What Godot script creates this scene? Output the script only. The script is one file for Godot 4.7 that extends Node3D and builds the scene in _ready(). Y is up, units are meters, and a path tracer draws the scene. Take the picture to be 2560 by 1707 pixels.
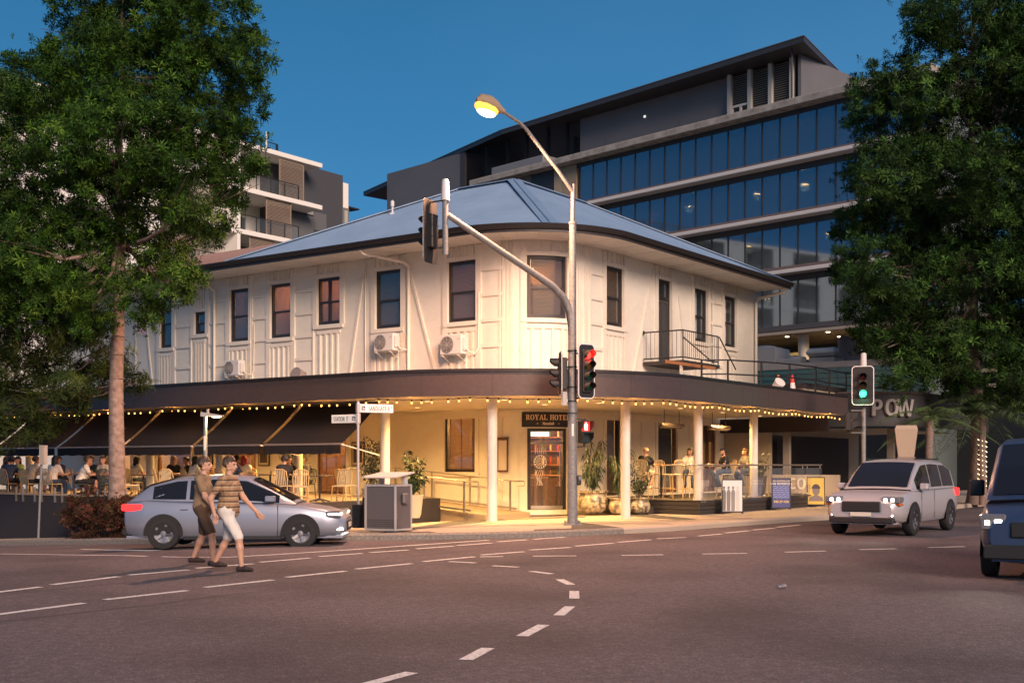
extends Node3D
# A corner hotel at dusk. y up, metres. Depth in front of the camera runs along -z.

# ------------------------------------------------------------------ mesh builder
class MB:
	var v := PackedVector3Array()
	var n := PackedVector3Array()
	var uv := PackedVector2Array()
	var X := Transform3D.IDENTITY
	func tri(a: Vector3, b: Vector3, c: Vector3) -> void:
		a = X * a; b = X * b; c = X * c
		var nn := (b - a).cross(c - a).normalized()
		v.append(a); v.append(c); v.append(b)
		n.append(nn); n.append(nn); n.append(nn)
		uv.append(Vector2.ZERO); uv.append(Vector2.ZERO); uv.append(Vector2.ZERO)
	func quad(a: Vector3, b: Vector3, c: Vector3, d: Vector3) -> void:   # counter-clockwise from outside, a bottom left
		a = X * a; b = X * b; c = X * c; d = X * d
		var nn := (c - a).cross(d - b).normalized()
		v.append_array(PackedVector3Array([a, c, b, a, d, c]))
		n.append_array(PackedVector3Array([nn, nn, nn, nn, nn, nn]))
		uv.append_array(PackedVector2Array([Vector2(0, 1), Vector2(1, 0), Vector2(1, 1), Vector2(0, 1), Vector2(0, 0), Vector2(1, 0)]))
	func squad(a: Vector3, b: Vector3, c: Vector3, d: Vector3, na: Vector3, nb: Vector3, nc: Vector3, nd: Vector3) -> void:
		var B := X.basis
		na = (B * na).normalized(); nb = (B * nb).normalized(); nc = (B * nc).normalized(); nd = (B * nd).normalized()
		a = X * a; b = X * b; c = X * c; d = X * d
		v.append_array(PackedVector3Array([a, c, b, a, d, c]))
		n.append_array(PackedVector3Array([na, nc, nb, na, nd, nc]))
		uv.append_array(PackedVector2Array([Vector2(0, 1), Vector2(1, 0), Vector2(1, 1), Vector2(0, 1), Vector2(0, 0), Vector2(1, 0)]))
	func box(lo: Vector3, hi: Vector3) -> void:
		var p := [Vector3(lo.x, lo.y, lo.z), Vector3(hi.x, lo.y, lo.z), Vector3(hi.x, hi.y, lo.z), Vector3(lo.x, hi.y, lo.z), Vector3(lo.x, lo.y, hi.z), Vector3(hi.x, lo.y, hi.z), Vector3(hi.x, hi.y, hi.z), Vector3(lo.x, hi.y, hi.z)]
		hexa(p)
	func hexa(p: Array) -> void:   # back face 0123, front face 4567
		quad(p[4], p[5], p[6], p[7]); quad(p[1], p[0], p[3], p[2])
		quad(p[0], p[4], p[7], p[3]); quad(p[5], p[1], p[2], p[6])
		quad(p[7], p[6], p[2], p[3]); quad(p[0], p[1], p[5], p[4])
	func cbox(c: Vector3, s: Vector3) -> void:
		box(c - s * 0.5, c + s * 0.5)
	func bbox(lo: Vector3, hi: Vector3, b: float) -> void:   # a box with chamfered edges
		var c := (lo + hi) * 0.5
		var h := (hi - lo) * 0.5
		var pts := []
		for sz in [-1, 1]:
			for k in [[-1, -1], [1, -1], [1, 1], [-1, 1]]:
				pts.append(Vector3(k[0], k[1], sz))
		var f := func(s: Vector3, ax: int) -> Vector3:
			var q := Vector3(s.x * (h.x - b), s.y * (h.y - b), s.z * (h.z - b))
			q[ax] = s[ax] * h[ax]
			return c + q
		var fs := [[4, 5, 6, 7, 2], [1, 0, 3, 2, 2], [0, 4, 7, 3, 0], [5, 1, 2, 6, 0], [7, 6, 2, 3, 1], [0, 1, 5, 4, 1]]
		for q in fs:
			quad(f.call(pts[q[0]], q[4]), f.call(pts[q[1]], q[4]), f.call(pts[q[2]], q[4]), f.call(pts[q[3]], q[4]))
		for e in [[4, 5, 2, 1], [5, 6, 2, 0], [6, 7, 2, 1], [7, 4, 2, 0], [1, 0, 2, 1], [0, 3, 2, 0], [3, 2, 2, 1], [2, 1, 2, 0], [0, 4, 0, 1], [5, 1, 0, 1], [7, 3, 0, 1], [2, 6, 0, 1]]:
			var A: Vector3 = pts[e[0]]
			var B: Vector3 = pts[e[1]]
			var a1: Vector3 = f.call(A, e[2])
			var b1: Vector3 = f.call(B, e[2])
			var b2: Vector3 = f.call(B, e[3])
			var a2: Vector3 = f.call(A, e[3])
			if ((b1 - a1).cross(b2 - a1)).dot((a1 + b2) * 0.5 - c) > 0.0:
				quad(a1, b1, b2, a2)
			else:
				quad(b1, a1, a2, b2)
		for A in pts:
			var p0: Vector3 = f.call(A, 0)
			var p1: Vector3 = f.call(A, 1)
			var p2: Vector3 = f.call(A, 2)
			if (p1 - p0).cross(p2 - p0).dot(p0 - c) > 0.0: tri(p0, p1, p2)
			else: tri(p0, p2, p1)
	func bar(a: Vector3, b: Vector3, w: float, h: float, up := Vector3.UP) -> void:   # a box from a to b
		var f := (b - a)
		var l := f.length()
		if l < 1e-5: return
		f /= l
		var u := up
		if absf(f.dot(u)) > 0.99: u = Vector3.RIGHT
		var s := f.cross(u).normalized()
		u = s.cross(f)
		var keep := X
		X = X * Transform3D(Basis(s, u, -f), a)
		box(Vector3(-w / 2, -h / 2, -l), Vector3(w / 2, h / 2, 0))
		X = keep
	func tube(pts: Array, r, sides := 8, caps := true) -> void:   # r: number or one radius per point
		var k := pts.size()
		var prev_u := Vector3.ZERO
		var rings := []
		var norms := []
		for i in k:
			var t: Vector3 = (pts[mini(i + 1, k - 1)] - pts[maxi(i - 1, 0)]).normalized()
			var u := prev_u
			if i == 0:
				u = Vector3.UP if absf(t.y) < 0.9 else Vector3.RIGHT
			u = (u - t * u.dot(t)).normalized()
			prev_u = u
			var w := t.cross(u)
			var rr: float = r[i] if r is Array else r
			var ring := []
			var nr := []
			for j in sides:
				var a := TAU * j / sides
				var d := u * cos(a) + w * sin(a)
				ring.append(pts[i] + d * rr)
				nr.append(d)
			rings.append(ring); norms.append(nr)
		for i in k - 1:
			for j in sides:
				var j2 := (j + 1) % sides
				squad(rings[i][j], rings[i][j2], rings[i + 1][j2], rings[i + 1][j], norms[i][j], norms[i][j2], norms[i + 1][j2], norms[i + 1][j])
		if caps:
			for j in sides:
				var j2 := (j + 1) % sides
				tri(pts[0], rings[0][j2], rings[0][j])
				tri(pts[k - 1], rings[k - 1][j], rings[k - 1][j2])
	func lathe(prof: Array, seg := 24, smooth := true) -> void:   # prof: Vector2(radius, y), bottom to top, round the y axis
		for i in prof.size() - 1:
			var p: Vector2 = prof[i]
			var q: Vector2 = prof[i + 1]
			var e := q - p
			if e.length() < 1e-6: continue
			var nl := Vector2(e.y, -e.x).normalized()
			var n0 := nl
			var n1 := nl
			if smooth:
				if i > 0:
					var e0: Vector2 = p - prof[i - 1]
					var m := Vector2(e0.y, -e0.x).normalized()
					if m.dot(nl) > 0.6: n0 = (nl + m).normalized()
				if i < prof.size() - 2:
					var e1: Vector2 = prof[i + 2] - q
					var m := Vector2(e1.y, -e1.x).normalized()
					if m.dot(nl) > 0.6: n1 = (nl + m).normalized()
			for j in seg:
				var a := TAU * j / seg
				var b := TAU * (j + 1) / seg
				var ca := Vector3(cos(a), 0, -sin(a))
				var cb := Vector3(cos(b), 0, -sin(b))
				squad(ca * p.x + Vector3(0, p.y, 0), cb * p.x + Vector3(0, p.y, 0), cb * q.x + Vector3(0, q.y, 0), ca * q.x + Vector3(0, q.y, 0),
					ca * n0.x + Vector3(0, n0.y, 0), cb * n0.x + Vector3(0, n0.y, 0), cb * n1.x + Vector3(0, n1.y, 0), ca * n1.x + Vector3(0, n1.y, 0))
	func prism(poly: PackedVector2Array, z0: float, z1: float) -> void:   # poly counter-clockwise in x, y; pushed along z
		var idx := Geometry2D.triangulate_polygon(poly)
		for i in range(0, idx.size(), 3):
			var a := poly[idx[i]]
			var b := poly[idx[i + 1]]
			var c := poly[idx[i + 2]]
			if (b - a).cross(c - a) < 0:
				var k := b
				b = c; c = k
			tri(Vector3(a.x, a.y, z1), Vector3(b.x, b.y, z1), Vector3(c.x, c.y, z1))
			tri(Vector3(a.x, a.y, z0), Vector3(c.x, c.y, z0), Vector3(b.x, b.y, z0))
		var cw := Geometry2D.is_polygon_clockwise(poly)
		for i in poly.size():
			var a := poly[i]
			var b := poly[(i + 1) % poly.size()]
			if cw: quad(Vector3(b.x, b.y, z0), Vector3(b.x, b.y, z1), Vector3(a.x, a.y, z1), Vector3(a.x, a.y, z0))
			else: quad(Vector3(a.x, a.y, z0), Vector3(b.x, b.y, z0), Vector3(b.x, b.y, z1), Vector3(a.x, a.y, z1))
	func ball(c: Vector3, r: Vector3, seg := 12, rings := 8) -> void:
		var keep := X
		X = X * Transform3D(Basis.from_scale(r), c)
		for i in rings:
			var t0 := PI * i / rings
			var t1 := PI * (i + 1) / rings
			for j in seg:
				var a := TAU * j / seg
				var b := TAU * (j + 1) / seg
				var p := [Vector3(sin(t1) * cos(a), cos(t1), -sin(t1) * sin(a)), Vector3(sin(t1) * cos(b), cos(t1), -sin(t1) * sin(b)), Vector3(sin(t0) * cos(b), cos(t0), -sin(t0) * sin(b)), Vector3(sin(t0) * cos(a), cos(t0), -sin(t0) * sin(a))]
				var k := Vector3(1.0 / (r.x * r.x), 1.0 / (r.y * r.y), 1.0 / (r.z * r.z))
				squad(p[0], p[1], p[2], p[3], p[0] * k, p[1] * k, p[2] * k, p[3] * k)
		X = keep
	func mesh(m: Material) -> ArrayMesh:
		var a := []
		a.resize(Mesh.ARRAY_MAX)
		a[Mesh.ARRAY_VERTEX] = v
		a[Mesh.ARRAY_NORMAL] = n
		a[Mesh.ARRAY_TEX_UV] = uv
		var o := ArrayMesh.new()
		o.add_surface_from_arrays(Mesh.PRIMITIVE_TRIANGLES, a)
		o.surface_set_material(0, m)
		return o

# ------------------------------------------------------------------ scene tree helpers
var taken := {}
func numbered(called: String) -> String:
	var k: int = taken.get(called, 0)
	taken[called] = k + 1
	return called if k == 0 else "%s_%03d" % [called, k]

func thing(called: String, label: String, category: String, at := Vector3.ZERO, turn := 0.0, group := "") -> Node3D:
	var o := Node3D.new()
	o.name = numbered(called)
	add_child(o)
	o.position = at
	o.rotation.y = turn
	o.set_meta("label", label); o.set_meta("category", category)
	if group: o.set_meta("group", group)
	return o

func part(mb: MB, called: String, m: Material, parent: Node, label := "") -> MeshInstance3D:
	var o := MeshInstance3D.new()
	o.name = called
	o.mesh = mb.mesh(m)
	o.cast_shadow = GeometryInstance3D.SHADOW_CASTING_SETTING_ON
	parent.add_child(o, true)
	if label: o.set_meta("label", label)
	return o

func share(mesh: Mesh, called: String, parent: Node, xf: Transform3D, over: Material = null) -> MeshInstance3D:
	var o := MeshInstance3D.new()
	o.name = called
	o.mesh = mesh
	o.transform = xf
	if over: o.material_override = over
	parent.add_child(o, true)
	return o

func structure(called: String, at := Vector3.ZERO, turn := 0.0) -> Node3D:
	var o := Node3D.new()
	o.name = called
	add_child(o)
	o.position = at
	o.rotation.y = turn
	o.set_meta("kind", "structure")
	return o

func copy(o: Node3D, at: Vector3, turn: float, label := "") -> Node3D:
	var c: Node3D = o.duplicate()
	c.name = numbered(String(o.name).rstrip("0123456789").rstrip("_"))
	add_child(c)
	c.position = at
	c.rotation.y = turn
	if label: c.set_meta("label", label)
	return c

# ------------------------------------------------------------------ frames
const HX := 1.08
const HD := 37.0
const HT := -0.6263            # yaw of the hotel: its street faces are +z (Station St) and +x (Sandgate Rd)
var HF: Transform3D
func H(x: float, y: float, z: float) -> Vector3:   # hotel axes to world
	return HF * Vector3(x, y, z)
func ground_y(lx: float) -> float:                  # the street falls away along Station St
	var t := maxf(0.0, 3.4 - lx)
	return -0.048 * (t - 0.9 * (1.0 - exp(-t / 0.9))) if t < 30 else -0.048 * 29.1

# ------------------------------------------------------------------ materials
var mats := {}
func M(r: float, g: float, b: float, rough := 0.8, metal := 0.0) -> StandardMaterial3D:   # linear base colour
	var key := "%f %f %f %f %f" % [r, g, b, rough, metal]
	if mats.has(key): return mats[key]
	var m := StandardMaterial3D.new()
	m.albedo_color = Color(r, g, b).linear_to_srgb()
	m.roughness = rough
	m.metallic = metal
	mats[key] = m
	return m

func glow(r: float, g: float, b: float, e: float) -> StandardMaterial3D:
	var m := StandardMaterial3D.new()
	m.albedo_color = Color(r, g, b).linear_to_srgb()
	m.emission_enabled = true
	m.emission = Color(r, g, b).linear_to_srgb()
	m.emission_energy_multiplier = e
	return m

func noise_img(size: int, seed_: int, freq: float, oct := 4, type := FastNoiseLite.TYPE_SIMPLEX_SMOOTH) -> Image:
	var f := FastNoiseLite.new()
	f.noise_type = type
	f.seed = seed_
	f.frequency = freq
	f.fractal_octaves = oct
	return f.get_seamless_image(size, size)

func tinted(img: Image, stops: Array) -> ImageTexture:   # stops: [offset, linear Color]
	var ramp := []
	for i in 256:
		var t := i / 255.0
		var c: Color = stops[0][1]
		for k in stops.size() - 1:
			var a: Array = stops[k]
			var b: Array = stops[k + 1]
			if t >= a[0]:
				c = (a[1] as Color).lerp(b[1], clampf((t - a[0]) / (b[0] - a[0]), 0, 1))
		ramp.append(c.linear_to_srgb())
	var s := img.get_width()
	var data := img.get_data()
	var bpp := data.size() / (s * s)
	var outb := PackedByteArray()
	outb.resize(s * s * 3)
	for i in s * s:
		var c: Color = ramp[data[i * bpp]]
		outb[i * 3] = c.r8; outb[i * 3 + 1] = c.g8; outb[i * 3 + 2] = c.b8
	return ImageTexture.create_from_image(Image.create_from_data(s, s, false, Image.FORMAT_RGB8, outb))

func mixed(a: Image, b: Image, k: float) -> Image:   # a*(1-k) + b*k, grey
	var s := a.get_width()
	a.convert(Image.FORMAT_L8); b.convert(Image.FORMAT_L8)
	var da := a.get_data()
	var db := b.get_data()
	var o := PackedByteArray()
	o.resize(s * s)
	for i in s * s: o[i] = int(da[i] * (1.0 - k) + db[i] * k)
	return Image.create_from_data(s, s, false, Image.FORMAT_L8, o)

func rough_mat(tex: Texture2D, scale: float, rough: float, bump: Image = null, strength := 1.0, world := true) -> StandardMaterial3D:
	var m := StandardMaterial3D.new()
	m.albedo_texture = tex
	m.roughness = rough
	m.uv1_triplanar = true
	m.uv1_world_triplanar = world
	m.uv1_scale = Vector3.ONE * scale
	if bump:
		var b := bump.duplicate() as Image
		b.convert(Image.FORMAT_RGBA8)
		b.bump_map_to_normal_map(strength)
		m.normal_enabled = true
		m.normal_texture = ImageTexture.create_from_image(b)
	return m

func text_part(called: String, txt: String, size: float, depth: float, m: Material, parent: Node, xf: Transform3D, font := "Droid Sans", squeeze := 1.0, weight := 700) -> MeshInstance3D:
	var f := SystemFont.new()
	f.font_names = PackedStringArray([font])
	f.font_weight = weight
	var t := TextMesh.new()
	t.text = txt
	t.font = f
	t.font_size = 64
	t.pixel_size = size / 46.0
	t.depth = depth
	t.curve_step = 2.0
	t.material = m
	var o := MeshInstance3D.new()
	o.name = called
	o.mesh = t
	o.transform = xf * Transform3D(Basis.from_scale(Vector3(squeeze, 1, 1)), Vector3.ZERO)
	parent.add_child(o, true)
	return o

# ------------------------------------------------------------------ a two-sided street path: +z face, rounded corner, +x face
class Way:
	var zl: float
	var xr: float
	var r: float
	var ha: float
	func _init(z_: float, x_: float, r_: float) -> void:
		zl = z_; xr = x_; r = r_; ha = r_ * PI / 4.0
	func at(t: float, o: float) -> Vector3:   # x, z in x, z
		var c := Vector2(xr - r, zl - r)
		if t < -ha: return Vector3(c.x + t + ha, 0, zl + o)
		if t > ha: return Vector3(xr + o, 0, c.y - (t - ha))
		var p := PI / 4.0 + t / r
		return Vector3(c.x + sin(p) * (r + o), 0, c.y + cos(p) * (r + o))
	func nrm(t: float) -> Vector3:
		if t < -ha: return Vector3(0, 0, 1)
		if t > ha: return Vector3(1, 0, 0)
		var p := PI / 4.0 + t / r
		return Vector3(sin(p), 0, cos(p))
	func tx(x: float) -> float: return x - (xr - r) - ha       # t of a place on the +z face
	func tz(z: float) -> float: return (zl - r) - z + ha       # t of a place on the +x face
	func cuts(t0: float, t1: float, step := 0.22) -> Array:
		var a := [t0]
		if t0 < -ha and t1 > -ha: a.append(-ha)
		var s := maxf(t0, -ha)
		var e := minf(t1, ha)
		if e > s:
			var k := maxi(1, ceili((e - s) / step))
			for i in range(1, k): a.append(s + (e - s) * i / k)
		if t1 > ha and t0 < ha: a.append(ha)
		a.append(t1)
		return a

func wbox(mb: MB, w: Way, t0: float, t1: float, y0: float, y1: float, o0: float, o1: float, ends := true) -> void:
	var c := w.cuts(t0, t1)
	var Y0 := Vector3(0, y0, 0)
	var Y1 := Vector3(0, y1, 0)
	for i in c.size() - 1:
		var a0 := w.at(c[i], o0); var a1 := w.at(c[i], o1)
		var b0 := w.at(c[i + 1], o0); var b1 := w.at(c[i + 1], o1)
		var na := w.nrm(c[i]); var nb := w.nrm(c[i + 1])
		mb.squad(a1 + Y0, b1 + Y0, b1 + Y1, a1 + Y1, na, nb, nb, na)
		mb.squad(b0 + Y0, a0 + Y0, a0 + Y1, b0 + Y1, -nb, -na, -na, -nb)
		mb.quad(a1 + Y1, b1 + Y1, b0 + Y1, a0 + Y1)
		mb.quad(a0 + Y0, b0 + Y0, b1 + Y0, a1 + Y0)
	if ends:
		var s0 := w.at(t0, o0); var s1 := w.at(t0, o1)
		mb.quad(s0 + Y0, s1 + Y0, s1 + Y1, s0 + Y1)
		var e0 := w.at(t1, o0); var e1 := w.at(t1, o1)
		mb.quad(e1 + Y0, e0 + Y0, e0 + Y1, e1 + Y1)

func wwall(mb: MB, w: Way, ta: float, tb: float, ya: float, yb: float, o0: float, o1: float, holes: Array) -> void:   # holes: [t0, t1, y0, y1]
	var ts := [ta, tb]
	for h in holes: ts.append(h[0]); ts.append(h[1])
	ts.sort()
	for i in ts.size() - 1:
		var t0: float = ts[i]
		var t1: float = ts[i + 1]
		if t1 - t0 < 1e-4 or t0 < ta - 1e-4 or t1 > tb + 1e-4: continue
		var spans := []
		for h in holes:
			if h[0] < t1 - 1e-4 and h[1] > t0 + 1e-4: spans.append([h[2], h[3]])
		spans.sort_custom(func(p, q): return p[0] < q[0])
		var y := ya
		for s in spans:
			if s[0] > y + 1e-4: wbox(mb, w, t0, t1, y, s[0], o0, o1)
			y = maxf(y, s[1])
		if y < yb - 1e-4: wbox(mb, w, t0, t1, y, yb, o0, o1)

# ================================================================== the scene
var rng := RandomNumberGenerator.new()
func _ready() -> void:
	rng.seed = 20240611
	HF = Transform3D(Basis(Vector3.UP, HT), Vector3(HX, 0, -HD))
	# camera: level, lens raised so that uprights stay upright
	var cam := Camera3D.new()
	cam.name = "camera"
	cam.projection = Camera3D.PROJECTION_FRUSTUM
	cam.near = 0.1
	cam.far = 2000.0
	cam.size = 0.1 * 1707.0 / 3000.0
	cam.frustum_offset = Vector2(0, 0.1 * 306.5 / 3000.0)
	cam.position = Vector3(0, 1.65, 0)
	add_child(cam)
	cam.current = true
	# dusk sky
	var sky := ProceduralSkyMaterial.new()
	sky.sky_top_color = Color(0.0075, 0.078, 0.195).linear_to_srgb()
	sky.sky_horizon_color = Color(0.080, 0.325, 0.64).linear_to_srgb()
	sky.sky_curve = 0.22
	sky.ground_bottom_color = Color(0.05, 0.05, 0.055).linear_to_srgb()
	sky.ground_horizon_color = Color(0.12, 0.14, 0.17).linear_to_srgb()
	sky.sun_angle_max = 0.0
	var veil := FastNoiseLite.new()      # thin, hardly visible high cloud
	veil.seed = 77
	veil.frequency = 0.012
	veil.fractal_octaves = 5
	var vi := veil.get_seamless_image(512, 256)
	vi.convert(Image.FORMAT_RGBA8)
	for y in 256:
		for x in 512:
			var k := vi.get_pixel(x, y).r
			vi.set_pixel(x, y, Color(0.62, 0.72, 0.86, clampf((k - 0.45) * 0.16, 0.0, 0.06)))
	sky.sky_cover = ImageTexture.create_from_image(vi)
	var env := Environment.new()
	env.background_mode = Environment.BG_SKY
	env.sky = Sky.new()
	env.sky.sky_material = sky
	env.tonemap_mode = Environment.TONE_MAPPER_LINEAR
	env.tonemap_exposure = 1.16
	env.sdfgi_enabled = true
	env.ssao_enabled = true
	env.ssil_enabled = true
	var we := WorldEnvironment.new()
	we.name = "dusk_environment"
	we.environment = env
	add_child(we)
	# the last glow of the day, behind the photographer: broad and soft
	var sun := DirectionalLight3D.new()
	sun.name = "afterglow"
	sun.light_energy = 1.14
	sun.light_color = Color(1.0, 0.88, 0.81)
	sun.light_angular_distance = 24.0
	sun.shadow_enabled = true
	add_child(sun)
	sun.look_at_from_position(Vector3.ZERO, Vector3(-0.38, -0.40, -0.83))
	make_materials()
	build_ground()
	build_hotel()
	build_canopy()
	build_terrace()
	build_office()
	build_apartments()
	build_shop()
	build_trees()
	build_signals()
	build_street()
	build_vehicles()
	build_furniture()
	build_people()
	build_small()

var asphalt: StandardMaterial3D
var aggregate: StandardMaterial3D
var dark_paving: StandardMaterial3D
var kerb_concrete: StandardMaterial3D
var concrete: StandardMaterial3D
var road_paint: StandardMaterial3D
var white_paint: StandardMaterial3D
var trim_paint: StandardMaterial3D
var black_frame: StandardMaterial3D
var roof_iron: StandardMaterial3D
var rusty_iron: StandardMaterial3D
var galvanised: StandardMaterial3D
var glass: StandardMaterial3D
var dark_brown: StandardMaterial3D
var bark: StandardMaterial3D
var wood: StandardMaterial3D
var rattan: StandardMaterial3D
var steel: StandardMaterial3D
var black_metal: StandardMaterial3D
func lc(r: float, g: float, b: float) -> Color: return Color(r, g, b)

func make_materials() -> void:
	var fine := noise_img(512, 3, 0.35, 3)
	var mid := noise_img(512, 5, 0.03, 5)
	var cell := noise_img(512, 8, 0.16, 2, FastNoiseLite.TYPE_CELLULAR)
	var wide := noise_img(512, 11, 0.008, 4)
	var grit := mixed(mixed(fine, cell, 0.55), mid, 0.25)
	asphalt = rough_mat(tinted(grit, [[0.0, lc(0.020, 0.015, 0.017)], [0.30, lc(0.070, 0.053, 0.057)], [0.5, lc(0.107, 0.083, 0.087)], [0.68, lc(0.182, 0.147, 0.150)], [1.0, lc(0.45, 0.39, 0.38)]]), 0.42, 0.86, grit, 4.0)
	asphalt.detail_enabled = true
	asphalt.detail_blend_mode = BaseMaterial3D.BLEND_MODE_MUL
	asphalt.detail_albedo = tinted(wide, [[0.0, lc(0.42, 0.41, 0.41)], [0.4, lc(0.72, 0.72, 0.72)], [0.6, lc(0.92, 0.91, 0.91)], [1.0, lc(1, 1, 1)]])
	asphalt.detail_uv_layer = BaseMaterial3D.DETAIL_UV_2
	asphalt.uv2_triplanar = true
	asphalt.uv2_world_triplanar = true
	asphalt.uv2_scale = Vector3.ONE * 0.06
	aggregate = rough_mat(tinted(mixed(fine, cell, 0.5), [[0.0, lc(0.16, 0.12, 0.09)], [0.45, lc(0.36, 0.29, 0.22)], [1.0, lc(0.62, 0.54, 0.45)]]), 0.8, 0.85, cell, 2.0)
	dark_paving = rough_mat(tinted(mixed(fine, mid, 0.4), [[0.0, lc(0.03, 0.027, 0.026)], [0.6, lc(0.075, 0.068, 0.064)], [1.0, lc(0.14, 0.13, 0.12)]]), 0.8, 0.9, fine, 2.0)
	kerb_concrete = rough_mat(tinted(mixed(mid, fine, 0.35), [[0.0, lc(0.07, 0.06, 0.05)], [0.5, lc(0.19, 0.165, 0.14)], [1.0, lc(0.32, 0.29, 0.26)]]), 0.9, 0.9, mid, 2.0)
	concrete = rough_mat(tinted(mixed(mid, fine, 0.3), [[0.0, lc(0.17, 0.16, 0.145)], [0.5, lc(0.32, 0.31, 0.28)], [1.0, lc(0.45, 0.43, 0.40)]]), 0.35, 0.9)
	road_paint = rough_mat(tinted(mixed(mid, cell, 0.5), [[0.0, lc(0.2, 0.19, 0.18)], [0.34, lc(0.40, 0.385, 0.37)], [0.46, lc(0.66, 0.65, 0.62)], [1.0, lc(0.76, 0.75, 0.72)]]), 0.8, 0.7)
	var streak := noise_img(512, 21, 0.012, 5)
	white_paint = rough_mat(tinted(mixed(streak, mid, 0.4), [[0.0, lc(0.58, 0.53, 0.43)], [0.30, lc(0.66, 0.62, 0.525)], [0.65, lc(0.70, 0.66, 0.565)], [1.0, lc(0.72, 0.685, 0.595)]]), 0.22, 0.6, mid, 0.6)
	trim_paint = rough_mat(tinted(mixed(streak, mid, 0.5), [[0.0, lc(0.58, 0.52, 0.42)], [0.4, lc(0.67, 0.615, 0.52)], [1.0, lc(0.71, 0.665, 0.575)]]), 0.3, 0.55)
	black_frame = M(0.022, 0.019, 0.019, 0.45)
	roof_iron = rough_mat(tinted(mixed(wide, mid, 0.3), [[0.0, lc(0.145, 0.225, 0.34)], [0.5, lc(0.19, 0.285, 0.41)], [1.0, lc(0.235, 0.33, 0.46)]]), 0.12, 0.5)
	rusty_iron = rough_mat(tinted(mid, [[0.0, lc(0.20, 0.09, 0.06)], [0.5, lc(0.26, 0.15, 0.12)], [1.0, lc(0.30, 0.27, 0.27)]]), 0.5, 0.8)
	galvanised = rough_mat(tinted(mixed(mid, fine, 0.3), [[0.0, lc(0.11, 0.11, 0.11)], [0.5, lc(0.20, 0.20, 0.20)], [1.0, lc(0.30, 0.30, 0.30)]]), 0.7, 0.6)
	galvanised.metallic = 0.25
	glass = StandardMaterial3D.new()
	glass.albedo_color = Color(0.55, 0.6, 0.62, 0.07)
	glass.transparency = BaseMaterial3D.TRANSPARENCY_ALPHA
	glass.roughness = 0.03
	glass.metallic_specular = 0.7
	dark_brown = rough_mat(tinted(mid, [[0.0, lc(0.050, 0.034, 0.032)], [1.0, lc(0.072, 0.052, 0.049)]]), 0.4, 0.5)
	bark = rough_mat(tinted(mixed(mid, fine, 0.35), [[0.0, lc(0.05, 0.035, 0.028)], [0.45, lc(0.19, 0.135, 0.11)], [1.0, lc(0.34, 0.27, 0.23)]]), 0.8, 0.95, mid, 3.0)
	wood = rough_mat(tinted(mixed(streak, fine, 0.3), [[0.0, lc(0.06, 0.025, 0.012)], [1.0, lc(0.17, 0.075, 0.035)]]), 0.8, 0.45)
	rattan = M(0.50, 0.33, 0.14, 0.6)
	steel = M(0.42, 0.40, 0.37, 0.32, 0.8)
	black_metal = M(0.015, 0.015, 0.016, 0.4)

# ------------------------------------------------------------------ ground
var kerb_line: Array = []   # Vector2 lx, lz at the road edge
func kerb_z(lx: float, inset: float) -> float:
	var best := 12.1 - inset
	for i in kerb_line.size() - 1:
		var a: Vector2 = kerb_line[i]
		var b: Vector2 = kerb_line[i + 1]
		var nn := Vector2(-(b - a).y, (b - a).x).normalized()
		if nn.x > 0: nn = -nn
		a += nn * inset; b += nn * inset
		if lx >= a.x and lx <= b.x: best = a.y + (b.y - a.y) * (lx - a.x) / maxf(b.x - a.x, 1e-4)
	return best

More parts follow.
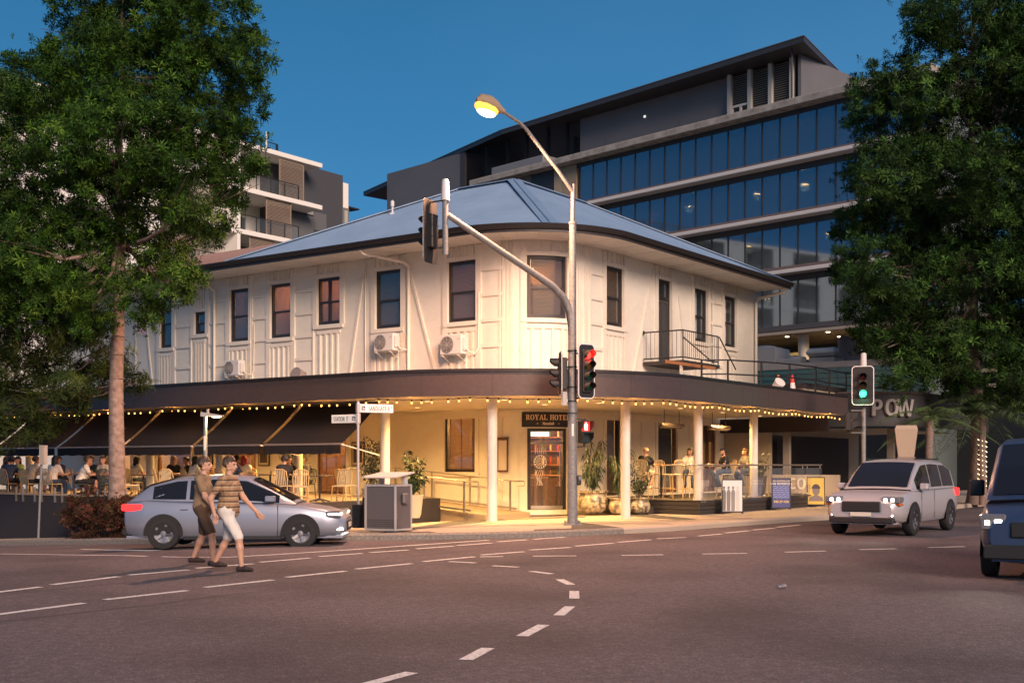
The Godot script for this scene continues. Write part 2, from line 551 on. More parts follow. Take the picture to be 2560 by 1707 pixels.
func build_ground() -> void:
	var road := structure("road", HF.origin, HT)
	var mb := MB.new()
	var xs := [-600.0, -40.0]
	var x := -28.0
	while x < 4.6: xs.append(x); x += 1.0
	xs.append_array([6.0, 20.0, 600.0])
	for i in xs.size() - 1:
		var a: float = xs[i]
		var b: float = xs[i + 1]
		mb.quad(Vector3(a, ground_y(a), 600), Vector3(b, ground_y(b), 600), Vector3(b, ground_y(b), -600), Vector3(a, ground_y(a), -600))
	part(mb, "asphalt", asphalt, road)
	var pts := [Vector2(-60, 12.1), Vector2(-20, 12.1), Vector2(-6, 12.1), Vector2(-1, 12.05), Vector2(1.6, 11.95), Vector2(3.0, 11.4), Vector2(4.0, 10.5), Vector2(4.75, 9.6), Vector2(5.46, 8.5), Vector2(6.0, 7.3), Vector2(6.45, 5.7), Vector2(6.75, 4.2), Vector2(7.0, 1.5), Vector2(7.3, -1.2), Vector2(7.65, -4), Vector2(7.95, -8), Vector2(8.2, -14), Vector2(8.5, -80)]
	var crv := Curve2D.new()
	for i in pts.size():
		var t: Vector2 = (pts[mini(i + 1, pts.size() - 1)] - pts[maxi(i - 1, 0)])
		var l := 0.0
		if i > 1 and i < pts.size() - 2: l = minf(pts[i].distance_to(pts[i - 1]), pts[i].distance_to(pts[i + 1])) / 3.0
		crv.add_point(pts[i], -t.normalized() * l, t.normalized() * l)
	crv.bake_interval = 0.25
	var bk := crv.get_baked_points()
	kerb_line = []
	for i in bk.size():
		if i % 3 == 0 or i == bk.size() - 1: kerb_line.append(bk[i])
	# kerb: segments with a rounded nose, each about 2.4 m
	var kerb := structure("kerb", HF.origin, HT)
	var seg: Array = []
	var run := 0.0
	var kn := func(i: int) -> Vector2:
		var t: Vector2 = (kerb_line[mini(i + 1, kerb_line.size() - 1)] - kerb_line[maxi(i - 1, 0)]).normalized()
		return Vector2(t.y, -t.x) if Vector2(t.y, -t.x).dot(Vector2(-1, -1)) > 0 else Vector2(-t.y, t.x)
	seg.append(0)
	for i in range(1, kerb_line.size()):
		run += kerb_line[i].distance_to(kerb_line[i - 1])
		seg.append(i)
		if run > 2.4 or i == kerb_line.size() - 1:
			if kerb_line[seg[0]].x > -16.0 and kerb_line[seg[0]].y > -30.0:
				var k := MB.new()
				for j in seg.size() - 1:
					var pa: Vector2 = kerb_line[seg[j]]
					var pb: Vector2 = kerb_line[seg[j + 1]]
					if j == seg.size() - 2: pb = pb.lerp(pa, 0.012)
					var na: Vector2 = kn.call(seg[j])
					var nb: Vector2 = kn.call(seg[j + 1])
					var prof := [Vector2(0, -0.05), Vector2(0.0, 0.105), Vector2(0.035, 0.143), Vector2(0.15, 0.147), Vector2(0.15, -0.05)]
					for q in prof.size() - 1:
						var A0 := Vector3(pa.x + na.x * prof[q].x, ground_y(pa.x) + prof[q].y, pa.y + na.y * prof[q].x)
						var B0 := Vector3(pb.x + nb.x * prof[q].x, ground_y(pb.x) + prof[q].y, pb.y + nb.y * prof[q].x)
						var A1 := Vector3(pa.x + na.x * prof[q + 1].x, ground_y(pa.x) + prof[q + 1].y, pa.y + na.y * prof[q + 1].x)
						var B1 := Vector3(pb.x + nb.x * prof[q + 1].x, ground_y(pb.x) + prof[q + 1].y, pb.y + nb.y * prof[q + 1].x)
						k.quad(A0, B0, B1, A1)
				part(k, "kerb_stone", kerb_concrete if kerb_line[seg[0]].x < 5.9 else aggregate, kerb)
			seg = [i]
			run = 0.0
	# footpath sheet
	var path := structure("footpath", HF.origin, HT)
	mb = MB.new()
	var cx := [-60.0]
	x = -30.0
	while x < 8.4: cx.append(x); x += 0.25
	for i in cx.size() - 1:
		var a: float = cx[i]
		var b: float = cx[i + 1]
		var za := kerb_z(a, 0.15)
		var zb := kerb_z(b, 0.15)
		if a > 8.2: continue
		var z0 := -1.0 if b < -6 else -80.0
		var ya := ground_y(a) + 0.14
		var yb := ground_y(b) + 0.14
		mb.quad(Vector3(a, ya, za), Vector3(b, yb, zb), Vector3(b, yb, z0), Vector3(a, ya, z0))
	part(mb, "paving", aggregate, path)
	for q in [[[-1.6, 2.6], [0.2, 1.6], [2.5, 8.9], [2.5, 9.2], [4.0, 10.2], [3.2, 11.1], [1.4, 9.7], [1.65, 8.4]], [[2.2, 8.65], [3.9, 6.25], [3.99, 6.33], [2.3, 8.75]], [[-0.2, 1.7], [1.18, 2.5], [5.25, 8.25], [5.75, 7.3], [6.2, 6.0], [3.73, 4.14], [2.2, 1.2], [0.8, 0.5]], [[2.3, -0.9], [2.9, -1.2], [5.7, 1.04], [5.45, 1.73], [3.3, 0.53]], [[4.03, 4.54], [6.6, -0.4], [6.7, -0.35], [4.13, 4.6]]]:
		var s := MB.new()
		var pl := PackedVector2Array()
		for c in q: pl.append(Vector2(c[0], c[1]))
		var id := Geometry2D.triangulate_polygon(pl)
		for i in range(0, id.size(), 3):
			var tr := []
			for k in 3:
				var c := pl[id[i + k]]
				tr.append(Vector3(c.x, ground_y(c.x) + 0.145, c.y))
			if (tr[1] - tr[0]).cross(tr[2] - tr[0]).y < 0: tr = [tr[0], tr[2], tr[1]]
			s.tri(tr[0], tr[1], tr[2])
		part(s, "dark_paving_band", dark_paving, path)
	# painted markings
	var tar := M(0.030, 0.025, 0.026, 0.55)
	var lines := [[5.58, 16.78, 5.61, 15.65], [5.5, 15.32, 5.6, 14.3], [5.58, 14.07, 5.72, 13.15], [5.64, 12.81, 5.74, 11.78], [5.68, 11.59, 5.8, 10.57], [5.63, 18.17, 5.73, 17.06], [5.76, 19.52, 5.79, 18.44], [6.12, 21.03, 5.85, 19.76], [6.54, 22.6, 6.26, 21.29], [8.62, 23.8, 8.37, 22.07], [8.26, 21.71, 8.22, 20.43], [8.09, 20.03, 8.06, 18.78], [7.92, 18.39, 7.91, 17.15], [7.8, 16.8, 7.82, 15.49], [7.72, 15.07, 7.77, 13.72], [8.07, 14.81, 8.6, 14.77], [14.70, 24.2, 14.61, 23.39], [5.66, 10.19, 5.77, 9.25], [5.78, 9.04, 5.94, 8.0], [7.61, 13.32, 7.78, 12.21], [7.62, 11.8, 7.84, 10.7], [7.73, 10.36, 7.88, 9.13], [7.81, 8.82, 7.95, 7.67], [7.9, 7.31, 8.18, 6.49], [8.17, 5.85, 8.24, 4.8], [8.14, 4.4, 8.18, 3.14], [8.12, 2.8, 8.21, 1.67], [8.08, 1.21, 8.1, -0.27], [7.86, 13.68, 8.16, 13.39], [8.53, 12.99, 9.13, 12.49], [9.73, 11.92, 10.26, 11.34], [10.76, 10.77, 11.35, 10.13], [11.81, 9.44, 12.31, 8.71], [12.7, 7.97, 13.19, 7.31], [13.6, 6.6, 14.1, 5.9], [9.17, 15.05, 9.66, 15.02], [10.25, 15.51, 10.75, 15.68], [11.32, 16.33, 11.87, 16.87], [12.34, 17.52, 12.82, 18.26], [13.22, 18.97, 13.57, 19.73], [13.87, 20.46, 14.16, 21.25], [14.34, 22.03, 14.58, 22.66]]
	for l in lines: strip(road, "lane_dash", [Vector2(l[0], l[1]), Vector2(l[2], l[3])], 0.125)
	strip(road, "edge_line", [Vector2(-14, 16.0), Vector2(-8, 16.1), Vector2(-2.92, 16.34), Vector2(-0.01, 16.8), Vector2(2.2, 17.0), Vector2(3.6, 16.85), Vector2(4.3, 16.4), Vector2(4.54, 15.35), Vector2(4.78, 13.66), Vector2(4.95, 11.86), Vector2(5.18, 9.86)], 0.11)
	# sealed cracks and paving joints
	for q in [[9.2, 26.0, 9.0, 11.0], [6.7, 22.0, 6.9, 2.0]]:
		var pts2 := []
		for i in 15:
			var f := i / 14.0
			pts2.append(Vector2(lerpf(q[0], q[2], f), lerpf(q[1], q[3], f)) + Vector2(rng.randfn(), rng.randfn()) * 0.035)
		strip(road, "sealed_joint", pts2, 0.016, tar)
	strip(road, "turn_arrow", [Vector2(-2.4, 14.75), Vector2(-0.4, 15.15), Vector2(0.9, 15.3)], 0.13)
	strip(road, "turn_arrow", [Vector2(-0.9, 15.1), Vector2(0.3, 15.35), Vector2(1.2, 15.5)], 0.34)

func strip(parent: Node, called: String, p: Array, w: float, m: Material = road_paint) -> void:
	var s := MB.new()
	for i in p.size() - 1:
		var a: Vector2 = p[i]
		var b: Vector2 = p[i + 1]
		var t := (b - a).normalized()
		var t0: Vector2 = t if i == 0 else (b - p[i - 1]).normalized()
		var t1: Vector2 = t if i == p.size() - 2 else (p[i + 2] - a).normalized()
		var n0 := Vector2(-t0.y, t0.x) * w * 0.5
		var n1 := Vector2(-t1.y, t1.x) * w * 0.5
		var q := []
		for c in [a + n0, a - n0, b - n1, b + n1]: q.append(Vector3(c.x, ground_y(c.x) + 0.005, c.y))
		if (q[2] - q[0]).cross(q[3] - q[1]).y < 0: q = [q[0], q[3], q[2], q[1]]
		s.quad(q[0], q[1], q[2], q[3])
	part(s, called, m, parent)

# ------------------------------------------------------------------ hotel
var hotel: Node3D
var W := Way.new(0.0, 0.0, 2.3)
var interior_wall: StandardMaterial3D
var blind_mat: StandardMaterial3D

func sash_window(parent: Node, t0: float, t1: float, y0: float, y1: float, look: String, label := "") -> void:
	var f := MB.new()
	var fw := 0.085
	wbox(f, W, t0, t0 + fw, y0, y1, -0.16, -0.05)
	wbox(f, W, t1 - fw, t1, y0, y1, -0.16, -0.05)
	wbox(f, W, t0 + fw, t1 - fw, y1 - 0.1, y1, -0.16, -0.052)
	wbox(f, W, t0 + fw, t1 - fw, y0, y0 + 0.12, -0.16, -0.048)
	var ym := y0 + (y1 - y0) * 0.48
	var win := part(f, "window", black_frame, parent, label)
	var s := MB.new()
	wbox(s, W, t0 + fw, t1 - fw, ym - 0.03, ym + 0.035, -0.14, -0.062)
	wbox(s, W, t0 + fw, t0 + fw + 0.045, y0 + 0.12, ym - 0.03, -0.14, -0.066)
	wbox(s, W, t1 - fw - 0.045, t1 - fw, y0 + 0.12, ym - 0.03, -0.14, -0.066)
	if look == "casement":
		wbox(s, W, t0 + (t1 - t0) * 0.42, t0 + (t1 - t0) * 0.42 + 0.11, y0 + 0.12, y1 - 0.1, -0.138, -0.058)
	part(s, "sash", black_frame, win)
	for k in 2:
		var g := MB.new()
		wbox(g, W, t0 + fw, t1 - fw, [y0 + 0.1, ym][k], [ym, y1 - 0.09][k], [-0.115, -0.105][k], [-0.111, -0.101][k])
		part(g, "pane", glass, win)
	if look == "blind" or look == "dim_blind":
		var b := MB.new()
		var y := y0 + 0.12
		while y < y1 - 0.1:
			var c := W.cuts(t0 + fw, t1 - fw, 0.3)
			for i in c.size() - 1:
				var a0 := W.at(c[i], -0.20); var a1 := W.at(c[i], -0.17)
				var b0 := W.at(c[i + 1], -0.20); var b1 := W.at(c[i + 1], -0.17)
				b.quad(a1 + Vector3(0, y, 0), b1 + Vector3(0, y, 0), b0 + Vector3(0, y + 0.028, 0), a0 + Vector3(0, y + 0.028, 0))
			y += 0.042
		part(b, "blind", blind_mat, win)
	elif look == "half":
		var b := MB.new()
		wbox(b, W, t0 + fw, t1 - fw - 0.35, y0 + 0.1, y1 - 0.1, -0.24, -0.22)
		part(b, "curtain", M(0.55, 0.6, 0.66, 0.9), win)

func build_hotel() -> void:
	hotel = thing("corner_hotel", "two storey cream timber corner hotel with blue iron roof and rounded corner", "hotel", HF.origin, HT)
	interior_wall = M(0.24, 0.17, 0.10, 0.8)
	blind_mat = M(0.12, 0.070, 0.030, 0.7)
	# openings [t0, t1, y0, y1, look]
	var up := []
	for w in [[-18.7, -17.95, 6.28, 8.25, "sash"], [-16.6, -15.94, 6.7, 7.55, "small"], [-14.54, -13.49, 6.28, 8.25, "blind"], [-12.32, -11.24, 6.28, 8.25, "sash"], [-9.9, -8.77, 6.6, 8.25, "casement"], [-7.11, -5.95, 6.28, 8.25, "dim_blind"], [-3.92, -2.75, 6.28, 8.25, "blind"]]:
		up.append([W.tx(w[0]), W.tx(w[1]), w[2], w[3], w[4]])
	up.append([-0.46, 0.86, 6.28, 8.25, "blind"])
	for w in [[-3.45, -4.6, 6.28, 8.25, "blind"], [-6.99, -8.0, 5.3, 8.25, "door"], [-9.78, -10.87, 6.28, 8.25, "half"], [-12.32, -13.4, 6.28, 8.25, "half"]]:
		up.append([W.tz(w[0]), W.tz(w[1]), w[2], w[3], w[4]])
	var tA := W.tx(-26.0)
	var tB := W.tz(-15.2)
	var mb := MB.new()
	wwall(mb, W, tA, tB, 3.9, 8.76, -0.25, 0.0, up)
	var wall := part(mb, "upper_wall", white_paint, hotel)
	# end wall of the Sandgate Rd wing and the back, so that the rooms are closed
	mb = MB.new()
	mb.box(Vector3(-9.0, 0.0, -15.2), Vector3(-0.26, 8.76, -14.95))
	mb.box(Vector3(-26, 0.0, -9.0), Vector3(-9.0, 8.76, -8.75))
	mb.box(Vector3(-9.25, 0.0, -15.2), Vector3(-9.0, 8.76, -8.75))
	mb.box(Vector3(-26.0, 0.0, -8.75), Vector3(-25.75, 8.76, -0.26))
	part(mb, "rear_wall", white_paint, hotel)
	mb = MB.new()
	plate(mb, 4.45, 4.6)
	part(mb, "upper_floor", M(0.2, 0.13, 0.08, 0.7), hotel)
	mb = MB.new()
	mb.box(Vector3(-25.7, 4.61, -3.2), Vector3(-4.0, 8.7, -3.1))
	mb.box(Vector3(-3.3, 4.61, -14.9), Vector3(-3.2, 8.7, -4.0))
	mb.box(Vector3(-4.0, 4.61, -3.9), Vector3(-3.3, 8.7, -3.2))
	plate(mb, 8.62, 8.7)
	for x in [-17.3, -15.2, -12.9, -10.6, -7.9, -5.0]: mb.box(Vector3(x, 4.61, -3.1), Vector3(x + 0.08, 8.62, -0.26))
	for z in [-2.9, -6.0, -8.9, -11.6]: mb.box(Vector3(-3.2, 4.61, z), Vector3(-0.26, 8.62, z + 0.08))
	part(mb, "partition", interior_wall, hotel)
	for w in up:
		if w[4] == "door": continue
		sash_window(hotel, w[0], w[1], w[2], w[3], w[4])
	# balcony door
	var td: float = W.tz(-6.99)
	mb = MB.new()
	wbox(mb, W, td, td + 0.09, 5.3, 8.25, -0.18, -0.06)
	wbox(mb, W, td + 0.92, td + 1.01, 5.3, 8.25, -0.18, -0.06)
	wbox(mb, W, td + 0.09, td + 0.92, 8.16, 8.25, -0.18, -0.062)
	wbox(mb, W, td + 0.09, td + 0.92, 7.55, 7.66, -0.18, -0.058)
	var bd := part(mb, "door", black_frame, hotel)
	mb = MB.new()
	wbox(mb, W, td + 0.09, td + 0.92, 7.66, 8.16, -0.12, -0.115)
	part(mb, "pane", glass, bd)
	for k in 2:
		mb = MB.new()
		var a := td + 0.1 + 0.41 * k
		wbox(mb, W, a, a + 0.05, 5.32, 7.54, -0.13, -0.08)
		wbox(mb, W, a + 0.35, a + 0.40, 5.32, 7.54, -0.13, -0.08)
		wbox(mb, W, a + 0.05, a + 0.35, 5.32, 5.5, -0.13, -0.082)
		wbox(mb, W, a + 0.05, a + 0.35, 7.45, 7.54, -0.13, -0.082)
		wbox(mb, W, a + 0.05, a + 0.35, 5.5, 7.45, -0.115, -0.11)
		for i in 34: wbox(mb, W, a + 0.05, a + 0.35, 5.53 + i * 0.057, 5.545 + i * 0.057, -0.108, -0.098)
		part(mb, "screen_door_leaf", M(0.06, 0.058, 0.058, 0.5), bd)
	# trims, sills, battens
	var tr := func(t0: float, t1: float, y0: float, y1: float, o: float, called: String) -> void:
		var q := MB.new()
		wbox(q, W, t0, t1, y0, y1, 0.003, o)
		part(q, called, trim_paint, wall)
	for w in up:
		var t0: float = w[0]
		var t1: float = w[1]
		var y0: float = w[2]
		tr.call(t0 - 0.2, t0 - 0.002, y0 - 0.02 if y0 > 6.5 else 3.95, 8.70, 0.055, "side_trim")
		tr.call(t1 + 0.002, t1 + 0.2, y0 - 0.02 if y0 > 6.5 else 3.95, 8.70, 0.055, "side_trim")
		tr.call(t0, t1, w[3] + 0.002, w[3] + 0.13, 0.060, "head_trim")
		if w[4] != "door":
			tr.call(t0 - 0.16, t1 + 0.16, y0 - 0.15, y0 - 0.022, 0.09, "sill")
			tr.call(t0, t1, y0 - 0.34, y0 - 0.22, 0.052, "apron_rail")
			var nb := 4
			for k in nb:
				var c := t0 + (t1 - t0) * (k + 0.5) / nb
				tr.call(c - 0.045, c + 0.045, 3.95, y0 - 0.342, 0.050, "batten")
		for k in 4:
			var c := t0 + (t1 - t0) * (k + 0.5) / 4
			if w[3] > 8.0: tr.call(c - 0.045, c + 0.045, w[3] + 0.134, 8.70, 0.050, "batten")
			else: tr.call(c - 0.03, c + 0.03, w[3] + 0.134, 8.70, 0.050, "batten")
	# ladder panels: stiles and rails
	var lad := []
	for q in [[-17.74, -16.82], [-15.72, -14.78], [-13.27, -12.54], [-11.02, -10.12], [-2.53, -1.74]]: lad.append([W.tx(q[0]), W.tx(q[1])])
	for q in [[-2.5, -3.23], [-11.12, -12.1]]: lad.append([W.tz(q[0]), W.tz(q[1])])
	for l in lad:
		var y := 4.55
		while y < 8.5:
			tr.call(l[0] + 0.002, l[1] - 0.002, y, y + 0.11, 0.045, "rail")
			y += 0.82
		tr.call(l[0] - 0.06, l[0], 3.95, 8.70, 0.050, "stile")
		tr.call(l[1], l[1] + 0.06, 3.95, 8.70, 0.050, "stile")
	for t in [W.tx(-1.6), -1.35, -0.98, 1.33, 1.62, W.tx(-20.3), W.tx(-21.4), W.tx(-22.5)]:
		tr.call(t, t + 0.07, 3.95, 8.70, 0.048, "batten")
	# diagonal braces
	for d in [[W.tx(-7.62), 8.68, W.tx(-8.5), 4.0], [W.tx(-5.62), 8.2, W.tx(-4.28), 4.0], [W.tx(-19.75), 8.2, W.tx(-19.1), 4.0], [W.tz(-6.68), 8.66, W.tz(-4.95), 4.0], [W.tz(-8.5), 7.8, W.tz(-9.1), 5.2]]:
		var q := MB.new()
		var off: float = 0.09
		var p := []
		for o in [0.004, 0.05]:
			p.append(W.at(d[2], o) + Vector3(0, d[3], 0)); p.append(W.at(d[2] + off, o) + Vector3(0, d[3], 0))
			p.append(W.at(d[0] + off, o) + Vector3(0, d[1], 0)); p.append(W.at(d[0], o) + Vector3(0, d[1], 0))
		q.hexa(p)
		part(q, "diagonal_brace", trim_paint, wall)
	build_ground_floor()
	build_roof()
	# downpipes
	for t in [W.tx(-15.35), W.tx(-5.55)]:
		var q := MB.new()
		var p := []
		p.append(W.at(t - 0.9, 1.5) + Vector3(0, 8.74, 0)); p.append(W.at(t - 0.85, 1.38) + Vector3(0, 8.6, 0))
		p.append(W.at(t - 0.15, 0.2) + Vector3(0, 8.42, 0)); p.append(W.at(t, 0.1) + Vector3(0, 8.28, 0)); p.append(W.at(t, 0.09) + Vector3(0, 8.05, 0)); p.append(W.at(t, 0.09) + Vector3(0, 4.6, 0)); p.append(W.at(t + 0.02, 0.14) + Vector3(0, 4.42, 0)); p.append(W.at(t + 0.02, 0.14) + Vector3(0, 3.95, 0))
		q.tube(p, 0.055, 10)
		part(q, "downpipe", trim_paint, hotel)
	mb = MB.new()
	var e := W.tz(-15.1)
	mb.tube([W.at(e + 0.0, 1.45) + Vector3(0, 8.74, 0), W.at(e + 0.05, 1.3) + Vector3(0, 8.6, 0), W.at(e, 0.2) + Vector3(0, 8.42, 0), W.at(e, 0.1) + Vector3(0, 8.25, 0), W.at(e, 0.1) + Vector3(0, 4.0, 0)], 0.06, 10)
	part(mb, "downpipe", trim_paint, hotel)
	# thin conduits
	for t in [W.tx(-7.55), W.tz(-9.6), W.tx(-13.36), W.tz(-11.25)]:
		mb = MB.new()
		mb.tube([W.at(t, 0.05) + Vector3(0, 8.6, 0), W.at(t, 0.05) + Vector3(0, 4.0, 0)], 0.022, 6)
		part(mb, "conduit", trim_paint, hotel)

func plate(mb: MB, y0: float, y1: float) -> void:   # a floor or ceiling inside the walls, kept clear of the rounded corner
	mb.box(Vector3(-25.7, y0, -8.7), Vector3(-2.3, y1, -0.27))
	mb.box(Vector3(-2.3, y0, -14.9), Vector3(-0.27, y1, -2.3))
	mb.box(Vector3(-8.95, y0, -14.9), Vector3(-2.3, y1, -8.7))
	mb.box(Vector3(-2.3, y0, -2.3), Vector3(-0.88, y1, -0.88))

func build_ground_floor() -> void:
	var holes := []
	var door := [-0.45, 0.87, 0.2, 2.78]
	holes.append(door)
	var winL := [W.tx(-4.07), W.tx(-2.8), 1.39, 3.25]
	holes.append(winL)
	for q in [[-9.9, -8.5, 0.6, 3.0], [-14.6, -13.1, 1.2, 3.0], [-18.9, -16.8, 0.6, 3.0], [-22.4, -20.6, 0.6, 3.0]]: holes.append([W.tx(q[0]), W.tx(q[1]), q[2], q[3]])
	for q in [[-3.5, -4.4, 0.6, 3.25], [-7.0, -8.45, 0.62, 3.2], [-10.5, -11.6, 0.6, 3.2]]: holes.append([W.tz(q[0]), W.tz(q[1]), q[2], q[3]])
	var mb := MB.new()
	wwall(mb, W, W.tx(-26.0), W.tz(-15.2), -1.3, 3.9, -0.25, -0.001, holes)
	var wall := part(mb, "lower_wall", white_paint, hotel)
	# plinth, sheet joints, surrounds
	var tr := func(t0: float, t1: float, y0: float, y1: float, o: float, called: String) -> void:
		var q := MB.new()
		wbox(q, W, t0, t1, y0, y1, 0.003, o)
		part(q, called, trim_paint, wall)
	tr.call(W.tx(-6.0), -0.72, 0.0, 0.5, 0.035, "plinth")
	tr.call(1.12, W.tz(-2.2), 0.0, 0.5, 0.035, "plinth")
	for s in [[-0.70, -0.47], [0.89, 1.10]]: tr.call(s[0], s[1], 0.1, 3.6, 0.05, "door_surround")
	tr.call(-0.62, 1.02, 0.05, 0.2, 0.16, "doorstep")
	for h in holes.slice(1):
		tr.call(h[0] - 0.16, h[0] - 0.003, h[2], h[3], 0.03, "window_surround")
		tr.call(h[1] + 0.003, h[1] + 0.16, h[2], h[3], 0.03, "window_surround")
		tr.call(h[0] - 0.16, h[1] + 0.16, h[3] + 0.003, h[3] + 0.16, 0.032, "window_surround")
		if h[2] > 0.8: tr.call(h[0] - 0.18, h[1] + 0.18, h[2] - 0.14, h[2] - 0.003, 0.06, "window_sill")
	for t in [W.tx(-6.3), W.tx(-2.3), -1.3, 1.75, W.tz(-5.8), W.tz(-9.4), W.tz(-12.6)]: tr.call(t, t + 0.05, 0.5, 3.3, 0.02, "joint_cover")
	tr.call(W.tx(-26), W.tz(-15.2), 3.12, 3.34, 0.028, "cornice")
	# corner door leaf and sign
	mb = MB.new()
	wbox(mb, W, -0.45, -0.34, 0.2, 2.78, -0.16, -0.04); wbox(mb, W, 0.76, 0.87, 0.2, 2.78, -0.16, -0.04)
	wbox(mb, W, -0.34, 0.76, 2.70, 2.78, -0.16, -0.042)
	var d := part(mb, "entrance_door", black_frame, hotel)
	mb = MB.new()
	wbox(mb, W, -0.34, 0.76, 2.28, 2.36, -0.14, -0.05)
	wbox(mb, W, -0.33, 0.75, 0.22, 0.33, -0.13, -0.055)
	part(mb, "door_rail", M(0.30, 0.29, 0.28, 0.4, 0.5), d)
	for q in [[0.33, 2.28], [2.36, 2.70]]:
		mb = MB.new()
		wbox(mb, W, -0.34, 0.76, q[0], q[1], -0.095, -0.088)
		part(mb, "pane", glass, d)
	mb = MB.new()
	mb.tube([W.at(0.62, -0.01) + Vector3(0, 0.95, 0), W.at(0.62, -0.01) + Vector3(0, 2.15, 0)], 0.018, 8)
	mb.tube([W.at(0.62, -0.01) + Vector3(0, 1.05, 0), W.at(0.62, -0.09) + Vector3(0, 1.05, 0)], 0.012, 6)
	mb.tube([W.at(0.62, -0.01) + Vector3(0, 2.05, 0), W.at(0.62, -0.09) + Vector3(0, 2.05, 0)], 0.012, 6)
	part(mb, "pull_handle", steel, d)
	# white decal on the glass: rings, dots and wavy strokes
	var dec := MB.new()
	for k in 5:
		var r := 0.05 + 0.042 * k
		if k == 3:
			for i in 14:
				var a := TAU * i / 14
				disc_on_wall(dec, -0.02 + cos(a) * r, 1.72 + sin(a) * r, 0.02, 0.0, -0.086)
		else: disc_on_wall(dec, -0.02, 1.72, r, r - 0.014, -0.086)
	for k in 6:
		for i in 10:
			var x0 := -0.19 + 0.07 * k + sin(i * 0.7 + k) * 0.012
			wbox(dec, W, x0, x0 + 0.012, 1.98 + i * 0.018, 2.0 + i * 0.018, -0.087, -0.085)
	for k in 4:
		for i in 16:
			var x0 := -0.14 + 0.055 * k + sin(i * 0.45 + k * 0.8) * 0.03
			wbox(dec, W, x0, x0 + 0.012, 0.98 + i * 0.03, 1.01 + i * 0.03, -0.087, -0.085)
	part(dec, "glass_decal", M(0.75, 0.73, 0.7, 0.6), d)
	# name board over the door
	mb = MB.new()
	wbox(mb, W, -0.62, 1.05, 2.82, 3.30, 0.03, 0.075)
	var sg := part(mb, "name_board", M(0.012, 0.012, 0.013, 0.4), hotel)
	var p := W.at(0.2, 0.0)
	var nn := W.nrm(0.2)
	var face := Basis(Vector3.UP, atan2(nn.x, nn.z))
	var cream := M(0.85, 0.62, 0.38, 0.5)
	# letters follow the curve one by one
	curved_text(sg, "ROYAL HOTEL", 0.165, 3.125, 0.215, 0.140, cream, "Droid Serif", 0.08, 0.0, 0.82)
	curved_text(sg, "Nundah", 0.085, 2.93, 0.21, 0.062, M(0.85, 0.72, 0.52, 0.5), "Droid Serif", 0.08, 0.25, 0.9)
	for s in [-0.13, 0.55]:
		var st := MB.new()
		disc_on_wall(st, s, 2.93, 0.018, 0.0, 0.077)
		part(st, "star_dot", cream, sg)
	# ground floor window frames and panes
	var k := 0
	for h in holes.slice(1):
		mb = MB.new()
		var fm := black_frame if k != 6 else wood
		wbox(mb, W, h[0], h[0] + 0.09, h[2], h[3], -0.17, -0.04); wbox(mb, W, h[1] - 0.09, h[1], h[2], h[3], -0.17, -0.04)
		wbox(mb, W, h[0] + 0.09, h[1] - 0.09, h[3] - 0.12, h[3], -0.17, -0.042); wbox(mb, W, h[0] + 0.09, h[1] - 0.09, h[2], h[2] + 0.1, -0.17, -0.042)
		if k == 7: wbox(mb, W, (h[0] + h[1]) / 2 - 0.06, (h[0] + h[1]) / 2 + 0.06, h[2], h[3], -0.171, -0.044)
		var wn := part(mb, "window" if k in [0, 2, 4, 5] else "door", [black_frame, wood][int(k in [1, 3, 6, 7])] if k != 7 else wood, hotel)
		if k == 7:
			mb = MB.new()
			for q in [[h[0] + 0.09, (h[0] + h[1]) / 2 - 0.06], [(h[0] + h[1]) / 2 + 0.06, h[1] - 0.09]]:
				wbox(mb, W, q[0], q[1], h[2] + 0.1, 1.5, -0.14, -0.10)
				wbox(mb, W, q[0], q[1], 2.5, h[3] - 0.12, -0.14, -0.10)
			part(mb, "door_panel", M(0.16, 0.03, 0.02, 0.4), wn)
		mb = MB.new()
		wbox(mb, W, h[0] + 0.09, h[1] - 0.09, h[2] + 0.1, h[3] - 0.12, -0.095, -0.09)
		part(mb, "pane", glass, wn)
		if k in [5, 6]:
			mb = MB.new()
			wbox(mb, W, h[0] + 0.09, h[1] - 0.09, h[2] + 0.1, h[3] - 0.12, -0.2, -0.18)
			part(mb, "curtain", [wood, M(0.035, 0.03, 0.022, 0.9)][int(k == 6)], wn)
		k += 1
	# rooms behind: floor, ceiling, panelled back wall
	mb = MB.new()
	plate(mb, 0.1, 0.2)
	part(mb, "bar_floor", M(0.16, 0.09, 0.05, 0.5), hotel)
	mb = MB.new()
	plate(mb, 3.5, 3.6)
	part(mb, "bar_ceiling", M(0.5, 0.4, 0.28, 0.8), hotel)
	mb = MB.new()
	mb.box(Vector3(-25.7, 0.2, -6.2), Vector3(-3.0, 3.5, -6.0))
	mb.box(Vector3(-6.0, 0.2, -14.9), Vector3(-5.8, 3.5, -6.2))
	for i in 40: mb.box(Vector3(-25.5 + i * 0.56, 0.2, -5.995), Vector3(-25.46 + i * 0.56, 3.5, -5.97))
	part(mb, "panelled_wall", wood, hotel)
	# inside lights
	for q in [[-3.4, -2.2, 9.0], [-9.2, -2.0, 22.0], [-13.8, -2.0, 26.0], [-18.0, -2.0, 20.0], [-21.5, -2.0, 16.0], [-1.9, -4.0, 22.0]]:
		var b := MB.new()
		b.ball(Vector3(q[0], 3.1, q[1]), Vector3(0.12, 0.09, 0.12), 12, 8)
		b.tube([Vector3(q[0], 3.18, q[1]), Vector3(q[0], 3.5, q[1])], 0.012, 6)
		part(b, "pendant_lamp", glow(1.0, 0.62, 0.26, 3.0), hotel)
		var l := OmniLight3D.new()
		l.name = "pendant_light"
		l.light_color = Color(1.0, 0.72, 0.40)
		l.light_energy = q[2] * 0.5
		l.light_size = 0.1
		l.omni_range = 14
		l.omni_attenuation = 2
		l.shadow_enabled = true
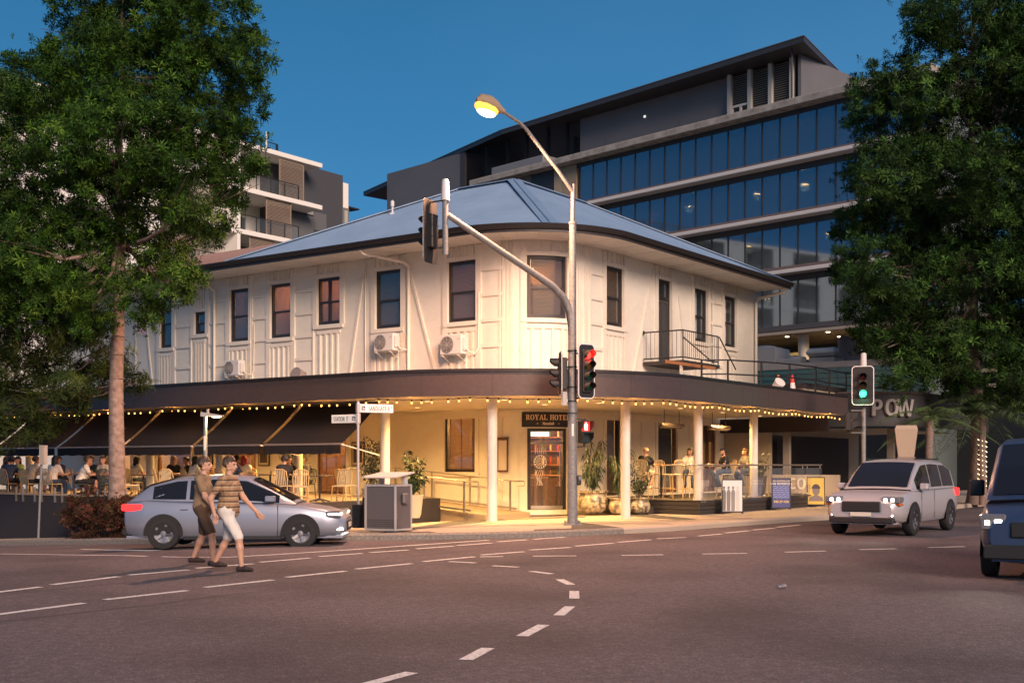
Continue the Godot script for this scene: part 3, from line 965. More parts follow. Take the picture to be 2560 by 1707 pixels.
		hotel.add_child(l, true)
		l.position = Vector3(q[0], 3.05, q[1])
	# two lit rooms upstairs
	for q in [[-9.3, -1.6], [-11.8, -1.6], [-14.0, -1.8], [-3.3, -2.2], [-2.3, -2.4], [-2.2, -4.0]]:
		var b := MB.new()
		b.ball(Vector3(q[0], 8.15, q[1]), Vector3(0.14, 0.1, 0.14), 12, 8)
		b.tube([Vector3(q[0], 8.2, q[1]), Vector3(q[0], 8.63, q[1])], 0.012, 6)
		part(b, "room_lamp", glow(1.0, 0.66, 0.30, 2.5), hotel)
		var l := OmniLight3D.new()
		l.name = "room_light"
		l.light_color = Color(1.0, 0.62, 0.26)
		l.light_energy = 6.0 if q[0] < -9 and q[0] > -12 else 3.0
		l.light_size = 0.1
		l.omni_range = 8
		l.omni_attenuation = 2
		l.shadow_enabled = true
		hotel.add_child(l, true)
		l.position = Vector3(q[0], 8.1, q[1])

func disc_on_wall(mb: MB, t: float, y: float, r1: float, r0: float, o: float) -> void:
	var k := 20
	for i in k:
		var a := TAU * i / k
		var b := TAU * (i + 1) / k
		var P := func(r: float, q: float) -> Vector3: return W.at(t + cos(q) * r, o) + Vector3(0, y + sin(q) * r, 0)
		if r0 <= 0.0: mb.tri(P.call(0.0, a), P.call(r1, a), P.call(r1, b))
		else: mb.quad(P.call(r0, a), P.call(r1, a), P.call(r1, b), P.call(r0, b))

func curved_text(parent: Node, txt: String, size: float, y: float, tc: float, step: float, m: Material, font: String, o: float, slant := 0.0, squeeze := 1.0) -> void:
	var wds := {"I": 0.6, "L": 0.85, " ": 0.55, "W": 1.3, "M": 1.25, "d": 1.0, "u": 1.0}
	var total := 0.0
	for c in txt: total += wds.get(c, 1.0) * step
	var t := tc - total / 2
	for c in txt:
		var w: float = wds.get(c, 1.0) * step
		var tt := t + w / 2
		t += w
		if c == " ": continue
		var nn := W.nrm(tt)
		var b := Basis(Vector3.UP, atan2(nn.x, nn.z))
		if slant != 0.0: b = b * Basis(Vector3(1, 0, 0), Vector3(slant, 1, 0), Vector3(0, 0, 1))
		text_part("letter", c, size, 0.01, m, parent, Transform3D(b, W.at(tt, o) + Vector3(0, y, 0)), font, squeeze)

func build_roof() -> void:
	var ye := 8.93
	var yr := 11.87
	var wave := func(s: float) -> float: return 0.017 * sin(TAU * s / 0.095)
	var g := Way.new(1.55, 1.55, 3.85)
	# edge of the roof on the rounded corner
	var cc := 1.55 - 3.85
	var edge := func(p: float) -> float:   # nominal 1.55, less on the arc; p is the coordinate along the other axis
		return 1.55 if p < cc else cc + sqrt(maxf(0.0, 3.85 * 3.85 - (p - cc) * (p - cc)))
	var hm := cc + 3.85 * 0.70711           # where the corner hip meets the edge
	for side in 2:
		var mb := MB.new()
		var end := -13.05 if side == 0 else -15.3
		var rend := end + 6.05
		var prev := []
		var s := hm
		while s > end - 0.001:
			var a: float = edge.call(s)
			var top: float
			var yt: float
			if s > -4.5:
				top = s
				yt = ye + (yr - ye) * (hm - s) / (hm + 4.5)
			elif s > rend: top = -4.5; yt = yr
			else:
				top = 1.55 - (s - end)
				yt = ye + (yr - ye) * (s - end) / 6.05
			var h: float = wave.call(s)
			var lo := Vector3(s, ye + h, a + 0.06) if side == 0 else Vector3(a + 0.06, ye + h, s)
			var hi := Vector3(s, yt + h, top) if side == 0 else Vector3(top, yt + h, s)
			if prev.size():
				if side == 0: mb.quad(lo, prev[0], prev[1], hi)
				else: mb.quad(prev[0], lo, hi, prev[1])
			prev = [lo, hi]
			s -= 0.02375
		part(mb, "roof_sheet", roof_iron, hotel)
	# hidden slopes and the hipped ends
	var mb := MB.new()
	mb.quad(Vector3(-4.5, yr, -4.5), Vector3(-7.0, yr, -4.5), Vector3(-13.05, ye, -10.5), Vector3(-10.5, ye, -10.5))
	mb.tri(Vector3(-7.0, yr, -4.5), Vector3(-13.05, ye, 1.55), Vector3(-13.05, ye, -10.5))
	mb.quad(Vector3(-4.5, yr, -9.25), Vector3(-4.5, yr, -4.5), Vector3(-10.5, ye, -10.5), Vector3(-10.5, ye, -15.3))
	mb.tri(Vector3(-4.5, yr, -9.25), Vector3(-10.5, ye, -15.3), Vector3(1.55, ye, -15.3))
	part(mb, "rear_roof_sheet", roof_iron, hotel)
	# rusty older roof over the far rooms
	mb = MB.new()
	var x := -9.0
	while x > -26.0:
		var h0 := 0.011 * sin(TAU * x / 0.076)
		var h1 := 0.011 * sin(TAU * (x - 0.019) / 0.076)
		mb.quad(Vector3(x - 0.019, 8.9 + h1, 1.5), Vector3(x, 8.9 + h0, 1.5), Vector3(x, 10.95 + h0, -4.6), Vector3(x - 0.019, 10.95 + h1, -4.6)) if x < -13.05 else mb.quad(Vector3(x - 0.019, 9.9 + h1, -1.4), Vector3(x, 9.9 + h0, -1.4), Vector3(x, 10.95 + h0, -4.6), Vector3(x - 0.019, 10.95 + h1, -4.6))
		x -= 0.019
	mb.quad(Vector3(-9, 10.95, -4.6), Vector3(-26, 10.95, -4.6), Vector3(-26, 8.9, -10.5), Vector3(-9, 8.9, -10.5))
	part(mb, "rusty_roof_sheet", rusty_iron, hotel, "rusty red roof sheets")
	# cappings: corner hip in two flat strips, ridges
	var cap := func(a: Vector3, b: Vector3, w: float) -> void:
		var q := MB.new()
		q.bar(a + Vector3(0, 0.03, 0), b + Vector3(0, 0.03, 0), w, 0.03)
		q.tube([a + Vector3(0, 0.045, 0), b + Vector3(0, 0.045, 0)], 0.045, 8)
		part(q, "ridge_capping", roof_iron, hotel)
	cap.call(Vector3(hm, ye, hm), Vector3(-4.5, yr, -4.5), 0.5)
	cap.call(Vector3(-4.5, yr, -4.5), Vector3(-7, yr, -4.5), 0.35)
	cap.call(Vector3(-4.5, yr, -4.5), Vector3(-4.5, yr, -9.25), 0.35)
	cap.call(Vector3(-7, yr, -4.5), Vector3(-13.05, ye, 1.55), 0.3)
	cap.call(Vector3(-4.5, yr, -9.25), Vector3(1.55, ye, -15.3), 0.3)
	# eaves: lining, fascia, gutter
	mb = MB.new()
	var t0 := g.tx(-26.0)
	var t1 := g.tz(-15.3)
	wbox(mb, g, t0, t1, 8.735, 8.765, -1.56, -0.04)
	var so := part(mb, "eaves_lining", trim_paint, hotel)
	mb = MB.new()
	wbox(mb, g, t0, t1, 8.70, 8.86, -0.038, -0.005)
	part(mb, "fascia_board", M(0.03, 0.025, 0.024, 0.5), hotel)
	mb = MB.new()
	var prof := [Vector2(-0.003, 8.80), Vector2(0.05, 8.79), Vector2(0.09, 8.83), Vector2(0.115, 8.90), Vector2(0.13, 8.945), Vector2(0.115, 8.955), Vector2(0.09, 8.93)]
	var cs := g.cuts(t0, t1, 0.2)
	for i in cs.size() - 1:
		for k in prof.size() - 1:
			mb.quad(g.at(cs[i], prof[k].x) + Vector3(0, prof[k].y, 0), g.at(cs[i + 1], prof[k].x) + Vector3(0, prof[k].y, 0), g.at(cs[i + 1], prof[k + 1].x) + Vector3(0, prof[k + 1].y, 0), g.at(cs[i], prof[k + 1].x) + Vector3(0, prof[k + 1].y, 0))
	part(mb, "gutter", M(0.025, 0.021, 0.020, 0.4), hotel)
	for k in 30:
		var t := t0 + (t1 - t0) * (k + 0.5) / 30
		mb = MB.new()
		wbox(mb, g, t, t + 0.035, 8.722, 8.734, -1.5, -0.06)
		part(mb, "lining_batten", trim_paint, so)
	# roof vent
	mb = MB.new()
	mb.X = Transform3D(Basis.IDENTITY, Vector3(-8.3, 10.7, -2.2))
	mb.lathe([Vector2(0.16, 0), Vector2(0.14, 0.06), Vector2(0.04, 0.1), Vector2(0.04, 0.3), Vector2(0.07, 0.32), Vector2(0.07, 0.5), Vector2(0.0, 0.56)], 12)
	part(mb, "vent_pipe", M(0.6, 0.6, 0.6, 0.5), hotel)

# ------------------------------------------------------------------ street canopy, columns, lights under it
var CW := Way.new(7.05, 5.4, 6.5)
var column_spots := [Vector2(1.81, 5.24), Vector2(3.83, 1.75), Vector2(4.2, -1.9), Vector2(3.78, -6.8), Vector2(-1.92, 5.3), Vector2(-5.4, 5.3), Vector2(-8.9, 5.3), Vector2(-12.4, 5.3), Vector2(-15.9, 5.3), Vector2(-19.4, 5.3)]
func build_canopy() -> void:
	var t0 := CW.tx(-24.0)
	var t1 := CW.tz(-11.2)
	# fascia panels, each about 1.6 m, with a flashing above
	var t := t0
	while t < t1 - 0.01:
		var e := minf(t + 1.9, t1)
		var mb := MB.new()
		wbox(mb, CW, t, e - 0.006, 3.40, 4.02, -0.05, 0.0)
		part(mb, "canopy_fascia_panel", dark_brown, hotel)
		t = e
	var mb := MB.new()
	wbox(mb, CW, t0, t1, 4.022, 4.10, -0.10, 0.03)
	part(mb, "canopy_flashing", M(0.014, 0.012, 0.013, 0.5), hotel)
	# roof and soffit: sheets between wall and fascia
	var roof_m := M(0.28, 0.28, 0.29, 0.6)
	var sof := MB.new()
	var top := MB.new()
	var n := 60
	for i in n:
		# pair canopy-edge places with wall places
		var a := t0 + (t1 - t0) * i / n
		var b := t0 + (t1 - t0) * (i + 1) / n
		var wa := wall_beside(a)
		var wb := wall_beside(b)
		var ea := CW.at(a, -0.05)
		var eb := CW.at(b, -0.05)
		for s in [[sof, 3.40, 3.40, false], [top, 4.0, 4.02, true]]:
			var A := wa + Vector3(0, s[2], 0)
			var B := wb + Vector3(0, s[2], 0)
			var C := eb + Vector3(0, s[1], 0)
			var D := ea + Vector3(0, s[1], 0)
			if s[3]: s[0].quad(D, C, B, A)
			else: s[0].quad(A, B, C, D)
	part(sof, "canopy_soffit", M(0.62, 0.56, 0.45, 0.6), hotel)
	part(top, "canopy_roof", roof_m, hotel)
	mb = MB.new()
	mb.box(Vector3(0.1, 3.41, -11.2), Vector3(5.35, 4.0, -11.15))
	part(mb, "canopy_end_panel", dark_brown, hotel)
	# columns
	for i in column_spots.size():
		var c: Vector2 = column_spots[i]
		var y0 := 0.14
		if i == 2 or i == 3: y0 = 0.57
		if i >= 4: y0 = 0.6
		if i == 4: y0 = 0.1
		mb = MB.new()
		mb.X = Transform3D(Basis.IDENTITY, Vector3(c.x, 0, c.y))
		mb.lathe([Vector2(0.0, y0), Vector2(0.15, y0), Vector2(0.15, y0 + 0.015), Vector2(0.135, y0 + 0.02), Vector2(0.135, 3.36), Vector2(0.15, 3.37), Vector2(0.15, 3.397), Vector2(0.0, 3.398)], 28)
		part(mb, "column", trim_paint, hotel)
	# downlights: glowing lens in a trim ring, and its light
	var spots := [Vector2(-0.63, 4.98), Vector2(1.6, 4.4), Vector2(2.76, 1.42), Vector2(3.10, -2.86), Vector2(2.85, -6.36), Vector2(2.63, -9.85), Vector2(1.0, 1.6), Vector2(-3.2, 2.4), Vector2(-4.4, 4.6), Vector2(-8.0, 3.2), Vector2(-11.5, 3.2), Vector2(-15.0, 3.2), Vector2(-18.5, 3.2)]
	var lens := glow(1.0, 0.66, 0.28, 5.0)
	for s in spots:
		mb = MB.new()
		mb.X = Transform3D(Basis.IDENTITY, Vector3(s.x, 3.385, s.y))
		mb.lathe([Vector2(0.075, 0.0), Vector2(0.11, 0.0), Vector2(0.115, 0.014), Vector2(0.115, 0.0145)], 16)
		var d := part(mb, "downlight", M(0.7, 0.7, 0.68, 0.4), hotel)
		mb = MB.new()
		mb.X = Transform3D(Basis.IDENTITY, Vector3(s.x, 3.386, s.y))
		mb.lathe([Vector2(0.0, 0.0), Vector2(0.074, 0.0), Vector2(0.074, 0.012)], 16)
		part(mb, "lamp_lens", lens, d)
		var l := SpotLight3D.new()
		l.name = "downlight_beam"
		l.light_color = Color(1.0, 0.77, 0.46)
		l.light_energy = 34.0
		l.light_size = 0.07
		l.spot_angle = 74.0
		l.spot_range = 16
		l.spot_attenuation = 2
		l.shadow_enabled = true
		hotel.add_child(l, true)
		l.position = Vector3(s.x, 3.375, s.y)
		l.rotation = Vector3(-PI / 2, 0, 0)
	# festoon string under the fascia
	var fs := thing("festoon_lights", "string of warm bulbs on a black cable under the canopy edge", "string lights", HF.origin, HT)
	var cable := MB.new()
	var bulb := MB.new()
	bulb.ball(Vector3(0, -0.075, 0), Vector3(0.025, 0.031, 0.025), 10, 8)
	var bmesh := bulb.mesh(glow(1.0, 0.50, 0.13, 3.0))
	var cold := bulb.mesh(M(0.2, 0.13, 0.06, 0.2))
	var sock := MB.new()
	sock.X = Transform3D(Basis.IDENTITY, Vector3(0, -0.035, 0))
	sock.lathe([Vector2(0.018, -0.015), Vector2(0.024, 0.0), Vector2(0.022, 0.04), Vector2(0, 0.042)], 8)
	var smesh := sock.mesh(M(0.012, 0.012, 0.012, 0.6))
	t = t0 + 0.3
	var i := 0
	var pts := []
	var out_lamps := [38, 40, 44, 49]
	while t < t1 - 0.15:
		var sag := absf(sin(PI * (t - t0) / 2.9))
		var p := CW.at(t, -0.22) + Vector3(0, 3.385 - sag * 0.055, 0)
		pts.append(p)
		var s := share(smesh, "socket", fs, Transform3D(Basis.IDENTITY, p))
		share(cold if i in out_lamps else bmesh, "bulb", s, Transform3D.IDENTITY)
		t += 0.30 if i % 3 else 0.47
		i += 1
	for k in range(1, pts.size()):
		cable.tube([pts[k - 1], (pts[k - 1] + pts[k]) * 0.5 - Vector3(0, 0.012, 0), pts[k]], 0.009, 5, false)
	part(cable, "cable", M(0.012, 0.012, 0.012, 0.6), fs)
	for k in range(4, pts.size(), 9):
		var l := OmniLight3D.new()
		l.name = "bulb_light"
		l.light_color = Color(1.0, 0.66, 0.30)
		l.light_energy = 0.16
		l.light_size = 0.04
		l.omni_range = 6
		l.omni_attenuation = 2
		l.shadow_enabled = true
		fs.add_child(l, true)
		l.position = pts[k] + Vector3(0, -0.13, 0)
	# drop awnings on Station St
	var xs := [-1.95, -5.15, -8.2, -11.7, -15.2, -19.0, -23.0]
	var cloth := M(0.013, 0.008, 0.008, 0.9)
	for k in xs.size() - 1:
		var a: float = xs[k] - 0.08
		var b: float = xs[k + 1] + 0.08
		var aw := thing("drop_awning", ["dark brown drop awning ending at the column beside the street sign", "dark brown drop awning between the small lamp post and the end awning", "dark brown drop awning just behind the small lamp post", "dark brown drop awning behind the pale tree trunk", "dark brown drop awning behind the leafy hanging branches", "dark brown drop awning furthest down Station Street"][k], "awning", H(0, 0, 0), HT, "drop awnings along the terrace")
		mb = MB.new()
		var nseg := 10
		for j in nseg:
			var u0 := float(j) / nseg
			var u1 := float(j + 1) / nseg
			var P := func(u: float) -> Vector2: return Vector2(5.45 + 1.5 * u, 3.36 - 1.16 * u - 0.05 * sin(PI * u))
			var p0: Vector2 = P.call(u0)
			var p1: Vector2 = P.call(u1)
			mb.quad(Vector3(b, p1.y, p1.x), Vector3(a, p1.y, p1.x), Vector3(a, p0.y, p0.x), Vector3(b, p0.y, p0.x))
			mb.quad(Vector3(a, p1.y - 0.004, p1.x), Vector3(b, p1.y - 0.004, p1.x), Vector3(b, p0.y - 0.004, p0.x), Vector3(a, p0.y - 0.004, p0.x))
		part(mb, "fabric", cloth, aw)
		mb = MB.new()
		for j in 24:
			var x0 := lerpf(b, a, j / 24.0)
			var x1 := lerpf(b, a, (j + 1) / 24.0)
			mb.quad(Vector3(x0, 1.93 - 0.012 * sin(j * 1.3), 6.965 + 0.012 * sin(j * 2.1)), Vector3(x1, 1.93 - 0.012 * sin((j + 1) * 1.3), 6.965 + 0.012 * sin((j + 1) * 2.1)), Vector3(x1, 2.17, 6.965), Vector3(x0, 2.17, 6.965))
		part(mb, "valance", cloth, aw)
		mb = MB.new()
		mb.tube([Vector3(a + 0.02, 2.19, 6.965), Vector3(b - 0.02, 2.19, 6.965)], 0.028, 8)
		part(mb, "front_bar", M(0.32, 0.30, 0.29, 0.35, 0.6), aw)
		mb = MB.new()
		mb.tube([Vector3(a - 0.03, 3.37, 5.45), Vector3(b + 0.03, 3.37, 5.45)], 0.045, 8)
		part(mb, "roller", M(0.05, 0.045, 0.04, 0.5), aw)
		for x in [a + 0.01, b - 0.01]:
			mb = MB.new()
			mb.bar(Vector3(x, 2.19, 6.95), Vector3(x + 0.02, 1.9, 5.46), 0.03, 0.03)
			part(mb, "pivot_arm", trim_paint, aw)

func wall_beside(t: float) -> Vector3:
	if t < -CW.ha: return W.at(minf(W.tx(CW.at(t, 0).x), -W.ha), 0.0) if W.tx(CW.at(t, 0).x) < -W.ha else W.at(-W.ha, 0.0)
	if t > CW.ha: return W.at(maxf(W.tz(CW.at(t, 0).z), W.ha), 0.0)
	var lo := minf(W.tx(CW.at(-CW.ha, 0).x), -W.ha)
	var hi := maxf(W.tz(CW.at(CW.ha, 0).z), W.ha)
	return W.at(lerpf(lo, hi, (t + CW.ha) / (2 * CW.ha)), 0.0)

# ------------------------------------------------------------------ raised terrace, ramp, deck
func build_terrace() -> void:
	var tr := thing("terrace", "raised dining terrace with a dark retaining wall along the street", "terrace", HF.origin, HT)
	var tiles := M(0.22, 0.17, 0.12, 0.7)
	var mb := MB.new()
	mb.box(Vector3(-26, 0.45, 2.5), Vector3(-2.4, 0.6, 10.2))
	mb.box(Vector3(-26, 0.45, 0.01), Vector3(-6.2, 0.6, 2.5))
	part(mb, "floor_slab", tiles, tr)
	mb = MB.new()
	mb.box(Vector3(-26, -1.6, 10.2), Vector3(-2.4, 0.74, 10.42))
	mb.box(Vector3(-2.4, -0.4, 2.5), Vector3(-2.2, 0.62, 10.42))
	part(mb, "retaining_wall", M(0.022, 0.019, 0.022, 0.8), tr)
	mb = MB.new()
	mb.box(Vector3(-26, 0.745, 10.17), Vector3(-2.38, 0.79, 10.45))
	part(mb, "coping", M(0.30, 0.22, 0.15, 0.7), tr)
	# pairs of short steel stubs on the wall face
	for x in [-11.9, -11.55, -10.95, -10.6, -9.95, -9.6, -8.95, -8.6, -7.95, -7.6, -7.0, -6.65, -13.0, -13.4]:
		mb = MB.new()
		mb.bar(Vector3(x, 0.55, 10.45), Vector3(x, 0.98, 10.45), 0.05, 0.03)
		mb.tube([Vector3(x, 0.6, 10.45), Vector3(x, 0.6, 10.40)], 0.02, 6)
		part(mb, "steel_stub", steel, tr)
	# ramp beside the wall
	mb = MB.new()
	mb.hexa([Vector3(-6.2, -0.3, 0.05), Vector3(-0.6, -0.3, 0.05), Vector3(-0.6, 0.15, 0.05), Vector3(-6.2, 0.6, 0.05), Vector3(-6.2, -0.3, 2.4), Vector3(-0.6, -0.3, 2.4), Vector3(-0.6, 0.15, 2.4), Vector3(-6.2, 0.6, 2.4)])
	var ramp := part(mb, "ramp", M(0.30, 0.23, 0.15, 0.8), tr)
	# handrails of the ramp
	for q in [[2.55, -1.0, -6.0, "stainless handrail with posts on the street side of the ramp"], [0.35, -0.9, -6.0, "stainless handrail with posts against the wall of the ramp"]]:
		var hr := thing("ramp_handrail", q[3], "handrail", HF.origin, HT, "handrails of the entrance ramp")
		var z: float = q[0]
		mb = MB.new()
		var yr := func(x: float) -> float: return 0.15 + (-0.6 - x) * 0.08 + 0.95
		mb.tube([Vector3(q[1], yr.call(q[1]) - 0.14, z), Vector3(q[1] + 0.28, yr.call(q[1]) - 0.14, z), Vector3(q[1] + 0.3, yr.call(q[1]) - 0.1, z), Vector3(q[1] + 0.28, yr.call(q[1]), z), Vector3(q[1] - 0.1, yr.call(q[1]), z), Vector3(q[2], yr.call(q[2]), z)], 0.022, 8)
		part(mb, "rail", steel, hr)
		for k in 4:
			var x: float = lerpf(q[1] - 0.25, q[2] + 0.1, k / 3.0)
			var y: float = yr.call(x)
			mb = MB.new()
			mb.bar(Vector3(x, y - 0.95, z), Vector3(x, y - 0.02, z), 0.05, 0.05)
			mb.box(Vector3(x - 0.09, y - 0.95, z - 0.06), Vector3(x + 0.09, y - 0.935, z + 0.06))
			part(mb, "post", steel, hr)
		mb = MB.new()
		mb.bar(Vector3(q[1], yr.call(q[1]) - 0.86, z), Vector3(q[2], yr.call(q[2]) - 0.86, z), 0.04, 0.06)
		part(mb, "bottom_rail", steel, hr)
	# timber deck on Sandgate Rd: boards, two steps
	var dk := thing("timber_deck", "dark timber deck with a step in front of the hotel on Sandgate Road", "deck", HF.origin, HT)
	var board := M(0.035, 0.028, 0.023, 0.6)
	var board2 := M(0.05, 0.04, 0.033, 0.6)
	var x := 0.4
	var k := 0
	var proto := MB.new()
	proto.bbox(Vector3(0, -0.03, -4.9), Vector3(0.13, 0, 4.9), 0.006)
	var pm := [proto.mesh(board), proto.mesh(board2)]
	while x < 4.45:
		share(pm[k % 2], "deck_board", dk, Transform3D(Basis.IDENTITY, Vector3(x, 0.57, -6.4)))
		x += 0.138
		k += 1
	mb = MB.new()
	mb.box(Vector3(0.35, 0.13, -11.28), Vector3(4.40, 0.535, -1.56))
	part(mb, "deck_frame", M(0.02, 0.016, 0.014, 0.8), dk)
	for i in 3:
		mb = MB.new()
		mb.bbox(Vector3(0.35, 0.15 + i * 0.13, -1.555), Vector3(4.44, 0.27 + i * 0.13, -1.53), 0.006)
		part(mb, "riser_board", board, dk)
		mb = MB.new()
		mb.bbox(Vector3(4.41, 0.15 + i * 0.13, -11.2), Vector3(4.435, 0.27 + i * 0.13, -1.56), 0.006)
		part(mb, "riser_board", board, dk)
	mb = MB.new()
	mb.bbox(Vector3(0.5, 0.14, -1.52), Vector3(2.9, 0.35, -1.18), 0.012)
	part(mb, "step", board2, dk)
	# glass balustrade along the deck
	var gb := thing("glass_balustrade", "glass balustrade with a steel handrail along the timber deck", "balustrade", HF.origin, HT)
	for i in 6:
		mb = MB.new()
		mb.box(Vector3(4.50, 0.5, -1.5 - i * 1.6 - 1.52), Vector3(4.512, 1.52, -1.5 - i * 1.6))
		part(mb, "pane", glass, gb)
		for q in [0.15, 1.35]:
			mb = MB.new()
			mb.tube([Vector3(4.45, 0.62, -1.5 - i * 1.6 - q), Vector3(4.53, 0.62, -1.5 - i * 1.6 - q)], 0.025, 8)
			mb.tube([Vector3(4.506, 1.5, -1.5 - i * 1.6 - q), Vector3(4.506, 1.60, -1.5 - i * 1.6 - q)], 0.014, 6)
			part(mb, "glass_clamp", steel, gb)
	mb = MB.new()
	mb.tube([Vector3(3.4, 1.62, -1.42), Vector3(4.45, 1.62, -1.42), Vector3(4.5, 1.62, -1.5), Vector3(4.506, 1.62, -11.0)], 0.026, 8)
	part(mb, "handrail", steel, gb)

# ------------------------------------------------------------------ office block behind
func build_office() -> void:
	var OT := -0.8065
	var of := thing("office_building", "tall dark office block with glass bands and a sloping dark roof", "office building", Vector3(19.2, 0, -80), OT)
	var conc := rough_mat(tinted(noise_img(256, 31, 0.02, 4), [[0.0, lc(0.16, 0.15, 0.13)], [0.5, lc(0.30, 0.285, 0.25)], [1.0, lc(0.38, 0.36, 0.33)]]), 0.3, 0.9)
	var white := M(0.58, 0.56, 0.53, 0.6)
	var brown := M(0.13, 0.095, 0.088, 0.6)
	var dark := M(0.02, 0.02, 0.022, 0.5)
	var slate := rough_mat(tinted(noise_img(256, 33, 0.01, 3), [[0.0, lc(0.095, 0.096, 0.104)], [1.0, lc(0.125, 0.126, 0.134)]]), 0.1, 0.7)
	var tint := StandardMaterial3D.new()
	tint.albedo_color = Color(0.42, 0.48, 0.53, 0.44)
	tint.metallic = 0.85
	tint.roughness = 0.04
	tint.transparency = BaseMaterial3D.TRANSPARENCY_ALPHA
	var xl := -20.0
	var xr := 9.0
	var mb: MB
	# [glass bottom, glass top]
	var floors := [[22.3, 25.0], [18.65, 21.25], [14.96, 17.6], [11.0, 14.1]]
	var wid := 1.42
	var pane := MB.new()
	pane.box(Vector3(0.03, 0, -0.02), Vector3(wid - 0.03, 1.0, 0.0))
	var pm := pane.mesh(tint)
	var mul := MB.new()
	mul.box(Vector3(-0.035, 0, -0.05), Vector3(0.035, 1.0, 0.06))
	var mm := mul.mesh(dark)
	for f in floors:
		var k := 0
		var x := xl
		while x < xr - 0.1:
			var s := Basis.from_scale(Vector3(1, f[1] - f[0], 1))
			share(pm, "window_pane", of, Transform3D(s, Vector3(x, f[0], 0)))
			share(mm, "mullion", of, Transform3D(s, Vector3(x, f[0], 0)))
			x += wid
			k += 1
	# spandrels, slab edges, soffits
	for i in 4:
		var yb: float = floors[i][0]
		mb = MB.new()
		mb.box(Vector3(xl - 6, yb - 0.35, -0.3), Vector3(xr, yb, 0.05))
		part(mb, "spandrel", brown if i < 3 else M(0.07, 0.068, 0.07, 0.6), of)
		if i < 3:
			mb = MB.new()
			mb.bbox(Vector3(xl - 6, yb - 0.62, -0.3), Vector3(xr + 0.8, yb - 0.36, 0.9), 0.03)
			part(mb, "slab_edge", white, of)
			mb = MB.new()
			mb.box(Vector3(xl - 6, yb - 1.06, -0.3), Vector3(xr, yb - 0.63, 0.02))
			part(mb, "window_head", dark, of)
		mb = MB.new()
		mb.box(Vector3(xl - 6, yb - 0.5, -14), Vector3(xr, yb - 0.3, -0.31))
		part(mb, "floor_slab", M(0.10, 0.10, 0.10, 0.8), of)
	mb = MB.new()
	mb.bbox(Vector3(xl - 12, 25.35, -14), Vector3(xr + 0.8, 25.85, 1.0), 0.04)
	part(mb, "roof_slab", conc, of)
	mb = MB.new()
	mb.box(Vector3(xl - 6, 25.0, -0.3), Vector3(xr, 25.345, 0.02))
	part(mb, "window_head", dark, of)
	# core wall inside, partitions, some lit rooms
	mb = MB.new()
	mb.box(Vector3(xl - 6, 0, -9.2), Vector3(xr, 25.3, -9.0))
	mb.box(Vector3(xr - 0.2, 0, -9.0), Vector3(xr, 25.3, -0.31))
	mb.box(Vector3(xl - 0.4, 0, -9.0), Vector3(xl - 0.2, 25.3, -0.31))
	part(mb, "core_wall", M(0.10, 0.13, 0.13, 0.8), of)
	var cream := M(0.5, 0.45, 0.32, 0.8)
	var teal := M(0.10, 0.24, 0.26, 0.7)
	for q in [[-12.5, 22.3, 1.4, 2.4, teal, -2.0], [-7.6, 22.3, 1.2, 2.6, teal, -2.5], [-3.5, 22.3, 1.8, 2.3, teal, -2.0], [-1.2, 22.3, 1.0, 2.6, teal, -3.0], [2.2, 22.3, 1.6, 2.2, teal, -2.2], [-14.2, 18.65, 1.0, 1.7, cream, -1.4], [-11.0, 18.65, 1.6, 1.3, cream, -2.4], [-5.6, 18.65, 1.3, 1.2, cream, -1.2], [-2.4, 18.65, 1.4, 1.2, cream, -1.2], [-0.5, 18.65, 1.2, 1.5, cream, -1.5], [0.9, 18.65, 0.5, 2.2, cream, -1.2], [-6.0, 14.96, 1.7, 1.6, teal, -1.6], [-2.8, 14.96, 0.3, 2.4, teal, -1.4], [-0.6, 14.96, 1.5, 0.8, cream, -1.3], [1.8, 14.96, 1.4, 1.1, cream, -1.5], [-9.2, 11.0, 0.5, 2.6, teal, -1.5], [-3.5, 11.0, 1.2, 2.4, teal, -1.8], [-1.6, 11.0, 1.6, 1.2, cream, -1.0], [1.0, 11.0, 1.4, 2.3, teal, -1.7], [3.0, 11.0, 0.9, 0.8, M(0.12, 0.3, 0.05, 0.8), -1.0]]:
		mb = MB.new()
		mb.box(Vector3(q[0], q[1], q[5] - 0.12), Vector3(q[0] + q[2], q[1] + q[3], q[5]))
		part(mb, "office_partition", q[4], of)
	for q in [[-11.5, 18.65, 0.5], [-1.5, 18.65, 0.9], [-5.4, 18.65, 0.9], [-6.0, 14.96, 0.4], [0.5, 14.96, 0.5], [-4.5, 11.0, 0.7], [1.2, 11.0, 0.7], [-3.0, 22.3, 0.35], [-15.0, 18.65, 0.5]]:
		var y: float = q[1] + 2.35
		mb = MB.new()
		mb.box(Vector3(q[0] - 0.3, y, -3.2), Vector3(q[0] + 0.3, y + 0.05, -2.6))
		part(mb, "ceiling_light", glow(1.0, 0.86, 0.6, 2.2), of)
		var l := OmniLight3D.new()
		l.name = "room_light"
		l.light_color = Color(1.0, 0.86, 0.6)
		l.light_energy = q[2] * 34.0
		l.light_size = 0.3
		l.omni_range = 12
		l.omni_attenuation = 2
		l.shadow_enabled = true
		of.add_child(l, true)
		l.position = Vector3(q[0], y - 0.15, -2.9)
	for q in [[-13.3, 19.6, -0.9], [-13.9, 19.2, -1.3]]:
		mb = MB.new()
		mb.X = Transform3D(Basis.IDENTITY, Vector3(q[0], q[1] + 0.7, q[2]))
		mb.lathe([Vector2(0.3, 0.0), Vector2(0.27, 0.16), Vector2(0.14, 0.3), Vector2(0.02, 0.34), Vector2(0.02, 0.9)], 16)
		part(mb, "pendant_lamp", glow(1.0, 0.30, 0.18, 1.4), of)
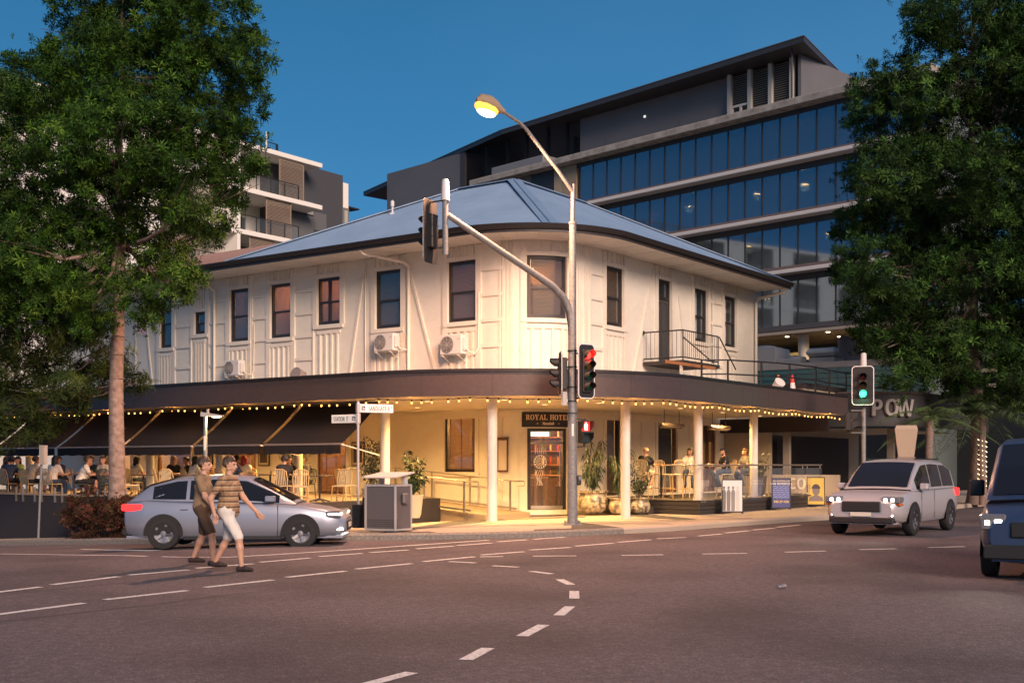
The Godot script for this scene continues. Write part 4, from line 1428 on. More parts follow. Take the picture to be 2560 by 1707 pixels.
	# the recessed west part: panels and a tall window
	for q in [[-20.35, -21.9, 11, 25.3, M(0.30, 0.235, 0.16, 0.7)], [-21.95, -22.8, 11, 25.3, M(0.36, 0.29, 0.2, 0.7)], [-22.9, -25.4, 11, 25.3, dark], [-25.45, -31.5, 11, 25.3, M(0.16, 0.13, 0.10, 0.7)]]:
		mb = MB.new()
		mb.box(Vector3(q[1], q[2], -1.2), Vector3(q[0], q[3], 0.06))
		part(mb, "wall_panel", q[4], of)
	mb = MB.new()
	mb.box(Vector3(-28.6, 20.5, 0.07), Vector3(-26.2, 24.4, 0.12))
	var sw := part(mb, "stair_window", dark, of)
	mb = MB.new()
	mb.box(Vector3(-28.4, 20.7, 0.125), Vector3(-27.0, 24.2, 0.14))
	part(mb, "pane", tint, sw)
	# penthouse: slate walls, louvres, white louvred frames
	for q in [[-22.4, -7.6], [-48, -37.0]]:
		mb = MB.new()
		mb.box(Vector3(q[0], 25.85, -10), Vector3(q[1], 29.8, -2.6))
		part(mb, "penthouse_wall", slate, of)
	for x in [-19.6, -12.2]:
		mb = MB.new()
		mb.box(Vector3(x, 25.86, -2.59), Vector3(x + 0.05, 27.6, -2.56))
		part(mb, "wall_joint", M(0.10, 0.10, 0.105, 0.7), of)
	mb = MB.new()
	mb.box(Vector3(-37.0, 25.85, -9.9), Vector3(-36.4, 29.8, -2.5))
	part(mb, "penthouse_pier", M(0.045, 0.038, 0.036, 0.7), of)
	var lv := MB.new()
	lv.hexa([Vector3(-36.4, 0.0, -0.06), Vector3(-22.4, 0.0, -0.06), Vector3(-22.4, 0.02, -0.06), Vector3(-36.4, 0.02, -0.06), Vector3(-36.4, -0.03, 0.06), Vector3(-22.4, -0.03, 0.06), Vector3(-22.4, -0.01, 0.06), Vector3(-36.4, -0.01, 0.06)])
	var lm := lv.mesh(M(0.035, 0.026, 0.024, 0.6))
	for i in 22: share(lm, "louvre_blade", of, Transform3D(Basis.IDENTITY, Vector3(0, 25.98 + i * 0.172, -2.6)))
	for x in [-34.0, -31.3, -29.0, -26.4, -24.2]:
		mb = MB.new()
		mb.box(Vector3(x, 25.85, -3.0), Vector3(x + 0.22, 29.8, -2.7))
		part(mb, "louvre_post", dark, of)
	for q in [[-33.5, 26.2, 1.8, 0.9], [-28.6, 26.0, 2.2, 1.6], [-25.6, 27.5, 1.2, 1.6], [-35.5, 26.4, 1.2, 2.0]]:
		mb = MB.new()
		mb.box(Vector3(q[0], q[1], -5.2), Vector3(q[0] + q[2], q[1] + q[3], -4.0))
		part(mb, "plant_unit", M(0.06, 0.06, 0.065, 0.7), of)
	mb = MB.new()
	mb.bbox(Vector3(-30.6, 25.86, -1.9), Vector3(-24.4, 26.9, -0.3), 0.05)
	part(mb, "roof_duct", M(0.16, 0.165, 0.175, 0.6), of)
	for i in 4:
		var x := -7.5 + i * 1.75
		mb = MB.new()
		mb.box(Vector3(x, 25.86, -2.55), Vector3(x + 0.3, 29.8, -2.2))
		part(mb, "white_post", M(0.40, 0.39, 0.36, 0.6), of)
		if i == 3: break
		for j in 24:
			mb = MB.new()
			mb.bar(Vector3(x + 0.31, 26.0 + j * 0.158, -2.45), Vector3(x + 1.74, 26.0 + j * 0.158, -2.45), 0.10, 0.03, Vector3(0, 1, 0.8))
			part(mb, "louvre_blade", M(0.16, 0.155, 0.14, 0.6), of)
	mb = MB.new()
	mb.box(Vector3(-7.2, 25.86, -3.2), Vector3(-1.5, 29.8, -2.9))
	part(mb, "louvre_backing", dark, of)
	for q in [[-7.19, 27.35, -5.6, 27.5], [-7.19, 25.9, -7.05, 27.35], [-6.45, 25.9, -6.3, 27.35], [-5.76, 25.9, -5.62, 27.35]]:
		mb = MB.new()
		mb.box(Vector3(q[0], q[1], -2.38), Vector3(q[2], q[3], -2.25))
		part(mb, "gate_frame", M(0.45, 0.44, 0.42, 0.6), of)
	mb = MB.new()
	mb.box(Vector3(-1.55, 25.86, -10), Vector3(-1.3, 29.8, -2.2))
	part(mb, "penthouse_wall", slate, of)
	# roof: long eave, kinked, with a pointed corner
	var top := [Vector2(0.2, -0.2), Vector2(-30.2, -1.1), Vector2(-57.3, -6.7), Vector2(-57.3, -16.0), Vector2(-2.6, -16.0), Vector2(-2.55, -10.2)]
	mb = MB.new()
	var pl := PackedVector2Array()
	for p in top: pl.append(Vector2(p.x, -p.y))
	mb.X = Transform3D(Basis(Vector3(1, 0, 0), Vector3(0, 0, -1), Vector3(0, 1, 0)), Vector3.ZERO)
	mb.prism(pl, 29.82, 30.2)
	part(mb, "eaves_roof", M(0.032, 0.029, 0.030, 0.5), of)
	mb = MB.new()
	for q in [[top[0], top[1]], [top[1], top[2]], [top[5], top[0]]]:
		mb.bar(Vector3(q[0].x, 30.22, q[0].y), Vector3(q[1].x, 30.22, q[1].y), 0.08, 0.05)
	part(mb, "roof_flashing", M(0.12, 0.125, 0.13, 0.4), of)
	mb = MB.new()
	mb.tube([Vector3(-1.2, 25.86, -0.9), Vector3(-1.2, 29.82, -0.9)], 0.07, 8)
	mb.tube([Vector3(-54, 14.0, -7.4), Vector3(-54, 29.82, -7.4)], 0.08, 8)
	part(mb, "roof_prop", dark, of)
	mb = MB.new()
	mb.box(Vector3(-15.6, 28.5, -2.58), Vector3(-15.45, 28.65, -2.5))
	part(mb, "wall_light", glow(1.0, 0.95, 0.85, 0.8), of)
	# undercroft: soffit, round columns, downlights, pale rails, podium
	mb = MB.new()
	mb.box(Vector3(xl - 6, 10.4, -9.0), Vector3(xr + 6, 10.6, 0.05))
	part(mb, "undercroft_soffit", M(0.30, 0.26, 0.21, 0.8), of)
	for x in [-0.45, 8.0, -9.0]:
		mb = MB.new()
		mb.X = Transform3D(Basis.IDENTITY, Vector3(x, 4.0, -1.2))
		mb.lathe([Vector2(0.36, 0), Vector2(0.36, 6.4)], 20)
		part(mb, "round_column", M(0.45, 0.42, 0.36, 0.7), of)
	for q in [[-4.5, -0.8], [-1.9, -1.4], [1.6, -0.9], [3.3, -1.3], [0.6, -4.0], [2.2, -4.5], [-6.5, -2.0]]:
		mb = MB.new()
		mb.X = Transform3D(Basis.IDENTITY, Vector3(q[0], 10.37, q[1]))
		mb.lathe([Vector2(0.0, 0.0), Vector2(0.13, 0.0), Vector2(0.13, 0.03)], 14)
		part(mb, "downlight_lens", glow(1.0, 0.82, 0.52, 9.0), of)
		var l := SpotLight3D.new()
		l.name = "downlight_beam"
		l.light_color = Color(1.0, 0.82, 0.52)
		l.light_energy = 9.0
		l.light_size = 0.12
		l.spot_angle = 75
		l.spot_range = 20
		l.spot_attenuation = 2
		l.shadow_enabled = true
		of.add_child(l, true)
		l.position = Vector3(q[0], 10.34, q[1])
		l.rotation = Vector3(-PI / 2, 0, 0)
	for i in 5:
		mb = MB.new()
		mb.box(Vector3(-12.0, 5.4 + i * 0.95, -3.1), Vector3(12.0, 5.62 + i * 0.95, -2.8))
		part(mb, "pale_rail", M(0.42, 0.36, 0.24, 0.7), of)
	mb = MB.new()
	mb.box(Vector3(-26, 0, -9.0), Vector3(20, 6.2, -4.0))
	mb.box(Vector3(-26, 6.2, -9.0), Vector3(20, 10.4, -8.0))
	part(mb, "podium_wall", M(0.03, 0.033, 0.035, 0.5), of)

# ------------------------------------------------------------------ apartment block
func build_apartments() -> void:
	var ap := thing("apartment_building", "white and charcoal apartment block with open balconies behind the big tree", "apartment building", HF.origin, HT)
	var white := M(0.76, 0.74, 0.68, 0.7)
	var char_ := M(0.055, 0.058, 0.068, 0.7)
	var grey := M(0.11, 0.115, 0.12, 0.7)
	var pale := M(0.26, 0.26, 0.25, 0.7)
	var dark := M(0.02, 0.02, 0.022, 0.5)
	var X := -46.5
	var mb := MB.new()
	mb.box(Vector3(X - 12, 0, -39.3), Vector3(X, 24.75, -31.6))
	part(mb, "end_block_wall", char_, ap)
	mb = MB.new()
	mb.box(Vector3(X - 11.9, 0, -39.9), Vector3(X + 0.03, 24.2, -39.31))
	part(mb, "return_wall", white, ap)
	# colour fields on the end wall are panels set proud
	for q in [[-36.0, -31.7, 18.3, 20.9, grey], [-37.4, -36.05, 19.9, 21.3, grey], [-36.0, -31.7, 10.0, 18.25, pale]]:
		mb = MB.new()
		mb.box(Vector3(X + 0.001, q[2], q[0]), Vector3(X + 0.05, q[3], q[1]))
		part(mb, "facade_panel", q[4], ap)
	for q in [[-35.9, 21.0], [-35.9, 17.0]]:
		mb = MB.new()
		mb.box(Vector3(X + 0.052, q[1], q[0]), Vector3(X + 0.12, q[1] + 0.95, q[0] + 4.1))
		var st := part(mb, "window_strip", M(0.30, 0.30, 0.30, 0.5), ap)
		for k in 4:
			mb = MB.new()
			mb.box(Vector3(X + 0.123, q[1] + 0.12, q[0] + 0.12 + k * 0.99), Vector3(X + 0.135, q[1] + 0.83, q[0] + 0.95 + k * 0.99))
			part(mb, "pane", M(0.22, 0.27, 0.27, 0.15), st)
	mb = MB.new()
	mb.box(Vector3(X + 0.031, 19.2, -39.95), Vector3(X + 0.06, 22.2, -39.3))
	var ew := part(mb, "corner_window", M(0.16, 0.16, 0.155, 0.5), ap)
	mb = MB.new()
	mb.box(Vector3(X + 0.062, 19.6, -39.8), Vector3(X + 0.07, 22.0, -39.42))
	part(mb, "pane", M(0.4, 0.4, 0.37, 0.2), ew)
	for y in [22.3, 18.7]:
		mb = MB.new()
		mb.box(Vector3(X - 1.0, y, -41.2), Vector3(X + 0.02, y + 0.12, -39.91))
		part(mb, "window_hood", dark, ap)
	# balcony floors
	var slabs := [24.55, 21.35, 18.3, 15.2, 12.1, 9.0]
	for i in slabs.size():
		var y: float = slabs[i]
		mb = MB.new()
		mb.bbox(Vector3(X - 6, y - 0.34, -35.0 if i < 2 else -33.6), Vector3(X + 2.0, y, 6.0), 0.02)
		part(mb, "balcony_slab", white, ap)
	mb = MB.new()
	mb.box(Vector3(X - 6, 0, -31.6), Vector3(X - 1.2, 24.2, 6.0))
	part(mb, "set_back_wall", M(0.62, 0.60, 0.53, 0.8), ap)
	for z in [-26.9, -20.0, -13.0, -6.0, 1.0]:
		mb = MB.new()
		mb.box(Vector3(X - 1.19, 0, z), Vector3(X + 1.96, 24.2, z + (3.0 if z > -26 else 0.3)))
		part(mb, "blade_wall", white, ap)
	for i in range(1, slabs.size()):
		var y: float = slabs[i]
		for b in 5:
			var z0 := -31.0 + b * 6.9
			# glazed doors with a frame, a louvre screen, a glass balustrade
			mb = MB.new()
			mb.box(Vector3(X - 1.18, y, z0 + 0.9), Vector3(X - 1.1, y + 2.6, z0 + 3.9))
			var dr := part(mb, "balcony_door", M(0.12, 0.12, 0.125, 0.5), ap)
			for k in 3:
				mb = MB.new()
				mb.box(Vector3(X - 1.098, y + 0.1, z0 + 1.0 + k * 0.97), Vector3(X - 1.08, y + 2.5, z0 + 1.85 + k * 0.97))
				part(mb, "pane", M(0.05, 0.06, 0.062, 0.08), dr)
				mb = MB.new()
				mb.box(Vector3(X - 1.078, y + 1.65 - 0.5 * (k % 2), z0 + 1.0 + k * 0.97), Vector3(X - 1.07, y + 2.5, z0 + 1.85 + k * 0.97))
				part(mb, "blind", M(0.45, 0.45, 0.38, 0.8), dr)
			if b == 0 or (b == 1 and i > 2):
				var zz := z0 - 1.0 - 1.3 * float(i == 1) + 1.6 * float(i > 2)
				mb = MB.new()
				var tan_ := M(0.26, 0.20, 0.15, 0.7)
				mb.box(Vector3(X + 1.7, y, zz), Vector3(X + 1.76, y + 2.75, zz + 0.09))
				mb.box(Vector3(X + 1.7, y, zz + 2.4), Vector3(X + 1.76, y + 2.75, zz + 2.49))
				mb.box(Vector3(X + 1.7, y + 2.66, zz + 0.09), Vector3(X + 1.76, y + 2.75, zz + 2.4))
				mb.box(Vector3(X + 1.7, y, zz + 0.09), Vector3(X + 1.76, y + 0.09, zz + 2.4))
				var sc := part(mb, "louvre_screen", tan_, ap)
				var bl := MB.new()
				bl.hexa([Vector3(X + 1.70, 0.03, 0.09), Vector3(X + 1.75, -0.03, 0.09), Vector3(X + 1.75, -0.015, 0.09), Vector3(X + 1.70, 0.045, 0.09), Vector3(X + 1.70, 0.03, 2.4), Vector3(X + 1.75, -0.03, 2.4), Vector3(X + 1.75, -0.015, 2.4), Vector3(X + 1.70, 0.045, 2.4)])
				var bm := bl.mesh(M(0.22, 0.17, 0.13, 0.7))
				for k in 26: share(bm, "slat", sc, Transform3D(Basis.IDENTITY, Vector3(0, y + 0.16 + k * 0.098, zz)))
			mb = MB.new()
			mb.box(Vector3(X + 1.9, y + 1.02, z0 - 1.6), Vector3(X + 1.95, y + 1.08, z0 + 4.0))
			for k in 5: mb.box(Vector3(X + 1.9, y, z0 - 1.6 + k * 1.38), Vector3(X + 1.95, y + 1.02, z0 - 1.54 + k * 1.38))
			var br := part(mb, "balustrade", dark, ap)
			mb = MB.new()
			mb.box(Vector3(X + 1.92, y + 0.08, z0 - 1.5), Vector3(X + 1.93, y + 1.0, z0 + 3.95))
			part(mb, "pane", glass, br)
	# roof railing and a small dark penthouse
	mb = MB.new()
	mb.box(Vector3(X - 6, 24.56, -33.0), Vector3(X - 0.8, 25.4, -30.6))
	part(mb, "roof_parapet", dark, ap)
	mb = MB.new()
	var yy := 25.95
	mb.box(Vector3(X - 0.8, yy, -33.0), Vector3(X - 0.74, yy + 0.07, -12))
	mb.box(Vector3(X - 0.8, 24.62, -33.0), Vector3(X - 0.74, 24.68, -12))
	for k in 10: mb.box(Vector3(X - 0.82, 24.56, -33.0 + k * 2.3), Vector3(X - 0.70, yy, -32.85 + k * 2.3))
	for k in 5: mb.box(Vector3(X - 0.79, 24.8 + k * 0.24, -33.0), Vector3(X - 0.775, 24.815 + k * 0.24, -12))
	for k in 90: mb.box(Vector3(X - 0.79, 24.68, -33.0 + k * 0.233), Vector3(X - 0.775, yy, -32.985 + k * 0.233))
	part(mb, "roof_railing", dark, ap)
	mb = MB.new()
	mb.tube([Vector3(X - 0.5, 24.56, -31.6), Vector3(X - 0.5, 26.6, -31.6)], 0.07, 8)
	part(mb, "roof_pipe", M(0.6, 0.6, 0.6, 0.5), ap)

# ------------------------------------------------------------------ bottle shop beyond the hotel, its wall and roof plant
func build_shop() -> void:
	var sh := thing("corner_shop", "low shop with a dark curved parapet and white raised letters", "shop", HF.origin, HT)
	var mb := MB.new()
	var beige := M(0.34, 0.29, 0.23, 0.8)
	mb.box(Vector3(-8, 0.1, -24), Vector3(1.2, 3.1, -15.3))
	mb.box(Vector3(0.02, 0.1, -15.29), Vector3(1.2, 3.3, -12.3))
	part(mb, "shop_wall", beige, sh)
	var S := Way.new(-12.6, 7.0, 3.0)
	# dark parapet in panels round a curve
	mb = MB.new()
	wbox(mb, S, S.tx(1.2), S.tz(-24), 3.05, 4.25, -0.15, 0.0)
	var pp := part(mb, "parapet", M(0.035, 0.035, 0.038, 0.6), sh)
	mb = MB.new()
	wbox(mb, S, S.tx(1.2), S.tz(-24), 4.252, 4.33, -0.2, 0.05)
	part(mb, "parapet_capping", dark_brown, sh)
	mb = MB.new()
	mb.box(Vector3(1.2, 3.0, -24), Vector3(5.4, 3.04, -15.2))
	mb.box(Vector3(1.2, 4.0, -24), Vector3(5.4, 4.1, -15.9))
	part(mb, "awning_soffit", M(0.4, 0.36, 0.3, 0.7), sh)
	var lt := S.r * (deg_to_rad(35.5) - PI / 4)
	for c in ["P", "O", "W"]:
		var nn := S.nrm(lt)
		text_part("letter", c, 0.62, 0.12, M(0.28, 0.27, 0.26, 0.6), pp, Transform3D(Basis(Vector3.UP, atan2(nn.x, nn.z)), S.at(lt, 0.08) + Vector3(0, 3.72, 0)), "Droid Sans", 0.95)
		lt += 0.55
	mb = MB.new()
	mb.box(Vector3(5.15, 0.1, -16.4), Vector3(5.4, 3.0, -16.15))
	part(mb, "post", beige, sh)
	mb = MB.new()
	mb.box(Vector3(2.0, 0.1, -13.6), Vector3(2.25, 3.05, -13.4))
	part(mb, "post", beige, sh)
	# dark shopfront glass and doors
	for q in [[0.2, 1.1, 2.6], [-7.0, -1.0, 2.8]]:
		mb = MB.new()
		mb.box(Vector3(1.205, 0.3, -15.4 - q[1] + q[0] - 1.2 if q[0] < 0 else -14.6), Vector3(1.24, q[2], -14.0))
		part(mb, "shopfront", M(0.05, 0.04, 0.035, 0.15), sh)
	# dark band and hanging ring under the canopy end
	mb = MB.new()
	mb.box(Vector3(0.05, 2.85, -12.0), Vector3(4.4, 3.38, -11.9))
	part(mb, "entry_beam", M(0.02, 0.012, 0.012, 0.6), sh)
	# panelled screen wall that closes the deck end
	mb = MB.new()
	mb.box(Vector3(0.05, 0.14, -12.6), Vector3(1.9, 2.85, -12.5))
	part(mb, "screen_wall", beige, sh)
	mb = MB.new()
	mb.box(Vector3(1.95, 0.14, -12.6), Vector3(4.6, 1.25, -12.5))
	var lw := part(mb, "low_wall", M(0.42, 0.37, 0.33, 0.7), sh)
	text_part("lettering", "COF", 0.42, 0.02, M(0.75, 0.72, 0.68, 0.6), lw, Transform3D(Basis.IDENTITY, Vector3(3.1, 0.9, -12.47)), "Droid Sans", 0.9)
	# roof-top fence of teal sheeting, units, vent, dish
	var fn := thing("sheet_fence", "teal translucent sheet fence with thin rails on the flat roof", "fence", HF.origin, HT)
	var teal := M(0.10, 0.27, 0.28, 0.4)
	for i in 8:
		mb = MB.new()
		mb.box(Vector3(-0.7 + i * 0.9, 4.1, -16.9), Vector3(-0.7 + i * 0.9 + 0.88, 5.6, -16.86))
		part(mb, "sheet", teal, fn)
	mb = MB.new()
	mb.box(Vector3(-0.8, 5.61, -17.2), Vector3(6.6, 5.85, -16.8))
	part(mb, "top_beam", M(0.5, 0.49, 0.47, 0.6), fn)
	for i in 5:
		mb = MB.new()
		mb.box(Vector3(-0.7, 4.5 + i * 0.22, -16.84), Vector3(6.5, 4.52 + i * 0.22, -16.82))
		part(mb, "rail", M(0.05, 0.09, 0.1, 0.5), fn)
	var rb := thing("roof_bulkhead", "low cream bulkhead with a dark top on the flat roof", "bulkhead", HF.origin, HT)
	mb = MB.new()
	mb.box(Vector3(2.0, 4.03, -13.4), Vector3(4.4, 4.34, -9.6))
	part(mb, "wall", M(0.45, 0.38, 0.28, 0.7), rb)
	mb = MB.new()
	mb.box(Vector3(1.9, 4.342, -13.5), Vector3(4.5, 4.50, -9.5))
	part(mb, "capping", M(0.02, 0.018, 0.02, 0.6), rb)
	# white packaged units
	for q in [[-1.6, -18.9, 1.5, 2.2, 5.3, "white boxy cooling unit with a fan lid on the flat roof"], [0.0, -19.0, 0.95, 1.5, 5.3, "small grey cooling unit beside the big white unit on the flat roof"]]:
		var u := thing("cooling_unit", q[5], "cooling unit", HF.origin, HT)
		mb = MB.new()
		mb.bbox(Vector3(q[0], 4.1, q[1]), Vector3(q[0] + q[2], 5.0 + q[3] * 0.3, q[1] + 1.4), 0.03)
		part(mb, "lower_casing", M(0.28, 0.31, 0.34, 0.5), u)
		mb = MB.new()
		mb.bbox(Vector3(q[0] - 0.05, 5.02 + q[3] * 0.3, q[1] - 0.05), Vector3(q[0] + q[2] + 0.05, 5.0 + q[3] * 0.75, q[1] + 1.45), 0.03)
		part(mb, "upper_casing", M(0.55, 0.54, 0.52, 0.5), u)
		mb = MB.new()
		mb.X = Transform3D(Basis.IDENTITY, Vector3(q[0] + q[2] / 2, 5.0 + q[3] * 0.75, q[1] + 0.7))
		mb.lathe([Vector2(0.45, 0), Vector2(0.45, 0.1), Vector2(0.3, 0.14), Vector2(0.0, 0.15)], 18)
		part(mb, "fan_lid", M(0.5, 0.5, 0.48, 0.5), u)
		mb = MB.new()
		mb.box(Vector3(q[0] + q[2] * 0.55, 4.3, q[1] + 1.402), Vector3(q[0] + q[2] * 0.92, 4.95, q[1] + 1.42))
		part(mb, "grille", M(0.03, 0.03, 0.03, 0.6), u)
	var vt := thing("roof_vent", "white square mushroom vent on the flat roof beside the dish", "vent", H(1.75, 4.75, -18.6), HT)
	mb = MB.new()
	mb.box(Vector3(-0.45, -0.6, -0.45), Vector3(0.45, 1.15, 0.45))
	part(mb, "shaft", M(0.33, 0.37, 0.40, 0.6), vt)
	mb = MB.new()
	mb.box(Vector3(-0.55, 1.16, -0.55), Vector3(0.55, 1.4, 0.55))
	part(mb, "neck", M(0.5, 0.48, 0.44, 0.6), vt)
	mb = MB.new()
	mb.bbox(Vector3(-0.7, 1.45, -0.7), Vector3(0.7, 1.8, 0.7), 0.14)
	part(mb, "cowl", M(0.55, 0.54, 0.52, 0.6), vt)
	var ds := thing("satellite_dish", "rusty grey satellite dish seen from the side on the flat roof", "dish", H(2.75, 4.75, -18.2), HT)
	mb = MB.new()
	mb.X = Transform3D(Basis(Vector3(0, 0, 1), -1.15) * Basis(Vector3(1, 0, 0), 0.3), Vector3(0, 1.5, 0))
	mb.lathe([Vector2(0.0, 0.0), Vector2(0.3, 0.04), Vector2(0.55, 0.13), Vector2(0.75, 0.25), Vector2(0.74, 0.27), Vector2(0.5, 0.14), Vector2(0.0, 0.02)], 20)
	part(mb, "reflector", M(0.22, 0.19, 0.19, 0.7), ds)
	mb = MB.new()
	mb.tube([Vector3(0, -0.6, 0), Vector3(0, 1.45, 0)], 0.04, 8)
	part(mb, "mast", galvanised, ds)
	# grey wall with a raking top beyond, and the dim arcade with yellow boards
	var bw := thing("raking_wall", "pale grey wall with a raking top beyond the right-hand tree trunk".replace("right-hand ", "ivy clad "), "wall", H(12.5, 0, -26), HT)
	mb = MB.new()
	mb.hexa([Vector3(-2, 0, -0.3), Vector3(16, 0, -0.3), Vector3(16, 4.2, -0.3), Vector3(-2, 6.6, -0.3), Vector3(-2, 0, 0), Vector3(16, 0, 0), Vector3(16, 4.2, 0), Vector3(-2, 6.6, 0)])
	part(mb, "rendered_face", M(0.23, 0.22, 0.24, 0.8), bw)
	mb = MB.new()
	mb.bar(Vector3(-2, 6.66, -0.15), Vector3(16, 4.26, -0.15), 0.4, 0.1)
	part(mb, "coping", M(0.10, 0.10, 0.11, 0.7), bw)
	var yb := thing("louvred_car_park", "dim storey with yellow boards and pale horizontal rails behind the palm", "building", H(20, 0, -40), HT)
	mb = MB.new()
	mb.box(Vector3(-10, 0, -6), Vector3(20, 14, -5))
	part(mb, "back_wall", M(0.05, 0.05, 0.055, 0.8), yb)
	for i in 9:
		mb = MB.new()
		mb.box(Vector3(-10, 7.0 + i * 0.75, -1.2), Vector3(20, 7.2 + i * 0.75, -1.0))
		part(mb, "rail", M(0.34, 0.31, 0.25, 0.7), yb)
	for i in 5:
		mb = MB.new()
		mb.box(Vector3(-8 + i * 3.1, 7.4, -1.8), Vector3(-6.2 + i * 3.1, 11.0, -1.7))
		part(mb, "yellow_board", M(0.55, 0.42, 0.03, 0.7), yb)
	mb = MB.new()
	mb.box(Vector3(-10, 14.0, -6), Vector3(20, 15.2, 0.5)); mb.box(Vector3(-10, 6.0, -6), Vector3(20, 6.6, 0.2))
	part(mb, "slab", M(0.4, 0.39, 0.38, 0.7), yb)
	# steel balcony at the upstairs door, stair and roof railing
	var bl := thing("steel_balcony", "black steel landing with baluster railing below the upstairs door", "balcony", HF.origin, HT)
	mb = MB.new()
	mb.box(Vector3(0.04, 5.08, -8.7), Vector3(1.6, 5.2, -5.9))
	part(mb, "landing", M(0.03, 0.025, 0.022, 0.7), bl)
	mb = MB.new()
	mb.box(Vector3(1.62, 5.0, -8.2), Vector3(1.68, 5.1, -4.6))
	part(mb, "rusty_edge_beam", M(0.30, 0.12, 0.04, 0.9), bl, "rust stained edge beam")
	for z in [-5.95, -8.65]:
		mb = MB.new()
		mb.bar(Vector3(1.5, 4.03, z), Vector3(1.5, 5.08, z), 0.08, 0.08)
		part(mb, "post", trim_paint, bl)
	var rl := func(a: Vector3, b: Vector3, called: String) -> void:
		var q := MB.new()
		q.tube([a, b], 0.024, 8)
		part(q, called, black_metal, bl)
	rl.call(Vector3(0.05, 6.22, -5.92), Vector3(1.58, 6.22, -5.92), "top_rail"); rl.call(Vector3(1.58, 6.22, -5.92), Vector3(1.58, 6.22, -8.6), "top_rail")
	rl.call(Vector3(0.05, 5.3, -5.92), Vector3(1.58, 5.3, -5.92), "bottom_rail"); rl.call(Vector3(1.58, 5.3, -5.92), Vector3(1.58, 5.3, -8.6), "bottom_rail")
	rl.call(Vector3(1.58, 5.2, -5.92), Vector3(1.58, 6.22, -5.92), "corner_post"); rl.call(Vector3(1.58, 5.2, -8.6), Vector3(1.58, 6.22, -8.6), "corner_post")
	mb = MB.new()
	mb.tube([Vector3(0.01, 6.22, -5.92), Vector3(0.06, 6.22, -5.92)], 0.07, 12)
	part(mb, "wall_flange", black_metal, bl)
	for i in 9:
		mb = MB.new()
		mb.tube([Vector3(0.15 + i * 0.17, 5.3, -5.92), Vector3(0.15 + i * 0.17, 6.2, -5.92)], 0.009, 5)
		part(mb, "baluster", black_metal, bl)
	for i in 17:
		mb = MB.new()
		mb.tube([Vector3(1.58, 5.3, -6.08 - i * 0.15), Vector3(1.58, 6.2, -6.08 - i * 0.15)], 0.009, 5)
		part(mb, "baluster", black_metal, bl)
	# stair down to the canopy roof
	rl.call(Vector3(1.62, 6.2, -8.62), Vector3(1.75, 5.1, -9.7), "stair_rail")
	rl.call(Vector3(1.55, 6.0, -5.95), Vector3(2.6, 5.05, -6.2), "stair_rail"); rl.call(Vector3(2.6, 5.05, -6.2), Vector3(3.0, 5.05, -5.4), "stair_rail")
	var rr := thing("roof_railing", "black two-rail pipe railing along the canopy roof edge", "railing", HF.origin, HT)
	var line := [Vector2(2.8, -4.9), Vector2(3.5, -5.4), Vector2(4.1, -6.7), Vector2(4.5, -8.1), Vector2(4.75, -9.8), Vector2(4.6, -11.5), Vector2(4.6, -13.2), Vector2(5.0, -15.0), Vector2(5.3, -17.3)]
	for i in line.size():
		var a: Vector2 = line[i]
		mb = MB.new()
		mb.bar(Vector3(a.x, 4.05, a.y), Vector3(a.x, 5.05, a.y), 0.05, 0.05)
		mb.box(Vector3(a.x - 0.08, 4.04, a.y - 0.08), Vector3(a.x + 0.08, 4.07, a.y + 0.08))
		part(mb, "post", black_metal, rr)
		if i:
			var b: Vector2 = line[i - 1]
			for y in [5.06, 4.6]:
				mb = MB.new()
				mb.tube([Vector3(a.x, y, a.y), Vector3(b.x, y, b.y)], 0.026, 8)
				part(mb, "rail", black_metal, rr)

